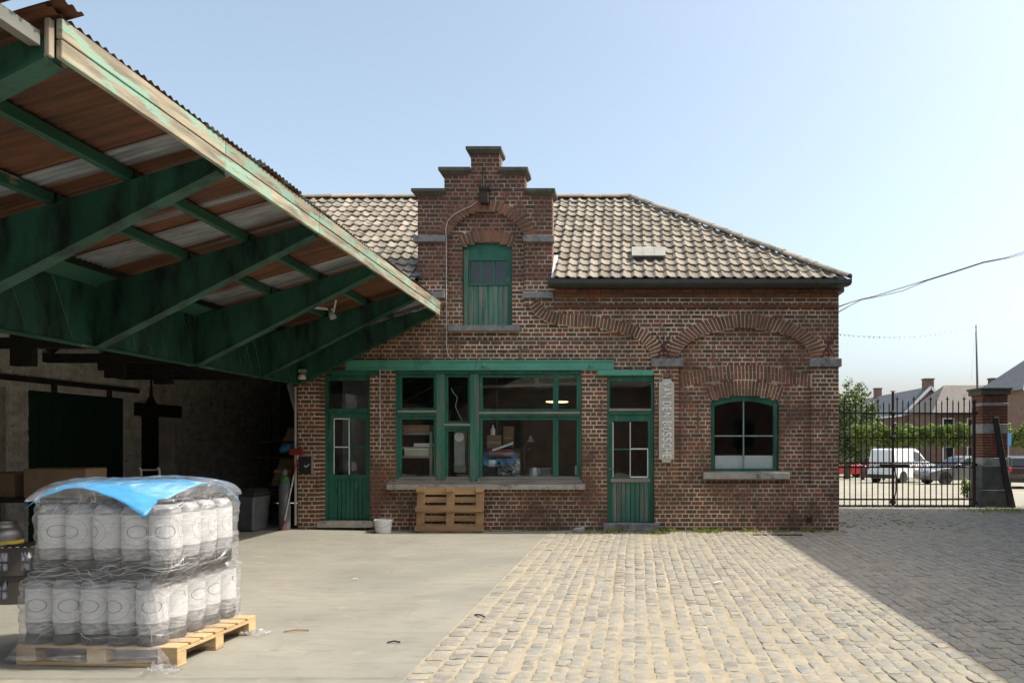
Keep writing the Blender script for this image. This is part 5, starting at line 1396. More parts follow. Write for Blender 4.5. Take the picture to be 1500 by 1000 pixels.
# glasses on the outer sill
for k, (px_, lab) in enumerate(((694, 'left one of two small glasses on the shop window sill'), (702, 'right one of two small glasses on the shop window sill'))):
    m_ = MB(); m_.lathe([(0.022, 0.0), (0.022, 0.004), (0.004, 0.008), (0.004, 0.04), (0.03, 0.06), (0.032, 0.12)], (fx(px_), FY + 0.0, fz(709) + 0.001), 14, cap=False); o = m_.build('drinking_glass', glass_mat('glassware', (0.9, 0.92, 0.92), 0.03, 1.6), None, smooth=True); tag(o, lab, 'glass', 'two glasses on the sill')
# cables
m_ = MB(); m_.tube([(fx(a), FY - 0.03, fz(b)) for a, b in ((700, 296), (690, 303), (676, 309), (664, 316), (656, 325), (653.5, 336), (654, 346))] + [(fx(654), FY - 0.02, fz(352)), (fx(654.4), FY - 0.02, fz(480)), (fx(654.6), FY - 0.02, fz(510)), (fx(657), FY - 0.02, fz(521)), (fx(663), FY - 0.02, fz(526))], 0.008, 6)
o = m_.build('gable_cable', CABLE, None, smooth=True); tag(o, 'pale cable running down the stepped gable left of its hatch', 'cable')
m_ = MB(); m_.tube([(fx(a), FY + REC - 0.012, fz(b)) for a, b in ((640, 496), (700, 498), (780, 496.5), (850, 497), (930, 496), (952, 496))], 0.009, 6); o = m_.build('wall_cable', CABLED, None); tag(o, 'dark horizontal cable across the bricks above the green lintel', 'cable')
m_ = MB(); m_.tube([(fx(a), FY - 0.02, fz(b)) for a, b in ((697, 545), (697, 532), (699, 525), (704, 522))] + [(fx(735), FY + REC - 0.015, fz(517)), (fx(770), FY + REC - 0.015, fz(509)), (fx(800), FY + REC - 0.015, fz(503))], 0.006, 6); o = m_.build('loop_cable', CABLED, None); tag(o, 'thin slanting cable looping over the green lintel', 'cable')
m_ = MB(); m_.tube([(fx(557), FY - 0.015, fz(541)), (fx(557.5), FY - 0.015, fz(655)), (fx(556), FY - 0.015, fz(660))], 0.007, 6); o = m_.build('pier_cable', CABLE, None); tag(o, 'thin cable hanging on the brick pier left of the shop window', 'cable')
def cable3(pts, r, nm, lab, mt):
    m_ = MB(); m_.tube(pts, r, 6); o = m_.build(nm, mt, None, smooth=True); tag(o, lab, 'cable'); return o
A0 = at(1229, 449, 13.8); A0b = at(1228, 457, 13.8); B0 = at(1262, 438, 14.3); E0 = at(1560, 340, 20)
pts = [A0, at(1245, 443, 14.0), B0] + [at(px_, py_, lerp(14.3, 20, (px_ - 1262) / 300)) for px_, py_ in ((1280, 434), (1322, 421), (1358, 410), (1400, 397), (1440, 384), (1475, 377), (1500, 369), (1560, 345))]
cable3(pts, 0.011, 'overhead_cable', 'upper twisted overhead cable crossing the sky right of the roof', CABLED)
pts = [A0b, at(1246, 447, 14.0), B0 + Vector((0, 0, -.012))] + [at(px_, py_, lerp(14.3, 20, (px_ - 1262) / 300)) for px_, py_ in ((1285, 434.5), (1322, 426), (1358, 411), (1400, 398), (1440, 385), (1475, 378.5), (1500, 372), (1560, 350))]
cable3(pts, 0.009, 'overhead_cable', 'lower strand of the overhead cable, sagging where the two strands part', CABLED)
# bulkhead lamps
lt = thing('bulkhead_lamp', 'small cream lamp fixed to the girder end above the passage', 'lamp', (-5.72, 13.3, 2.72))
m_ = MB(); m_.lathe([(0.05, 0), (0.07, 0.02), (0.06, 0.08), (0.02, 0.11)], (0, 0, -0.02), 14); m_.build('lamp_glass', surf('cream_lamp', (0.55, 0.50, 0.42), (0.65, 0.6, 0.5), 5), lt, local=True, smooth=True)
m_ = MB(); m_.box(-0.06, 0.06, -0.03, 0.06, 0.095, 0.16); m_.build('lamp_base', GREYP, lt, local=True, bevel=0.005)
lt = thing('canopy_lamp', 'small pale spotlight with bracket under the canopy roof', 'lamp', (-4.25, 10.9, 3.42))
m_ = MB(); m_.bar((-0.35, 0, 0.12), (0.0, 0, 0.08), 0.03); m_.build('bracket_arm', WHITEP, lt, local=True)
m_ = MB(); m_.tube([(0.0, 0, -0.02), (0.05, 0, 0.22)], 0.012, 6); m_.build('stem', WHITEP, lt, local=True)
m_ = MB(); m_.tube([(-0.05, 0, 0.10), (0.0, -0.02, 0.0), (0.02, -0.02, -0.05)], [0.02, 0.045, 0.05], 10); m_.build('lamp_head', GREYP, lt, local=True, smooth=True)
# ------------------------------------------------------------------ things inside the rooms, seen through the panes
def ibox(nm, px0, px1, py0, py1, Y, dep, mat, lab, cat, extra=None, group=None):
    a = at(px0, py1, Y); b = at(px1, py0, Y)
    t = thing(nm, lab, cat, (a.x, Y, a.z), 0, group)
    w, h = b.x - a.x, b.z - a.z
    m_ = MB(); m_.box(0, w, 0, dep, 0, h); m_.build('body' if cat not in ('carton',) else 'carton_body', mat, t, local=True, bevel=0.006)
    if extra: extra(t, w, h, dep)
    return t
# shelf rack behind the left panes
a = at(582, 697, 14.005); b = at(632, 614, 14.005)
sr = thing('shelf_rack', 'grey shelf rack behind the left panes of the shop window', 'shelf', (a.x, 14.005, 0.05))
W_ = b.x - a.x
for py in (697, 668, 654, 634):
    z_ = CAMZ + (649 - py) * 14.005 / F - 0.05
    m_ = MB(); m_.box(-0.1, W_, 0, 0.5, z_ - 0.03, z_); m_.build('shelf', GREYP if py != 697 else DARKW, sr, local=True)
m_ = MB(); m_.box(W_ - 0.03, W_ + 0.02, -0.02, 0.03, 0, 1.75); m_.build('rack_post', GREYP, sr, local=True)
m_ = MB(); m_.box(-0.1, -0.06, -0.02, 0.03, 0, 1.75); m_.build('rack_post', GREYP, sr, local=True)
def tape_x(t, w, h, d):
    m_ = MB(); m_.box(0, w, -0.002, -0.0005, h * 0.42, h * 0.5); m_.build('tape', PALW, t, local=True)
def lid_x(t, w, h, d):
    m_ = MB(); m_.box(-0.006, w + 0.006, -0.006, d + .006, h * 0.8, h + 0.004); m_.build('lid', WHITEP, t, local=True)
ibox('carton', 583, 629, 622, 633.6, 14.012, 0.4, CARD, 'wide brown carton on the topmost shelf behind the left panes', 'carton', tape_x)
ibox('file_box', 592, 628, 656, 667.8, 14.012, 0.35, CREAM, 'long cream box on the middle shelf behind the left panes', 'box', lid_x)
ibox('paper_stack', 606, 630, 649, 653.9, 14.012, 0.3, WHITEP, 'loose white papers on the shelf above the long cream box', 'paper', tape_x)
# weighing scale with a dial
ws = ibox('weighing_scale', 665, 681, 632, 692, 13.970, 0.2, GREYP, 'pale upright weighing scale with round dial behind the narrow middle pane', 'scale')
m_ = MB(); m_.lathe([(0.0, -0.03), (0.085, -0.03), (0.09, -0.02), (0.09, 0.0)], (0.10, 0.0, 0.66), 20, axis='y', cap=False); m_.build('dial', WHITEP, ws, local=True)
m_ = MB(); m_.bar((0.10, -0.033, 0.66), (0.12, -0.033, 0.72), 0.008, 0.004); m_.build('pointer', PLBLK, ws, local=True)
m_ = MB(); m_.box(0.0, 0.22, -0.02, 0.0, 0.02, 0.14); m_.build('number_plate', STEEL, ws, local=True)
# hanging lead behind the upper middle pane
m_ = MB(); m_.tube([at(*p, 14.040) for p in ((661, 568), (664, 575), (670, 582), (667, 595), (672, 606), (678, 618))], 0.008, 6); o = m_.build('hanging_lead', CABLE, None); tag(o, 'loose pale lead hanging behind the upper narrow middle pane', 'cable')
# clutter behind the wide pane
ibox('carton', 713, 734, 637, 657, 14.250, 0.3, CARD, 'tan carton with a white bottle on it behind the wide pane', 'carton', tape_x)
ibox('carton', 737, 750, 624, 656, 14.390, 0.25, CARD, 'tall narrow brown carton right of the tan one behind the wide pane', 'carton', tape_x)
ct = thing('counter', 'dark counter along the inside of the wide shop window', 'counter', (at(703, 700, 14.110).x, 14.075, 0.05))
m_ = MB(); m_.box(0, 1.95, 0, 0.75, 0.78, 0.82); m_.build('counter_top', DARKW, ct, local=True)
m_ = MB(); m_.box(0.05, 1.9, 0.06, 0.7, 0, 0.779); m_.build('cabinet', DARKW, ct, local=True)
m_ = MB(); m_.box(-0.02, 0.85, 0.30, 0.75, 1.40, 1.44); m_.build('upper_shelf', PLASTER, ct, local=True)
m_ = MB(); m_.lathe([(0.04, 0), (0.045, 0.01), (0.045, 0.1), (0.015, 0.15), (0.018, 0.19)], at(722, 637, 14.250), 14); o = m_.build('white_bottle', WHITEP, None, smooth=True); tag(o, 'white plastic bottle standing on the tan carton behind the wide pane', 'bottle')
ibox('parcel_bundle', 716, 751, 657.5, 668, 14.145, 0.3, surf('maroon_cloth', (0.16, 0.05, 0.04), (0.24, 0.08, 0.06), 6), 'folded maroon bundle under the cartons behind the wide pane', 'bundle', tape_x)
m_ = MB(); m_.hexa([at(721, 661, 14.110), at(752, 650, 14.110), at(752, 649, 14.320), at(722, 658, 14.320), at(721, 658.5, 14.110), at(752, 647.5, 14.110), at(752, 646.5, 14.320), at(722, 656, 14.320)])
o = m_.build('paper_roll', WHITEP, None); tag(o, 'white sheets slanting over the maroon bundle behind the wide pane', 'paper')
rows = []
for i in range(7):
    rows.append([at(lerp(706, 755, k / 10), 668 + 9 * abs(math.sin(k * 1.3 + i)) * (i / 6) + i * 1.0, 14.285 - 0.05 * i) for k in range(11)])
m_ = MB(); m_.grid(rows); o = m_.build('blue_plastic_sheet', surf('blue_wrap', (0.05, 0.20, 0.38), (0.25, 0.42, 0.58), 8, 0.25), None, smooth=True, fix=False); tag(o, 'crumpled blue plastic draped over clutter behind the wide pane', 'plastic sheet')
ibox('black_box', 704, 726, 683, 699, 14.005, 0.25, surf('black_box_card', (0.02, 0.02, 0.026), (0.04, 0.04, 0.05), 5), 'black box with a white cup on it in the left of the wide pane', 'box', lid_x if False else None)
m_ = MB(); m_.lathe([(0.09, 0.0), (0.065, 0.12)], at(721, 683, 14.075), 16); o = m_.build('white_cup', WHITEP, None, smooth=True); tag(o, 'white upturned cup standing on the black box', 'cup')
rows = []
for i in range(9):
    rows.append([at(lerp(728, 762, k / 9), lerp(672, 698, i / 8), 14.110 + 0.10 * mnoise.noise(Vector((i * 0.9, k * 0.8, 3)))) for k in range(10)])
m_ = MB(); m_.grid(rows); o = m_.build('foil_bag', surf('silver_foil', (0.25, 0.25, 0.25), (0.6, 0.6, 0.6), 10, 0.25, metal=0.6), None, fix=False); tag(o, 'crumpled silver bag on the counter right of the black box', 'bag')
dl = thing('desk_lamp', 'small white desk lamp bending over the counter behind the wide pane', 'lamp', at(770, 690, 14.320))
p0 = at(768, 690, 14.320) - WM[dl].translation; p1 = at(768, 655, 14.320) - WM[dl].translation; p2 = at(775, 643, 14.320) - WM[dl].translation
m_ = MB(); m_.tube([p0, p1, p2], 0.012, 6); m_.build('lamp_arm', PLGRY, dl, local=True)
m_ = MB(); m_.lathe([(0.02, 0.12), (0.035, 0.06), (0.075, 0.0)], (p2.x + 0.03, p2.y, p2.z - 0.05), 14, cap=False); m_.build('lamp_shade', GREYP, dl, local=True, smooth=True)
jg = thing('white_jug', 'white jug leaning on the counter in the right of the wide pane', 'jug', at(783, 698, 14.040))
m_ = MB(); m_.lathe([(0.05, 0), (0.06, 0.03), (0.055, 0.11), (0.04, 0.15), (0.045, 0.17)], (0, 0, 0), 14); m_.build('jug_body', WHITEP, jg, local=True, smooth=True)
m_ = MB(); m_.tube([(0.05, 0, 0.14), (0.09, 0, 0.12), (0.085, 0, 0.06), (0.055, 0, 0.04)], 0.008, 6); m_.build('handle', WHITEP, jg, local=True)
ibox('steel_tank', 775, 806, 686, 699, 14.460, 0.4, GREYP, 'low grey tank on the floor of the room behind the wide pane', 'tank', lid_x if False else None)
ibox('white_jar', 842, 847, 682, 696, 14.040, 0.1, WHITEP, 'white jar at the right edge behind the far right pane', 'jar')
# ceiling pipe and lit lamp
m_ = MB(); m_.tube([at(700, 566, 14.6), at(851, 561, 14.6)], 0.03, 8); m_.box(at(784, 566, 14.6).x, at(790, 560, 14.6).x, 14.55, 14.65, at(784, 566, 14.6).z, at(784, 553, 14.6).z); o = m_.build('ceiling_pipe', GREYP, None); tag(o, 'grey pipe under the ceiling behind the upper right panes', 'pipe')
pl = thing('pendant_lamp', 'lit flat pendant lamp glowing behind the upper right panes', 'lamp', at(816, 588, 15.6))
m_ = MB(); m_.lathe([(0.03, 0.10), (0.06, 0.06), (0.24, 0.02), (0.24, 0.0)], (0, 0, 0), 20, cap=False); m_.build('lamp_shade', PLGRY, pl, local=True, smooth=True)
m_ = MB(); m_.lathe([(0.0, -0.012), (0.225, -0.012), (0.225, 0.012), (0.0, 0.012)], (0, 0, -0.0), 20, cap=False); m_.build('lamp_glow', emit_mat('warm_lamp', (1.0, 0.66, 0.28), 2.2), pl, local=True)
ld_ = bpy.data.lights.new('pendant_light', 'POINT'); ld_.energy = 4; ld_.color = (1.0, 0.84, 0.62); ld_.shadow_soft_size = 0.15
lo_ = bpy.data.objects.new('pendant_light', ld_); COL.objects.link(lo_); lo_.parent = pl; lo_.location = (0, 0, -0.12)
m_ = MB(); m_.tube([(0, 0, 0.1), (0, 0, 0.7)], 0.006, 6); m_.build('lamp_flex', PLBLK, pl, local=True)
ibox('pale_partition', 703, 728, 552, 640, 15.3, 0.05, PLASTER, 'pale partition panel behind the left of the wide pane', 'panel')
# right room
wp = ibox('white_work_top', 1047, 1137, 667, 686.5, 13.93, 0.3, WHITEP, 'long white worktop edge behind the arched window', 'worktop')
m_ = MB(); m_.lathe([(0.035, 0), (0.04, 0.05), (0.03, 0.075), (0.02, 0.08)], at(1055, 687.5, 13.98), 12); o = m_.build('white_pot', WHITEP, None, smooth=True); tag(o, 'small white pot at the left inside the arched window', 'pot')
m_ = MB(); m_.lathe([(0.05, 0), (0.05, 0.03)], at(1085, 688, 13.98), 14); o = m_.build('white_dish', WHITEP, None, smooth=True); tag(o, 'low white dish at the middle inside the arched window', 'dish')
ibox('sink_unit', 1045, 1150, 687.5, 720, 14.62, 0.5, PLGRY, 'grey cabinet under the white worktop behind the arched window', 'cabinet')
ibox('violet_bottle', 1129, 1135, 680, 689, 13.96, 0.05, surf('violet_plastic', (0.25, 0.25, 0.5), (0.35, 0.35, 0.6), 5), 'small violet bottle at the right inside the arched window', 'bottle')
# dark curtain in the left door
m_ = MB(); m_.box(-5.35, -4.75, 14.2, 14.24, 0.06, 2.9); o = m_.build('grey_screen', PLGRY, None); tag(o, 'grey screen standing in the room behind the left door', 'screen')

# ------------------------------------------------------------------ weeds along the foot of the wall
WEED = surf('weed_green', (0.16, 0.22, 0.03), (0.30, 0.36, 0.07), 30, 0.6, 0.0, rnd=0.3)
MOSS = surf('moss_green', (0.05, 0.09, 0.02), (0.12, 0.17, 0.04), 20, 0.9, 0.5, 0.01, 60)
rw = random.Random(14)
m_ = MB()
for k in range(300):
    big = rw.random() < 0.30
    if big:
        cx_ = rw.choice([-0.42, -0.3, 0.78, 1.35, 1.5, 2.2, 2.75, 3.2, 0.5]) + rw.gauss(0, 0.10)
    else: cx_ = rw.uniform(-1.0, 3.85)
    cy_ = 13.60 - abs(rw.gauss(0, 0.12)) - (0.10 if -0.5 < cx_ < 0.6 else 0)
    for q in range(3):
        a = rw.uniform(0, 6.28); l = rw.uniform(0.02, 0.05) * (1.5 if big else 0.8); h = rw.uniform(0.015, 0.05) * (1.6 if big else 0.6)
        dx, dy = math.cos(a) * l, math.sin(a) * l; wx, wy = -math.sin(a) * 0.010, math.cos(a) * 0.010
        m_.add([(cx_ - wx * .3, cy_ - wy * .3, 0), (cx_ + wx * .3, cy_ + wy * .3, 0), (cx_ + dx * .6 + wx, cy_ + dy * .6 + wy, h), (cx_ + dx, cy_ + dy, h * 0.85), (cx_ + dx * .6 - wx, cy_ + dy * .6 - wy, h)], [(0, 1, 2, 3, 4)], rw.random())
o = m_.build('weeds', WEED, None, fix=False); tag(o, 'yellow green weeds in the joints along the foot of the wall', 'weeds', kind='stuff')
m_ = MB()
for k in range(260):
    cx_, cy_ = (rw.uniform(-3.6, -1.3), 13.68 - abs(rw.gauss(0, .02))) if k % 2 else (rw.uniform(3.2, 6.2), 13.9 + rw.gauss(0, .2) + rw.random() * 3.4)
    if k % 2 == 0 and cx_ < 3.95: cx_ = 4.0 + rw.random() * .3
    r0 = rw.uniform(0.015, 0.05)
    m_.lathe([(r0, 0.0), (r0 * .7, 0.008 + gz(cx_)), (0.001, 0.014 + gz(cx_))], (cx_, cy_, 0.0), 6, rw.random())
o = m_.build('moss', MOSS, None, fix=False); tag(o, 'dark moss tufts at the wall foot and between shaded cobbles', 'moss', kind='stuff')
m_ = MB()
for k in range(500):
    cx_, cy_ = 8.9 + rw.gauss(0, .6), 17.6 + rw.gauss(0, .35)
    a = rw.uniform(0, 6.28); l = rw.uniform(.02, .08)
    m_.add([(cx_, cy_, 0), (cx_ + .012, cy_, 0), (cx_ + math.cos(a) * l, cy_ + math.sin(a) * l, rw.uniform(.03, .12))], [(0, 1, 2)], rw.random())
o = m_.build('grass_tuft', WEED, None, fix=False); tag(o, 'dull grass growing in the cobbles before the gate pillar', 'grass', kind='stuff')
# ------------------------------------------------------------------ gate, pillar
YG = 18.86
def gx(px): return (px - 920) * YG / F
def gzp(py): return CAMZ + (649 - py) * YG / F
def gate_leaf(xa, xb, label, hang):
    gt = thing('gate_leaf', label, 'gate', ((xa + xb) / 2, YG, 0.02), 0, 'two leaves of the iron gate')
    for z_, w in ((gzp(605), .035), (gzp(640.7), .03), (gzp(677.5), .035), (gzp(684), .035), (gzp(731), .04), (gzp(740.5), .04)):
        m_ = MB(); m_.box(xa, xb, YG - 0.010, YG + 0.022, z_ - w / 2, z_ + w / 2); m_.build('rail', IRON, gt)
    n = max(1, round((xb - xa) / 0.1415))
    for k in range(n):
        x_ = xa + (k + 0.5) * (xb - xa) / n
        tall = k % 3 == 0
        zt_ = gzp(588 if tall else (593 if k % 3 == 1 else 595)) + (0.05 if hang else 0)
        m_ = MB(); m_.box(x_ - .013, x_ + .013, YG - 0.024, YG - 0.0105, gzp(744), zt_)
        if tall:
            for s_ in (-1, 1): m_.tube([(x_, YG - .015, zt_ - .03), (x_ + s_ * .03, YG - .015, zt_ + .03), (x_ + s_ * .05, YG - .015, zt_ + .02)], 0.008, 5)
        m_.prism([(x_ - .016, zt_ + .0), (x_ + .016, zt_ + .0), (x_, zt_ + .10)], 'y', YG - 0.026, YG - 0.009)
        m_.build('bar', IRON, gt)
    m_ = MB()
    for k in range(n):
        x_ = xa + (k + 1.0) * (xb - xa) / n
        if x_ < xb: m_.bar((x_ - .05, YG - .003, gzp(684)), (x_, YG - .003, gzp(677.5)), .012); m_.bar((x_, YG - .003, gzp(677.5)), (x_ + .05, YG - .003, gzp(684)), .012)
    m_.build('zigzag_strip', IRON, gt)
    return gt
xl, xm, xr = 4.05, gx(1308), gx(1424)
gl = gate_leaf(xl, xm - 0.03, 'left leaf of the tall iron gate, running behind the brick building corner', False)
gr_ = gate_leaf(xm + 0.03, xr, 'right leaf of the tall iron gate, hung on the banded pillar', True)
m_ = MB(); m_.tube([(xm, YG, 0.02), (xm, YG, gzp(573))], 0.033, 8)
for py in (605, 640.7, 681, 735): m_.lathe([(0.03, -.07), (0.075, -.03), (0.075, .03), (0.03, .07)], (xm, YG, gzp(py)), 10)
m_.bar((xm - .06, YG, gzp(573)), (xm + .06, YG, gzp(573)), .02)
m_.build('meeting_post', IRON, gr_)
m_ = MB(); m_.box(gx(1288), gx(1331), YG - .06, YG - .03, gzp(684.5), gzp(679)); m_.build('lock_bar', IRON, gr_, bevel=.01)
m_ = MB(); m_.tube([(xm + 0.02, YG - .05, gzp(684)), (xm + .06, YG - .06, gzp(700)), (xm + .05, YG - .06, gzp(720)), (xm, YG - .05, gzp(735))], 0.016, 6); m_.build('drop_bolt', IRON, gr_)
m_ = MB(); m_.tube([(xr + .04, YG - 0.02, 0.0), (xr + .04, YG - 0.02, gzp(586))], 0.04, 8)
for py in (605, 680, 736): m_.box(xr, xr + .12, YG - .06, YG + .02, gzp(py) - .03, gzp(py) + .03)
m_.build('hinge_post', IRON, gr_)
for p in (gl, gr_): pass
pi = thing('gate_pillar', 'square brick gate pillar with pale stone bands and dark cap', 'pillar', (9.2, 19.15, 0))
PX0, PX1, PY0, PY1 = 8.80, 9.42, 18.80, 19.42
def pbox(nm, z0, z1, e, mat, bevel=0.01):
    m_ = MB(); m_.box(PX0 - e, PX1 + e, PY0 - e, PY1 + e, z0, z1); return m_.build(nm, mat, pi, bevel=bevel)
DKST = surf('dark_plinth_stone', (0.07, 0.07, 0.065), (0.14, 0.135, 0.125), 4, .9, .4, .006, 40)
z_of = lambda py: CAMZ + (649 - py) * 18.8 / F
pbox('plinth', -0.05, z_of(717), 0.05, DKST); pbox('plinth', z_of(717), z_of(682), 0.02, DKST)
pbox('stone_band', z_of(682), z_of(670), 0.012, STONEL); pbox('stone_band', z_of(634.5), z_of(620.5), 0.012, STONEL)
pbox('stone_band', z_of(594), z_of(589.5), 0.012, STONEL)
pbox('pillar_core', z_of(670), z_of(634.5), -0.006, MORT); pbox('pillar_core', z_of(620.5), z_of(576), -0.006, MORT)
pbox('cap', z_of(578), z_of(571), 0.06, COPE); pbox('cap', z_of(571), z_of(567.5), 0.09, COPE)
pb = MB(); rp = random.Random(9)
for z0, z1 in ((z_of(670), z_of(634.5)), (z_of(620.5), z_of(594)), (z_of(589.5), z_of(578))):
    n = round((z1 - z0) / 0.07); h = (z1 - z0) / n
    for r_ in range(n):
        for k in range(3):
            off = 0.0 if r_ % 2 else 0.103
            a = max(PX0, PX0 + k * 0.2067 - off); b = min(PX1, PX0 + (k + 1) * 0.2067 - off)
            if k == 2 and r_ % 2 == 0: b = PX1
            m2 = MB()
            pb.box(a + .004, b - .004, PY0 - 0.003, PY0 + .02, z0 + r_ * h + .004, z0 + (r_ + 1) * h - .004, rp.random())
            ya = PY0 + (a - PX0); yb = PY0 + (b - PX0)
            pb.box(PX0 - 0.003, PX0 + .02, max(ya + .004, PY0 + .021), yb - .004, z0 + r_ * h + .004, z0 + (r_ + 1) * h - .004, rp.random())
            pb.box(PX1 - .02, PX1 + .003, max(ya + .004, PY0 + .021), yb - .004, z0 + r_ * h + .004, z0 + (r_ + 1) * h - .004, rp.random())
pb.build('pillar_bricks', BRP, pi, fix=False, kind='stuff')
m_ = MB(); q = [(gx(1450), gzp(612)), (gx(1456), gzp(610)), (gx(1470), gzp(690)), (gx(1483), gzp(748)), (gx(1474), gzp(748)), (gx(1463), gzp(690))]
m_.prism(q, 'y', 18.62, 18.74); m_.build('stay', surf('dark_stay', (0.03, 0.028, 0.026), (0.055, 0.05, 0.045), 5, .8), pi, bevel=.015)

# ------------------------------------------------------------------ cars
def paint(nm, c, rough=0.25, metal=0.0):
    m = NT(nm); m.set(Roughness=rough, Metallic=metal); m.b.inputs['Base Color'].default_value = (*c, 1); m.b.inputs['Coat Weight'].default_value = 0.6; m.b.inputs['Coat Roughness'].default_value = 0.05
    return m.mat
CGLASS = NT('car_glass'); CGLASS.set(Roughness=0.05); CGLASS.b.inputs['Base Color'].default_value = (0.015, 0.02, 0.022, 1); CGLASS = CGLASS.mat
RIM = surf('alloy_rim', (0.45, 0.45, 0.46), (0.6, 0.6, 0.6), 5, .35, 0, metal=.6)
TAIL = NT('tail_lens'); TAIL.set(Roughness=.15); TAIL.b.inputs['Base Color'].default_value = (0.45, 0.02, 0.02, 1); TAIL = TAIL.mat
HEADL = NT('head_lens'); HEADL.set(Roughness=.1); HEADL.b.inputs['Base Color'].default_value = (0.6, 0.62, 0.64, 1); HEADL = HEADL.mat
def car(label, loc, rot, body, L, Wd, H, kindc='hatch', belt=0.92, cat='car', name='parked_car', trim=PLBLK):
    c = thing(name, label, cat, loc, rot, 'cars in the car park beyond the gate')
    hl = L / 2
    if kindc == 'van':
        low = [(-hl + .02, .28), (hl - .15, .24), (hl - .02, .45), (hl - .06, .80), (hl - .35, 1.02), (hl - .95, 1.14), (-hl + .03, 1.14), (-hl, .6)]
        cab = [(-hl + .03, 1.13), (hl - 1.0, 1.13), (hl - 1.75, H - .10), (hl - 2.05, H), (-hl + .25, H), (-hl + .10, H - .08)]
        sides = [[(hl - 1.20, 1.16), (hl - 1.82, H - .22), (hl - 2.20, H - .16), (hl - 2.25, 1.16)]]
    elif kindc == 'estate':
        low = [(-hl + .05, .30), (hl - .12, .22), (hl - .01, .48), (hl - .10, .70), (hl - .8, .88), (hl - 1.25, belt), (-hl + .12, belt + .06), (-hl + .02, .72)]
        cab = [(-hl + .15, belt + .04), (hl - 1.25, belt - .01), (hl - 1.95, H - .08), (hl - 2.4, H), (-hl + .85, H - .02), (-hl + .45, H - .09)]
        sides = [[(hl - 1.55, belt + .03), (hl - 2.05, H - .13), (hl - 2.55, H - .08), (hl - 2.60, belt + .04)], [(hl - 2.68, belt + .04), (hl - 2.63, H - .08), (hl - 3.35, H - .09), (hl - 3.45, belt + .05)], [(hl - 3.53, belt + .05), (hl - 3.43, H - .09), (-hl + .75, H - .14), (-hl + .42, belt + .1)]]
    else:
        low = [(-hl + .04, .30), (hl - .12, .22), (hl - .01, .48), (hl - .08, .68), (hl - .7, .86), (hl - 1.05, belt), (-hl + .05, belt + .04), (-hl, .65)]
        cab = [(-hl + .06, belt + .02), (hl - 1.05, belt - .01), (hl - 1.75, H - .08), (hl - 2.15, H), (-hl + .55, H - .03), (-hl + .30, H - .10)]
        sides = [[(hl - 1.35, belt + .03), (hl - 1.85, H - .14), (hl - 2.25, H - .08), (hl - 2.3, belt + .04)], [(hl - 2.38, belt + .04), (hl - 2.33, H - .08), (-hl + .75, H - .12), (-hl + .55, belt + .06)]]
    hw = Wd / 2
    m_ = MB(); m_.prism(low, 'y', -hw, hw); m_.build('body', body, c, local=True, bevel=.06)
    ti = 0.13
    m_ = MB(); n = len(cab)
    def yy(z_): return hw - 0.04 - ti * max(0, (z_ - 0.9)) / max(.1, (H - 0.9))
    vs = [(x_, -yy(z_), z_) for x_, z_ in cab] + [(x_, yy(z_), z_) for x_, z_ in cab]
    m_.add(vs, [tuple(range(n)), tuple(range(2 * n - 1, n - 1, -1))] + [(i, i + n, (i + 1) % n + n, (i + 1) % n) for i in range(n)])
    m_.build('cabin', body, c, local=True, bevel=.04)
    for P_ in sides:
        for s_ in (-1, 1):
            m_ = MB(); k = len(P_)
            vs = [(x_, s_ * (yy(z_) + .006), z_) for x_, z_ in P_] + [(x_, s_ * (yy(z_) - .02), z_) for x_, z_ in P_]
            m_.add(vs, [tuple(range(k)), tuple(range(2 * k - 1, k - 1, -1))] + [(i, i + k, (i + 1) % k + k, (i + 1) % k) for i in range(k)]); m_.build('side_window', CGLASS, c, local=True)
    def cross(p, q, nm, mat, e=0.008, wk=0.86):
        d = Vector((q[0] - p[0], 0, q[1] - p[1])).normalized(); nrm = Vector((d.z, 0, -d.x)) * -1
        m_ = MB(); vs = []
        for off in (0.02, -e):
            for (x_, z_) in (p, q):
                for s_ in (-1, 1):
                    vs.append(Vector((x_, s_ * yy(z_) * wk, z_)) - nrm * -off * 1)
        m_.add(vs, [(0, 1, 3, 2), (4, 6, 7, 5), (0, 4, 5, 1), (2, 3, 7, 6), (0, 2, 6, 4), (1, 5, 7, 3)]); m_.build(nm, mat, c, local=True)
    def inset(a, b, t): return (lerp(a[0], b[0], t), lerp(a[1], b[1], t))
    cross(inset(cab[1], cab[2], .08), inset(cab[1], cab[2], .95), 'windscreen', CGLASS, -0.035 if False else 0.012)
    if kindc != 'van': cross(inset(cab[0], cab[-1], .12), inset(cab[0], cab[-1], .9), 'rear_window', CGLASS, 0.012)
    wr = 0.31 if kindc != 'van' else 0.31
    for xw in (hl - .82, -hl + .74):
        for s_ in (-1, 1):
            m_ = MB(); m_.lathe([(wr * .62, -.09), (wr * .95, -.10), (wr, -.06), (wr, .06), (wr * .95, .10), (wr * .62, .09)], (xw, s_ * (hw - .10), wr), 20, axis='y'); w = m_.build('wheel', RUBBER, c, local=True, smooth=False, autos=40)
            m_ = MB(); m_.lathe([(0.0, -.012), (wr * .6, -.004), (wr * .62, .01)], (xw, s_ * (hw + .003), wr), 16, axis='y', cap=False); m_.build('rim', RIM, w, local=True)
            m_ = MB(); m_.lathe([(wr * 1.14, -.02), (wr * 1.14, .004)], (xw, s_ * (hw - .004), wr + .01), 20, axis='y'); m_.build('wheel_arch', PLBLK, c, local=True)
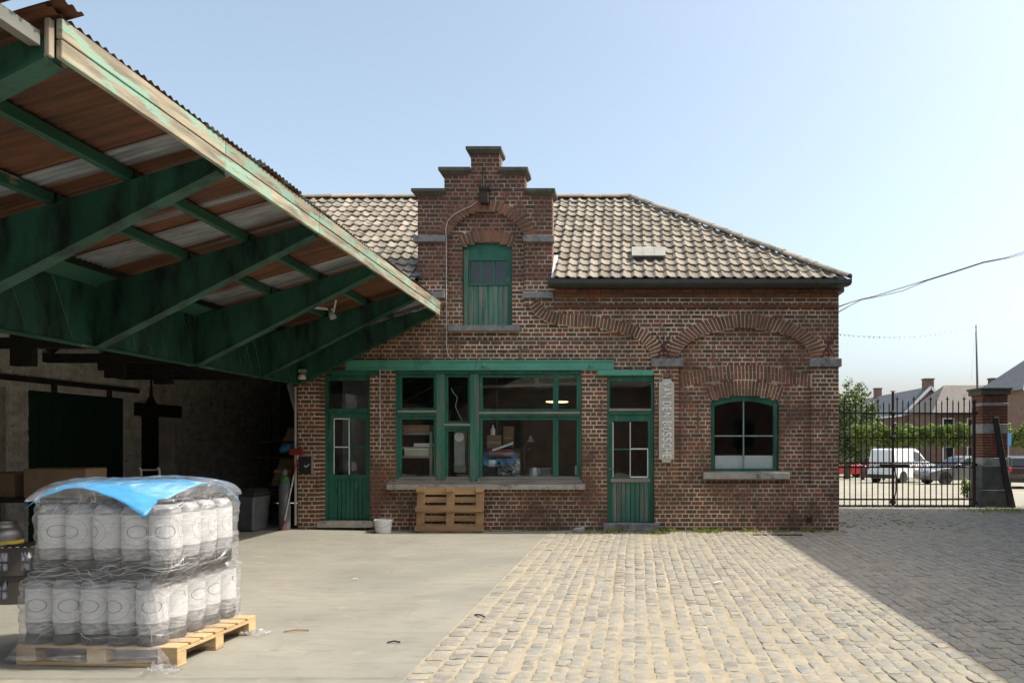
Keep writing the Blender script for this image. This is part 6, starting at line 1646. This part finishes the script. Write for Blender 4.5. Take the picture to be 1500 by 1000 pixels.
    for s_ in (-1, 1):
        m_ = MB(); m_.box(-hl - .012, -hl + .12, s_ * hw - .02 * s_ - .10 * (s_ > 0) - .0, s_ * hw - .02 * s_ + .10 * (s_ < 0), .72 if kindc != 'van' else .75, .92 if kindc != 'van' else 1.15); m_.build('tail_light', TAIL, c, local=True, bevel=.02)
        m_ = MB(); m_.box(hl - .32, hl - .05, s_ * (hw - .13) - .10, s_ * (hw - .13) + .10, .62, .74); m_.build('headlight', HEADL, c, local=True, bevel=.02)
        m_ = MB(); m_.box(hl - 1.62, hl - 1.45, s_ * (hw + .06) - .06, s_ * (hw + .06) + .06, belt + .02, belt + .13); m_.build('door_mirror', body, c, local=True, bevel=.02)
    m_ = MB(); m_.box(-hl - .02, -hl + .1, -hw * .95, hw * .95, .30, .50); m_.build('rear_bumper', trim, c, local=True, bevel=.03)
    m_ = MB(); m_.box(-hl - .03, -hl - .018, -.26, .26, .55 if kindc != 'van' else .62, .66 if kindc != 'van' else .73); m_.build('number_plate', WHITEP, c, local=True)
    return c
def bgx(px, Y): return (px - 920) * Y / F
car('red hatchback parked beyond the left gate leaf', (bgx(1238, 54), 54, ground_z(54)), rad(4), paint('red_paint', (0.42, 0.018, 0.025)), 3.9, 1.68, 1.42)
car('white panel van parked rear towards the gate', (bgx(1328, 41), 41.5, ground_z(41.5)), rad(38), paint('white_van_paint', (0.72, 0.72, 0.71), 0.35), 4.2, 1.72, 1.86, 'van', name='parked_van', cat='van')
car('silver grey estate car parked side-on beyond the right gate leaf', (bgx(1411, 38.5), 38.5, ground_z(38.5)), rad(188), paint('silver_grey_paint', (0.13, 0.125, 0.12), .35, .3), 4.6, 1.75, 1.44, 'estate')
car('dark grey car with red tail lamp parked right of the gate pillar', (bgx(1531, 42), 43, ground_z(43)), rad(40), paint('dark_grey_paint', (0.16, 0.165, 0.17), .3, .5), 4.4, 1.75, 1.46, 'estate')
car('dark car seen only partly at the right behind the pillar brace', (bgx(1560, 30), 33.5, ground_z(33)), rad(75), paint('maroon_paint', (0.05, 0.03, 0.03), .3, .3), 4.0, 1.7, 1.42)

# ------------------------------------------------------------------ trees
LEAF = NT('leaf_green'); LEAF.base(LEAF.ramp(LEAF.rnd(), [(0.0, (0.08, 0.135, 0.02)), (0.5, (0.17, 0.24, 0.045)), (1.0, (0.27, 0.33, 0.07))])); LEAF.set(Roughness=.55); LEAF.b.inputs['Subsurface Weight'].default_value = 0.0
_tl = LEAF.n('ShaderNodeBsdfTranslucent'); _tl.inputs['Color'].default_value = (0.16, 0.24, 0.03, 1); _mx = LEAF.n('ShaderNodeMixShader'); _mx.inputs[0].default_value = 0.3
LEAF.l(LEAF.b.outputs[0], _mx.inputs[1]); LEAF.l(_tl.outputs[0], _mx.inputs[2]); LEAF.l(_mx.outputs[0], LEAF.out.inputs['Surface']); LEAF = LEAF.mat
LEAFP = NT('pale_leaf'); LEAFP.base(LEAFP.ramp(LEAFP.rnd(), [(0.0, (0.06, 0.10, 0.03)), (0.5, (0.13, 0.18, 0.06)), (1.0, (0.22, 0.26, 0.10))])); LEAFP.set(Roughness=.6); LEAFP = LEAFP.mat
BARK = surf('grey_bark', (0.07, 0.06, 0.05), (0.13, 0.115, 0.10), 8, .9, .4, .01, 30)
def crown(root, blobs, n, leaf, mat, seed, squash=1.0):
    r = random.Random(seed); m_ = MB(); tot = sum(b[3] * b[4] * b[5] for b in blobs)
    for (cx_, cy_, cz_, rx, ry, rz) in blobs:
        clumps = [Vector((r.gauss(0, .5), r.gauss(0, .5), r.gauss(0, .5))) for _ in range(14)]
        clumps = [c_ / max(1, c_.length) for c_ in clumps]
        for _ in range(int(n * rx * ry * rz / tot)):
            k = r.choice(clumps); d = Vector((r.gauss(0, 1), r.gauss(0, 1), r.gauss(0, 1))).normalized() * r.random() ** .4 * .42
            p = k * .75 + d
            p = Vector((cx_ + p.x * rx, cy_ + p.y * ry, cz_ + p.z * rz))
            u = Vector((r.gauss(0, 1), r.gauss(0, 1), r.gauss(0, .6))).normalized() * leaf * r.uniform(.6, 1.3)
            w = u.orthogonal().normalized(); w = (Matrix.Rotation(r.uniform(0, 6.28), 3, u) @ w) * leaf * r.uniform(.4, .7)
            m_.add([p - u * .5, p + w * .5, p + u * .5, p - w * .5], [(0, 1, 2, 3)], r.random())
    return m_.build('crown', mat, root, local=True, fix=False)
YT = 47
for k in range(9):
    px_ = 1262 + k * 30
    x_ = bgx(px_, YT) + 0.1; rk2 = random.Random(k)
    t = thing('pleached_tree', f'pleached lime in the clipped row, {["behind the left gate leaf and red car", "above the white van roof, left part", "above the white van, beside the gate meeting post", "right of the gate meeting post", "above the bonnet end of the silver car", "above the silver car cabin", "just left of the gate pillar", "hidden mostly by the gate pillar", "right of the pillar above the dark car"][k]}', 'tree', (x_, YT, ground_z(YT)), 0, 'clipped row of pleached limes')
    m_ = MB(); m_.tube([(0, 0, 0), (.02, 0, 1.2), (0, 0, 2.3), (0.02, 0, 3.0)], [.09, .075, .06, .03], 8); m_.build('trunk', BARK, t, local=True, smooth=True)
    m_ = MB()
    for z_ in (2.1, 2.6, 3.1): m_.tube([(-.6, 0, z_ + .05), (0, 0, z_), (.6, 0, z_ + .06)], .025, 5)
    m_.build('limbs', BARK, t, local=True)
    zb_ = 2.72
    crown(t, [(-.3, 0, zb_, .52, .5, .82 + rk2.uniform(-.05, .08)), (.32, .05, zb_ + .05, .52, .5, .80 + rk2.uniform(-.08, .08)), (0, -.1, zb_ + .25, .5, .45, .6), (0.5, 0, zb_ - .3, .4, .45, .45)], 2300, .17, LEAF, 100 + k)
for i, (px_, Y, h, lab) in enumerate(((1240, 50, 6.8, 'tall loose pale green tree just right of the brick building'), (1266, 56, 5.9, 'smaller pale tree behind the tall one, beside the far roofs'))):
    t = thing('broadleaf_tree', lab, 'tree', (bgx(px_, Y), Y, ground_z(Y)), 0)
    m_ = MB(); m_.tube([(0, 0, 0), (.1, 0, 1.2), (0, .1, 2.6), (.1, 0, h * .75)], [.22, .18, .14, .05], 8); m_.build('trunk', BARK, t, local=True, smooth=True)
    m_ = MB()
    for a in range(5): m_.tube([(0.05, 0.05, 1.8 + .35 * a), (math.cos(a * 2.3) * .8, math.sin(a * 2.3) * .8, 2.6 + .5 * a)], [.07, .02], 6)
    m_.build('limbs', BARK, t, local=True)
    crown(t, [(0, 0, h * .55, 1.5, 1.4, h * .3), (.5, .2, h * .78, 1.0, 1.0, h * .2), (-.7, 0, h * .68, 1.0, 1.0, h * .2), (.9, -.2, h * .38, 1.0, 1.0, h * .22), (-.2, 0, h * .3, 1.3, 1.2, h * .2)], 9000, .22, LEAFP, 300 + i)
for i, (px_, Y, w, h, lab) in enumerate(((1240, 58, 3.0, 1.9, 'dark shrub mass behind the red car'), (1417, 24, .45, .7, 'small green shrub at the foot of the gate hinge'), (1480, 52, 2.0, 1.2, 'low hedge plant right of the pillar behind the dark car'))):
    t = thing('shrub', lab, 'shrub', (bgx(px_, Y), Y, ground_z(Y)))
    m_ = MB(); m_.tube([(0, 0, 0), (0, 0, h * .6)], [.04, .015], 6); m_.build('trunk', BARK, t, local=True)
    crown(t, [(0, 0, h * .5, w / 2, w / 2, h * .5), (w * .3, 0, h * .45, w / 3, w / 3, h * .4)], int(700 if w < 1 else 2500), .08 if w < 1 else .2, LEAF, 400 + i)

# ------------------------------------------------------------------ houses beyond
FBR = surf('far_brick', (0.14, 0.088, 0.066), (0.21, 0.135, 0.10), 3, .9, .2, .01, 10)
FBR2 = surf('far_orange_brick', (0.22, 0.135, 0.09), (0.29, 0.185, 0.13), 3, .9, .2, .01, 10)
SLATE = surf('far_slate', (0.10, 0.105, 0.115), (0.16, 0.165, 0.175), 3, .8, .2, .01, 10, stretch=(1, 1, 4))
BROOF = surf('far_brown_tile', (0.115, 0.103, 0.09), (0.17, 0.155, 0.135), 3, .85, .2, .01, 10, stretch=(1, 1, 4))
def house(label, loc, rot, L, Wd, eave, ridge, wall_m, roof_m, wins=(), chim=(), gable_white=False, hip=0.0):
    h = thing('house', label, 'house', loc, rot, 'houses beyond the car park')
    hl, hw = L / 2, Wd / 2
    m_ = MB(); m_.prism([(-hw, 0), (hw, 0), (hw, eave), (0, ridge - .05), (-hw, eave)] if not hip else [(-hw, 0), (hw, 0), (hw, eave), (-hw, eave)], 'x', -hl, hl); wl_ = m_.build('wall', wall_m, h, local=True)
    sl_ = math.hypot(hw, ridge - eave)
    if hip:
        o_ = .35
        m_ = MB(); m_.add([(-hl - o_, -hw - o_, eave), (hl + o_, -hw - o_, eave), (hl + o_, hw + o_, eave), (-hl - o_, hw + o_, eave), (-hl + hip, 0, ridge), (hl - hip, 0, ridge)],
                          [(3, 2, 1, 0), (0, 1, 5, 4), (1, 2, 5), (2, 3, 4, 5), (3, 0, 4)]); m_.build('roof', roof_m, h, local=True)
        m_ = MB(); m_.box(-hl - o_, hl + o_, -hw - o_ - .1, -hw - o_ - .01, eave - .1, eave + .04); m_.build('gutter', WHITEP, h, local=True)
    for s_ in (() if hip else (-1, 1)):
        d = Vector((0, -s_ * hw, ridge - eave)).normalized(); e0 = Vector((0, s_ * hw, eave)) - d * .35; e1 = Vector((0, 0, ridge)); nrm = Vector((0, s_ * (ridge - eave), hw)).normalized() * .12
        m_ = MB(); m_.hexa([e0 + Vector((-hl - .2, 0, 0)), e0 + Vector((hl + .2, 0, 0)), e1 + Vector((hl + .2, 0, 0)), e1 + Vector((-hl - .2, 0, 0)), e0 + nrm + Vector((-hl - .2, 0, 0)), e0 + nrm + Vector((hl + .2, 0, 0)), e1 + nrm + Vector((hl + .2, 0, 0)), e1 + nrm + Vector((-hl - .2, 0, 0))])
        m_.build('roof', roof_m, h, local=True)
        m_ = MB(); m_.box(-hl - .2, hl + .2, s_ * (hw + .27) - .07, s_ * (hw + .27) + .07, eave - .32, eave - .18); m_.build('gutter', WHITEP, h, local=True)
    if gable_white:
        for s_ in (-1, 1):
            m_ = MB(); m_.bar((-hl - .22, s_ * (hw + .2), eave - .2), (-hl - .22, 0, ridge + .02), .12, .22); m_.build('bargeboard', WHITEP, h, local=True)
    for (face, u, z0, w, hh) in wins:
        m_ = MB(); m2 = MB(); m3 = MB()
        if face in 'fb':
            y_ = -hw if face == 'f' else hw; s_ = -1 if face == 'f' else 1
            m_.box(u - w / 2, u + w / 2, min(y_, y_ + s_ * .03), max(y_, y_ + s_ * .03), z0, z0 + hh)
            m2.box(u - w / 2 + .1, u + w / 2 - .1, min(y_ + s_ * .03, y_ + s_ * .04), max(y_ + s_ * .03, y_ + s_ * .04), z0 + .1, z0 + hh - .1)
            m3.box(u - w / 2 - .1, u + w / 2 + .1, min(y_, y_ + s_ * .1), max(y_, y_ + s_ * .1), z0 - .12, z0 - .002)
        else:
            m_.box(-hl - .03, -hl, u - w / 2, u + w / 2, z0, z0 + hh); m2.box(-hl - .04, -hl - .03, u - w / 2 + .1, u + w / 2 - .1, z0 + .1, z0 + hh - .1); m3.box(-hl - .1, -hl, u - w / 2 - .1, u + w / 2 + .1, z0 - .12, z0 - .002)
        f_ = m_.build('window', WHITEP, h, local=True); m2.build('pane', CGLASS, f_, local=True); m3.build('window_sill', STONEL, f_, local=True)
    for (u, w, top) in chim:
        m_ = MB(); m_.box(u - w / 2, u + w / 2, -w / 2, w / 2, ridge - .6, top); ch = m_.build('chimney', wall_m, h, local=True)
        m_ = MB(); m_.box(u - w / 2 - .06, u + w / 2 + .06, -w / 2 - .06, w / 2 + .06, top, top + .1); m_.build('chimney_cap', COPE, ch, local=True)
    return h
gzh = ground_z(70)
house('long slate roofed brick house, its white edged chimney gable towards the yard', (27.5, 78, gzh), rad(90), 18, 4.6, 5.3, 7.6, FBR, SLATE,
      [('g', -1.1, 2.6, .8, 1.2), ('g', 1.1, 2.6, .8, 1.2), ('b', -6.5, 3.2, 1.0, 1.3), ('b', -3, 3.2, 1.0, 1.3), ('b', 1, 3.2, 1.0, 1.3)], [(-8.5, .8, 8.35), (5.5, .7, 8.5)], True)
house('brown roofed brick house between the slate gable and the pillar', (30.4, 65, gzh), rad(0), 10.6, 6.0, 5.05, 7.5, FBR, BROOF,
      [('f', u, z, .95, 1.5) for u in (-4.2, -2.2, 0.3, 2.6) for z in (.8, 3.1)], [(0.9, .6, 8.0)], False, 2.0)
house('large hipped slate roofed orange brick house at the right edge', (32.3, 54.6, ground_z(54)), rad(0), 11.2, 7.4, 6.05, 8.65, FBR2, SLATE,
      [('f', u, z, 1.0, 1.6) for u in (-4.3, -2.6, 0.2, 2.6) for z in (.8, 3.7)], [], False, 2.2)
# lamp mast with a string of bulbs
YM = 27.0
mast = thing('light_mast', 'slim grey mast standing behind the gate pillar, string of bulbs tied to its top', 'mast', (bgx(1434, YM), YM, ground_z(YM)))
m_ = MB(); m_.tube([(0, 0, 0), (-0.06, 0, 4.0), (-.1, 0, 1.58 + (649 - 476) * YM / F - ground_z(YM))], [.05, .04, .03], 8); m_.build('pole', ZINC, mast, local=True, smooth=True)
m_ = MB(); m_.lathe([(.09, 0), (.09, .03), (.05, .05)], (0, 0, 0), 12); m_.build('base_plate', GREYP, mast, local=True)
sp_ = [Vector(at(px_, py_, lerp(14.2, YM, (px_ - 1224) / 206))) for px_, py_ in ((1224, 488), (1250, 491), (1280, 493), (1310, 493.5), (1340, 492.5), (1370, 489.5), (1400, 484), (1430, 477))]
m_ = MB(); m_.tube(sp_, 0.004, 5); o = m_.build('bulb_string', CABLE, None); tag(o, 'thin string of bulbs sagging from the building to the mast', 'light string')
for k in range(1, 28):
    t_ = k / 28 * (len(sp_) - 1); i = int(t_); p = sp_[i].lerp(sp_[min(i + 1, len(sp_) - 1)], t_ - i)
    m2 = MB(); m2.lathe([(.006, .0), (.012, -.02), (.008, -.035)], p, 6); m2.build('bulb', LEAD, o)
sp2 = [at(1429.5, 478, YM), at(1427.5, 500, YM - .3), at(1425, 525, YM - .6), at(1423, 556, YM - 1)]
m_ = MB(); m_.tube(sp2, 0.006, 5); o = m_.build('guy_wire', CABLE, None); tag(o, 'thin guy wire slanting down beside the mast', 'wire')
# blue sign
bs_ = thing('blue_sign', 'small blue sign on a pole just right of the gate pillar', 'sign', (bgx(1477, 36), 36, ground_z(36)))
m_ = MB(); m_.tube([(0, 0, 0), (0, 0, 2.4)], .03, 8); m_.build('pole', GREYP, bs_, local=True)
m_ = MB(); m_.box(-.12, .12, -.05, -.03, 1.9, 2.5); m_.build('sign_plate', surf('sign_blue', (.10, .28, .55), (.12, .32, .6), 4, .4), bs_, local=True)
# flat drain plates in the car park
# neighbouring brewery wing on the right, whose eaves throw the shadow over the cobbles, and an unseen one added behind
NB = NT('neighbour_brick'); _bt = NB.n('ShaderNodeTexBrick'); _bt.inputs['Scale'].default_value = 1.0; _bt.inputs['Brick Width'].default_value = .22; _bt.inputs['Row Height'].default_value = .07; _bt.inputs['Mortar Size'].default_value = .008
_bt.inputs['Color1'].default_value = (.12, .05, .035, 1); _bt.inputs['Color2'].default_value = (.18, .07, .045, 1); _bt.inputs['Mortar'].default_value = (.3, .26, .22, 1)
_tc = NB.n('ShaderNodeTexCoord'); _sx = NB.n('ShaderNodeSeparateXYZ'); _cb = NB.n('ShaderNodeCombineXYZ'); NB.l(_tc.outputs['Object'], _sx.inputs[0]); NB.l(NB.math('ADD', _sx.outputs[0], _sx.outputs[1]), _cb.inputs[0]); NB.l(_sx.outputs[2], _cb.inputs[1]); NB.l(_cb.outputs[0], _bt.inputs['Vector'])
NB.base(_bt.outputs['Color']); NB.set(Roughness=.9); NB = NB.mat
def wing(label, x0, x1, y0, y1, eave, ridge, along, wins):
    w = thing('neighbour_wing', label, 'building', ((x0 + x1) / 2, (y0 + y1) / 2, -.03))
    cx_, cy_ = (x0 + x1) / 2, (y0 + y1) / 2
    m_ = MB()
    if along == 'y': m_.prism([(x0, -.03), (x1, -.03), (x1, eave), (cx_, ridge), (x0, eave)], 'y', y0, y1)
    else: m_.prism([(y0, -.03), (y1, -.03), (y1, eave), (cy_, ridge), (y0, eave)], 'x', x0, x1)
    m_.build('wall', NB, w)
    for s_ in (-1, 1):
        m_ = MB()
        if along == 'y':
            xe = x0 - .2 if s_ < 0 else x1 + .2
            m_.hexa([(xe, y0 - .1, eave + .02), (cx_, y0 - .1, ridge + .02), (cx_, y1 + .1, ridge + .02), (xe, y1 + .1, eave + .02), (xe, y0 - .1, eave + .14), (cx_, y0 - .1, ridge + .16), (cx_, y1 + .1, ridge + .16), (xe, y1 + .1, eave + .14)])
        else:
            ye = y0 - .2 if s_ < 0 else y1 + .2
            m_.hexa([(x0 - .1, ye, eave + .02), (x0 - .1, cy_, ridge + .02), (x1 + .1, cy_, ridge + .02), (x1 + .1, ye, eave + .02), (x0 - .1, ye, eave + .14), (x0 - .1, cy_, ridge + .16), (x1 + .1, cy_, ridge + .16), (x1 + .1, ye, eave + .14)])
        m_.build('roof', TILE, w)
    for (u, z0) in wins:
        m_ = MB(); m2 = MB()
        if along == 'y': m_.box(x0 - .03, x0, u - .55, u + .55, z0, z0 + 1.6); m2.box(x0 - .036, x0 - .03, u - .47, u + .47, z0 + .08, z0 + 1.52)
        else: m_.box(u - .55, u + .55, y1, y1 + .03, z0, z0 + 1.6); m2.box(u - .47, u + .47, y1 + .03, y1 + .036, z0 + .08, z0 + 1.52)
        f_ = m_.build('window', GREEN, w); m2.build('pane', CGLASS, f_)
    return w
wing('tall brick wing right of the yard whose shadow lies over the cobbles', 10.0, 17.0, -8.0, 18.3, 9.9, 9.95, 'y', [(k, z) for k in (0, 4, 8, 12, 16) for z in (1.2, 5.0)])
wing('unseen brick wing on the camera side, added for dark window reflections', -14, 9.5, -19, -11.2, 4.3, 7.2, 'x', [(k, 1.2) for k in (-10, -6, -2, 2, 6)])  # unseen; added so panes reflect dark, kept low to let sky light in
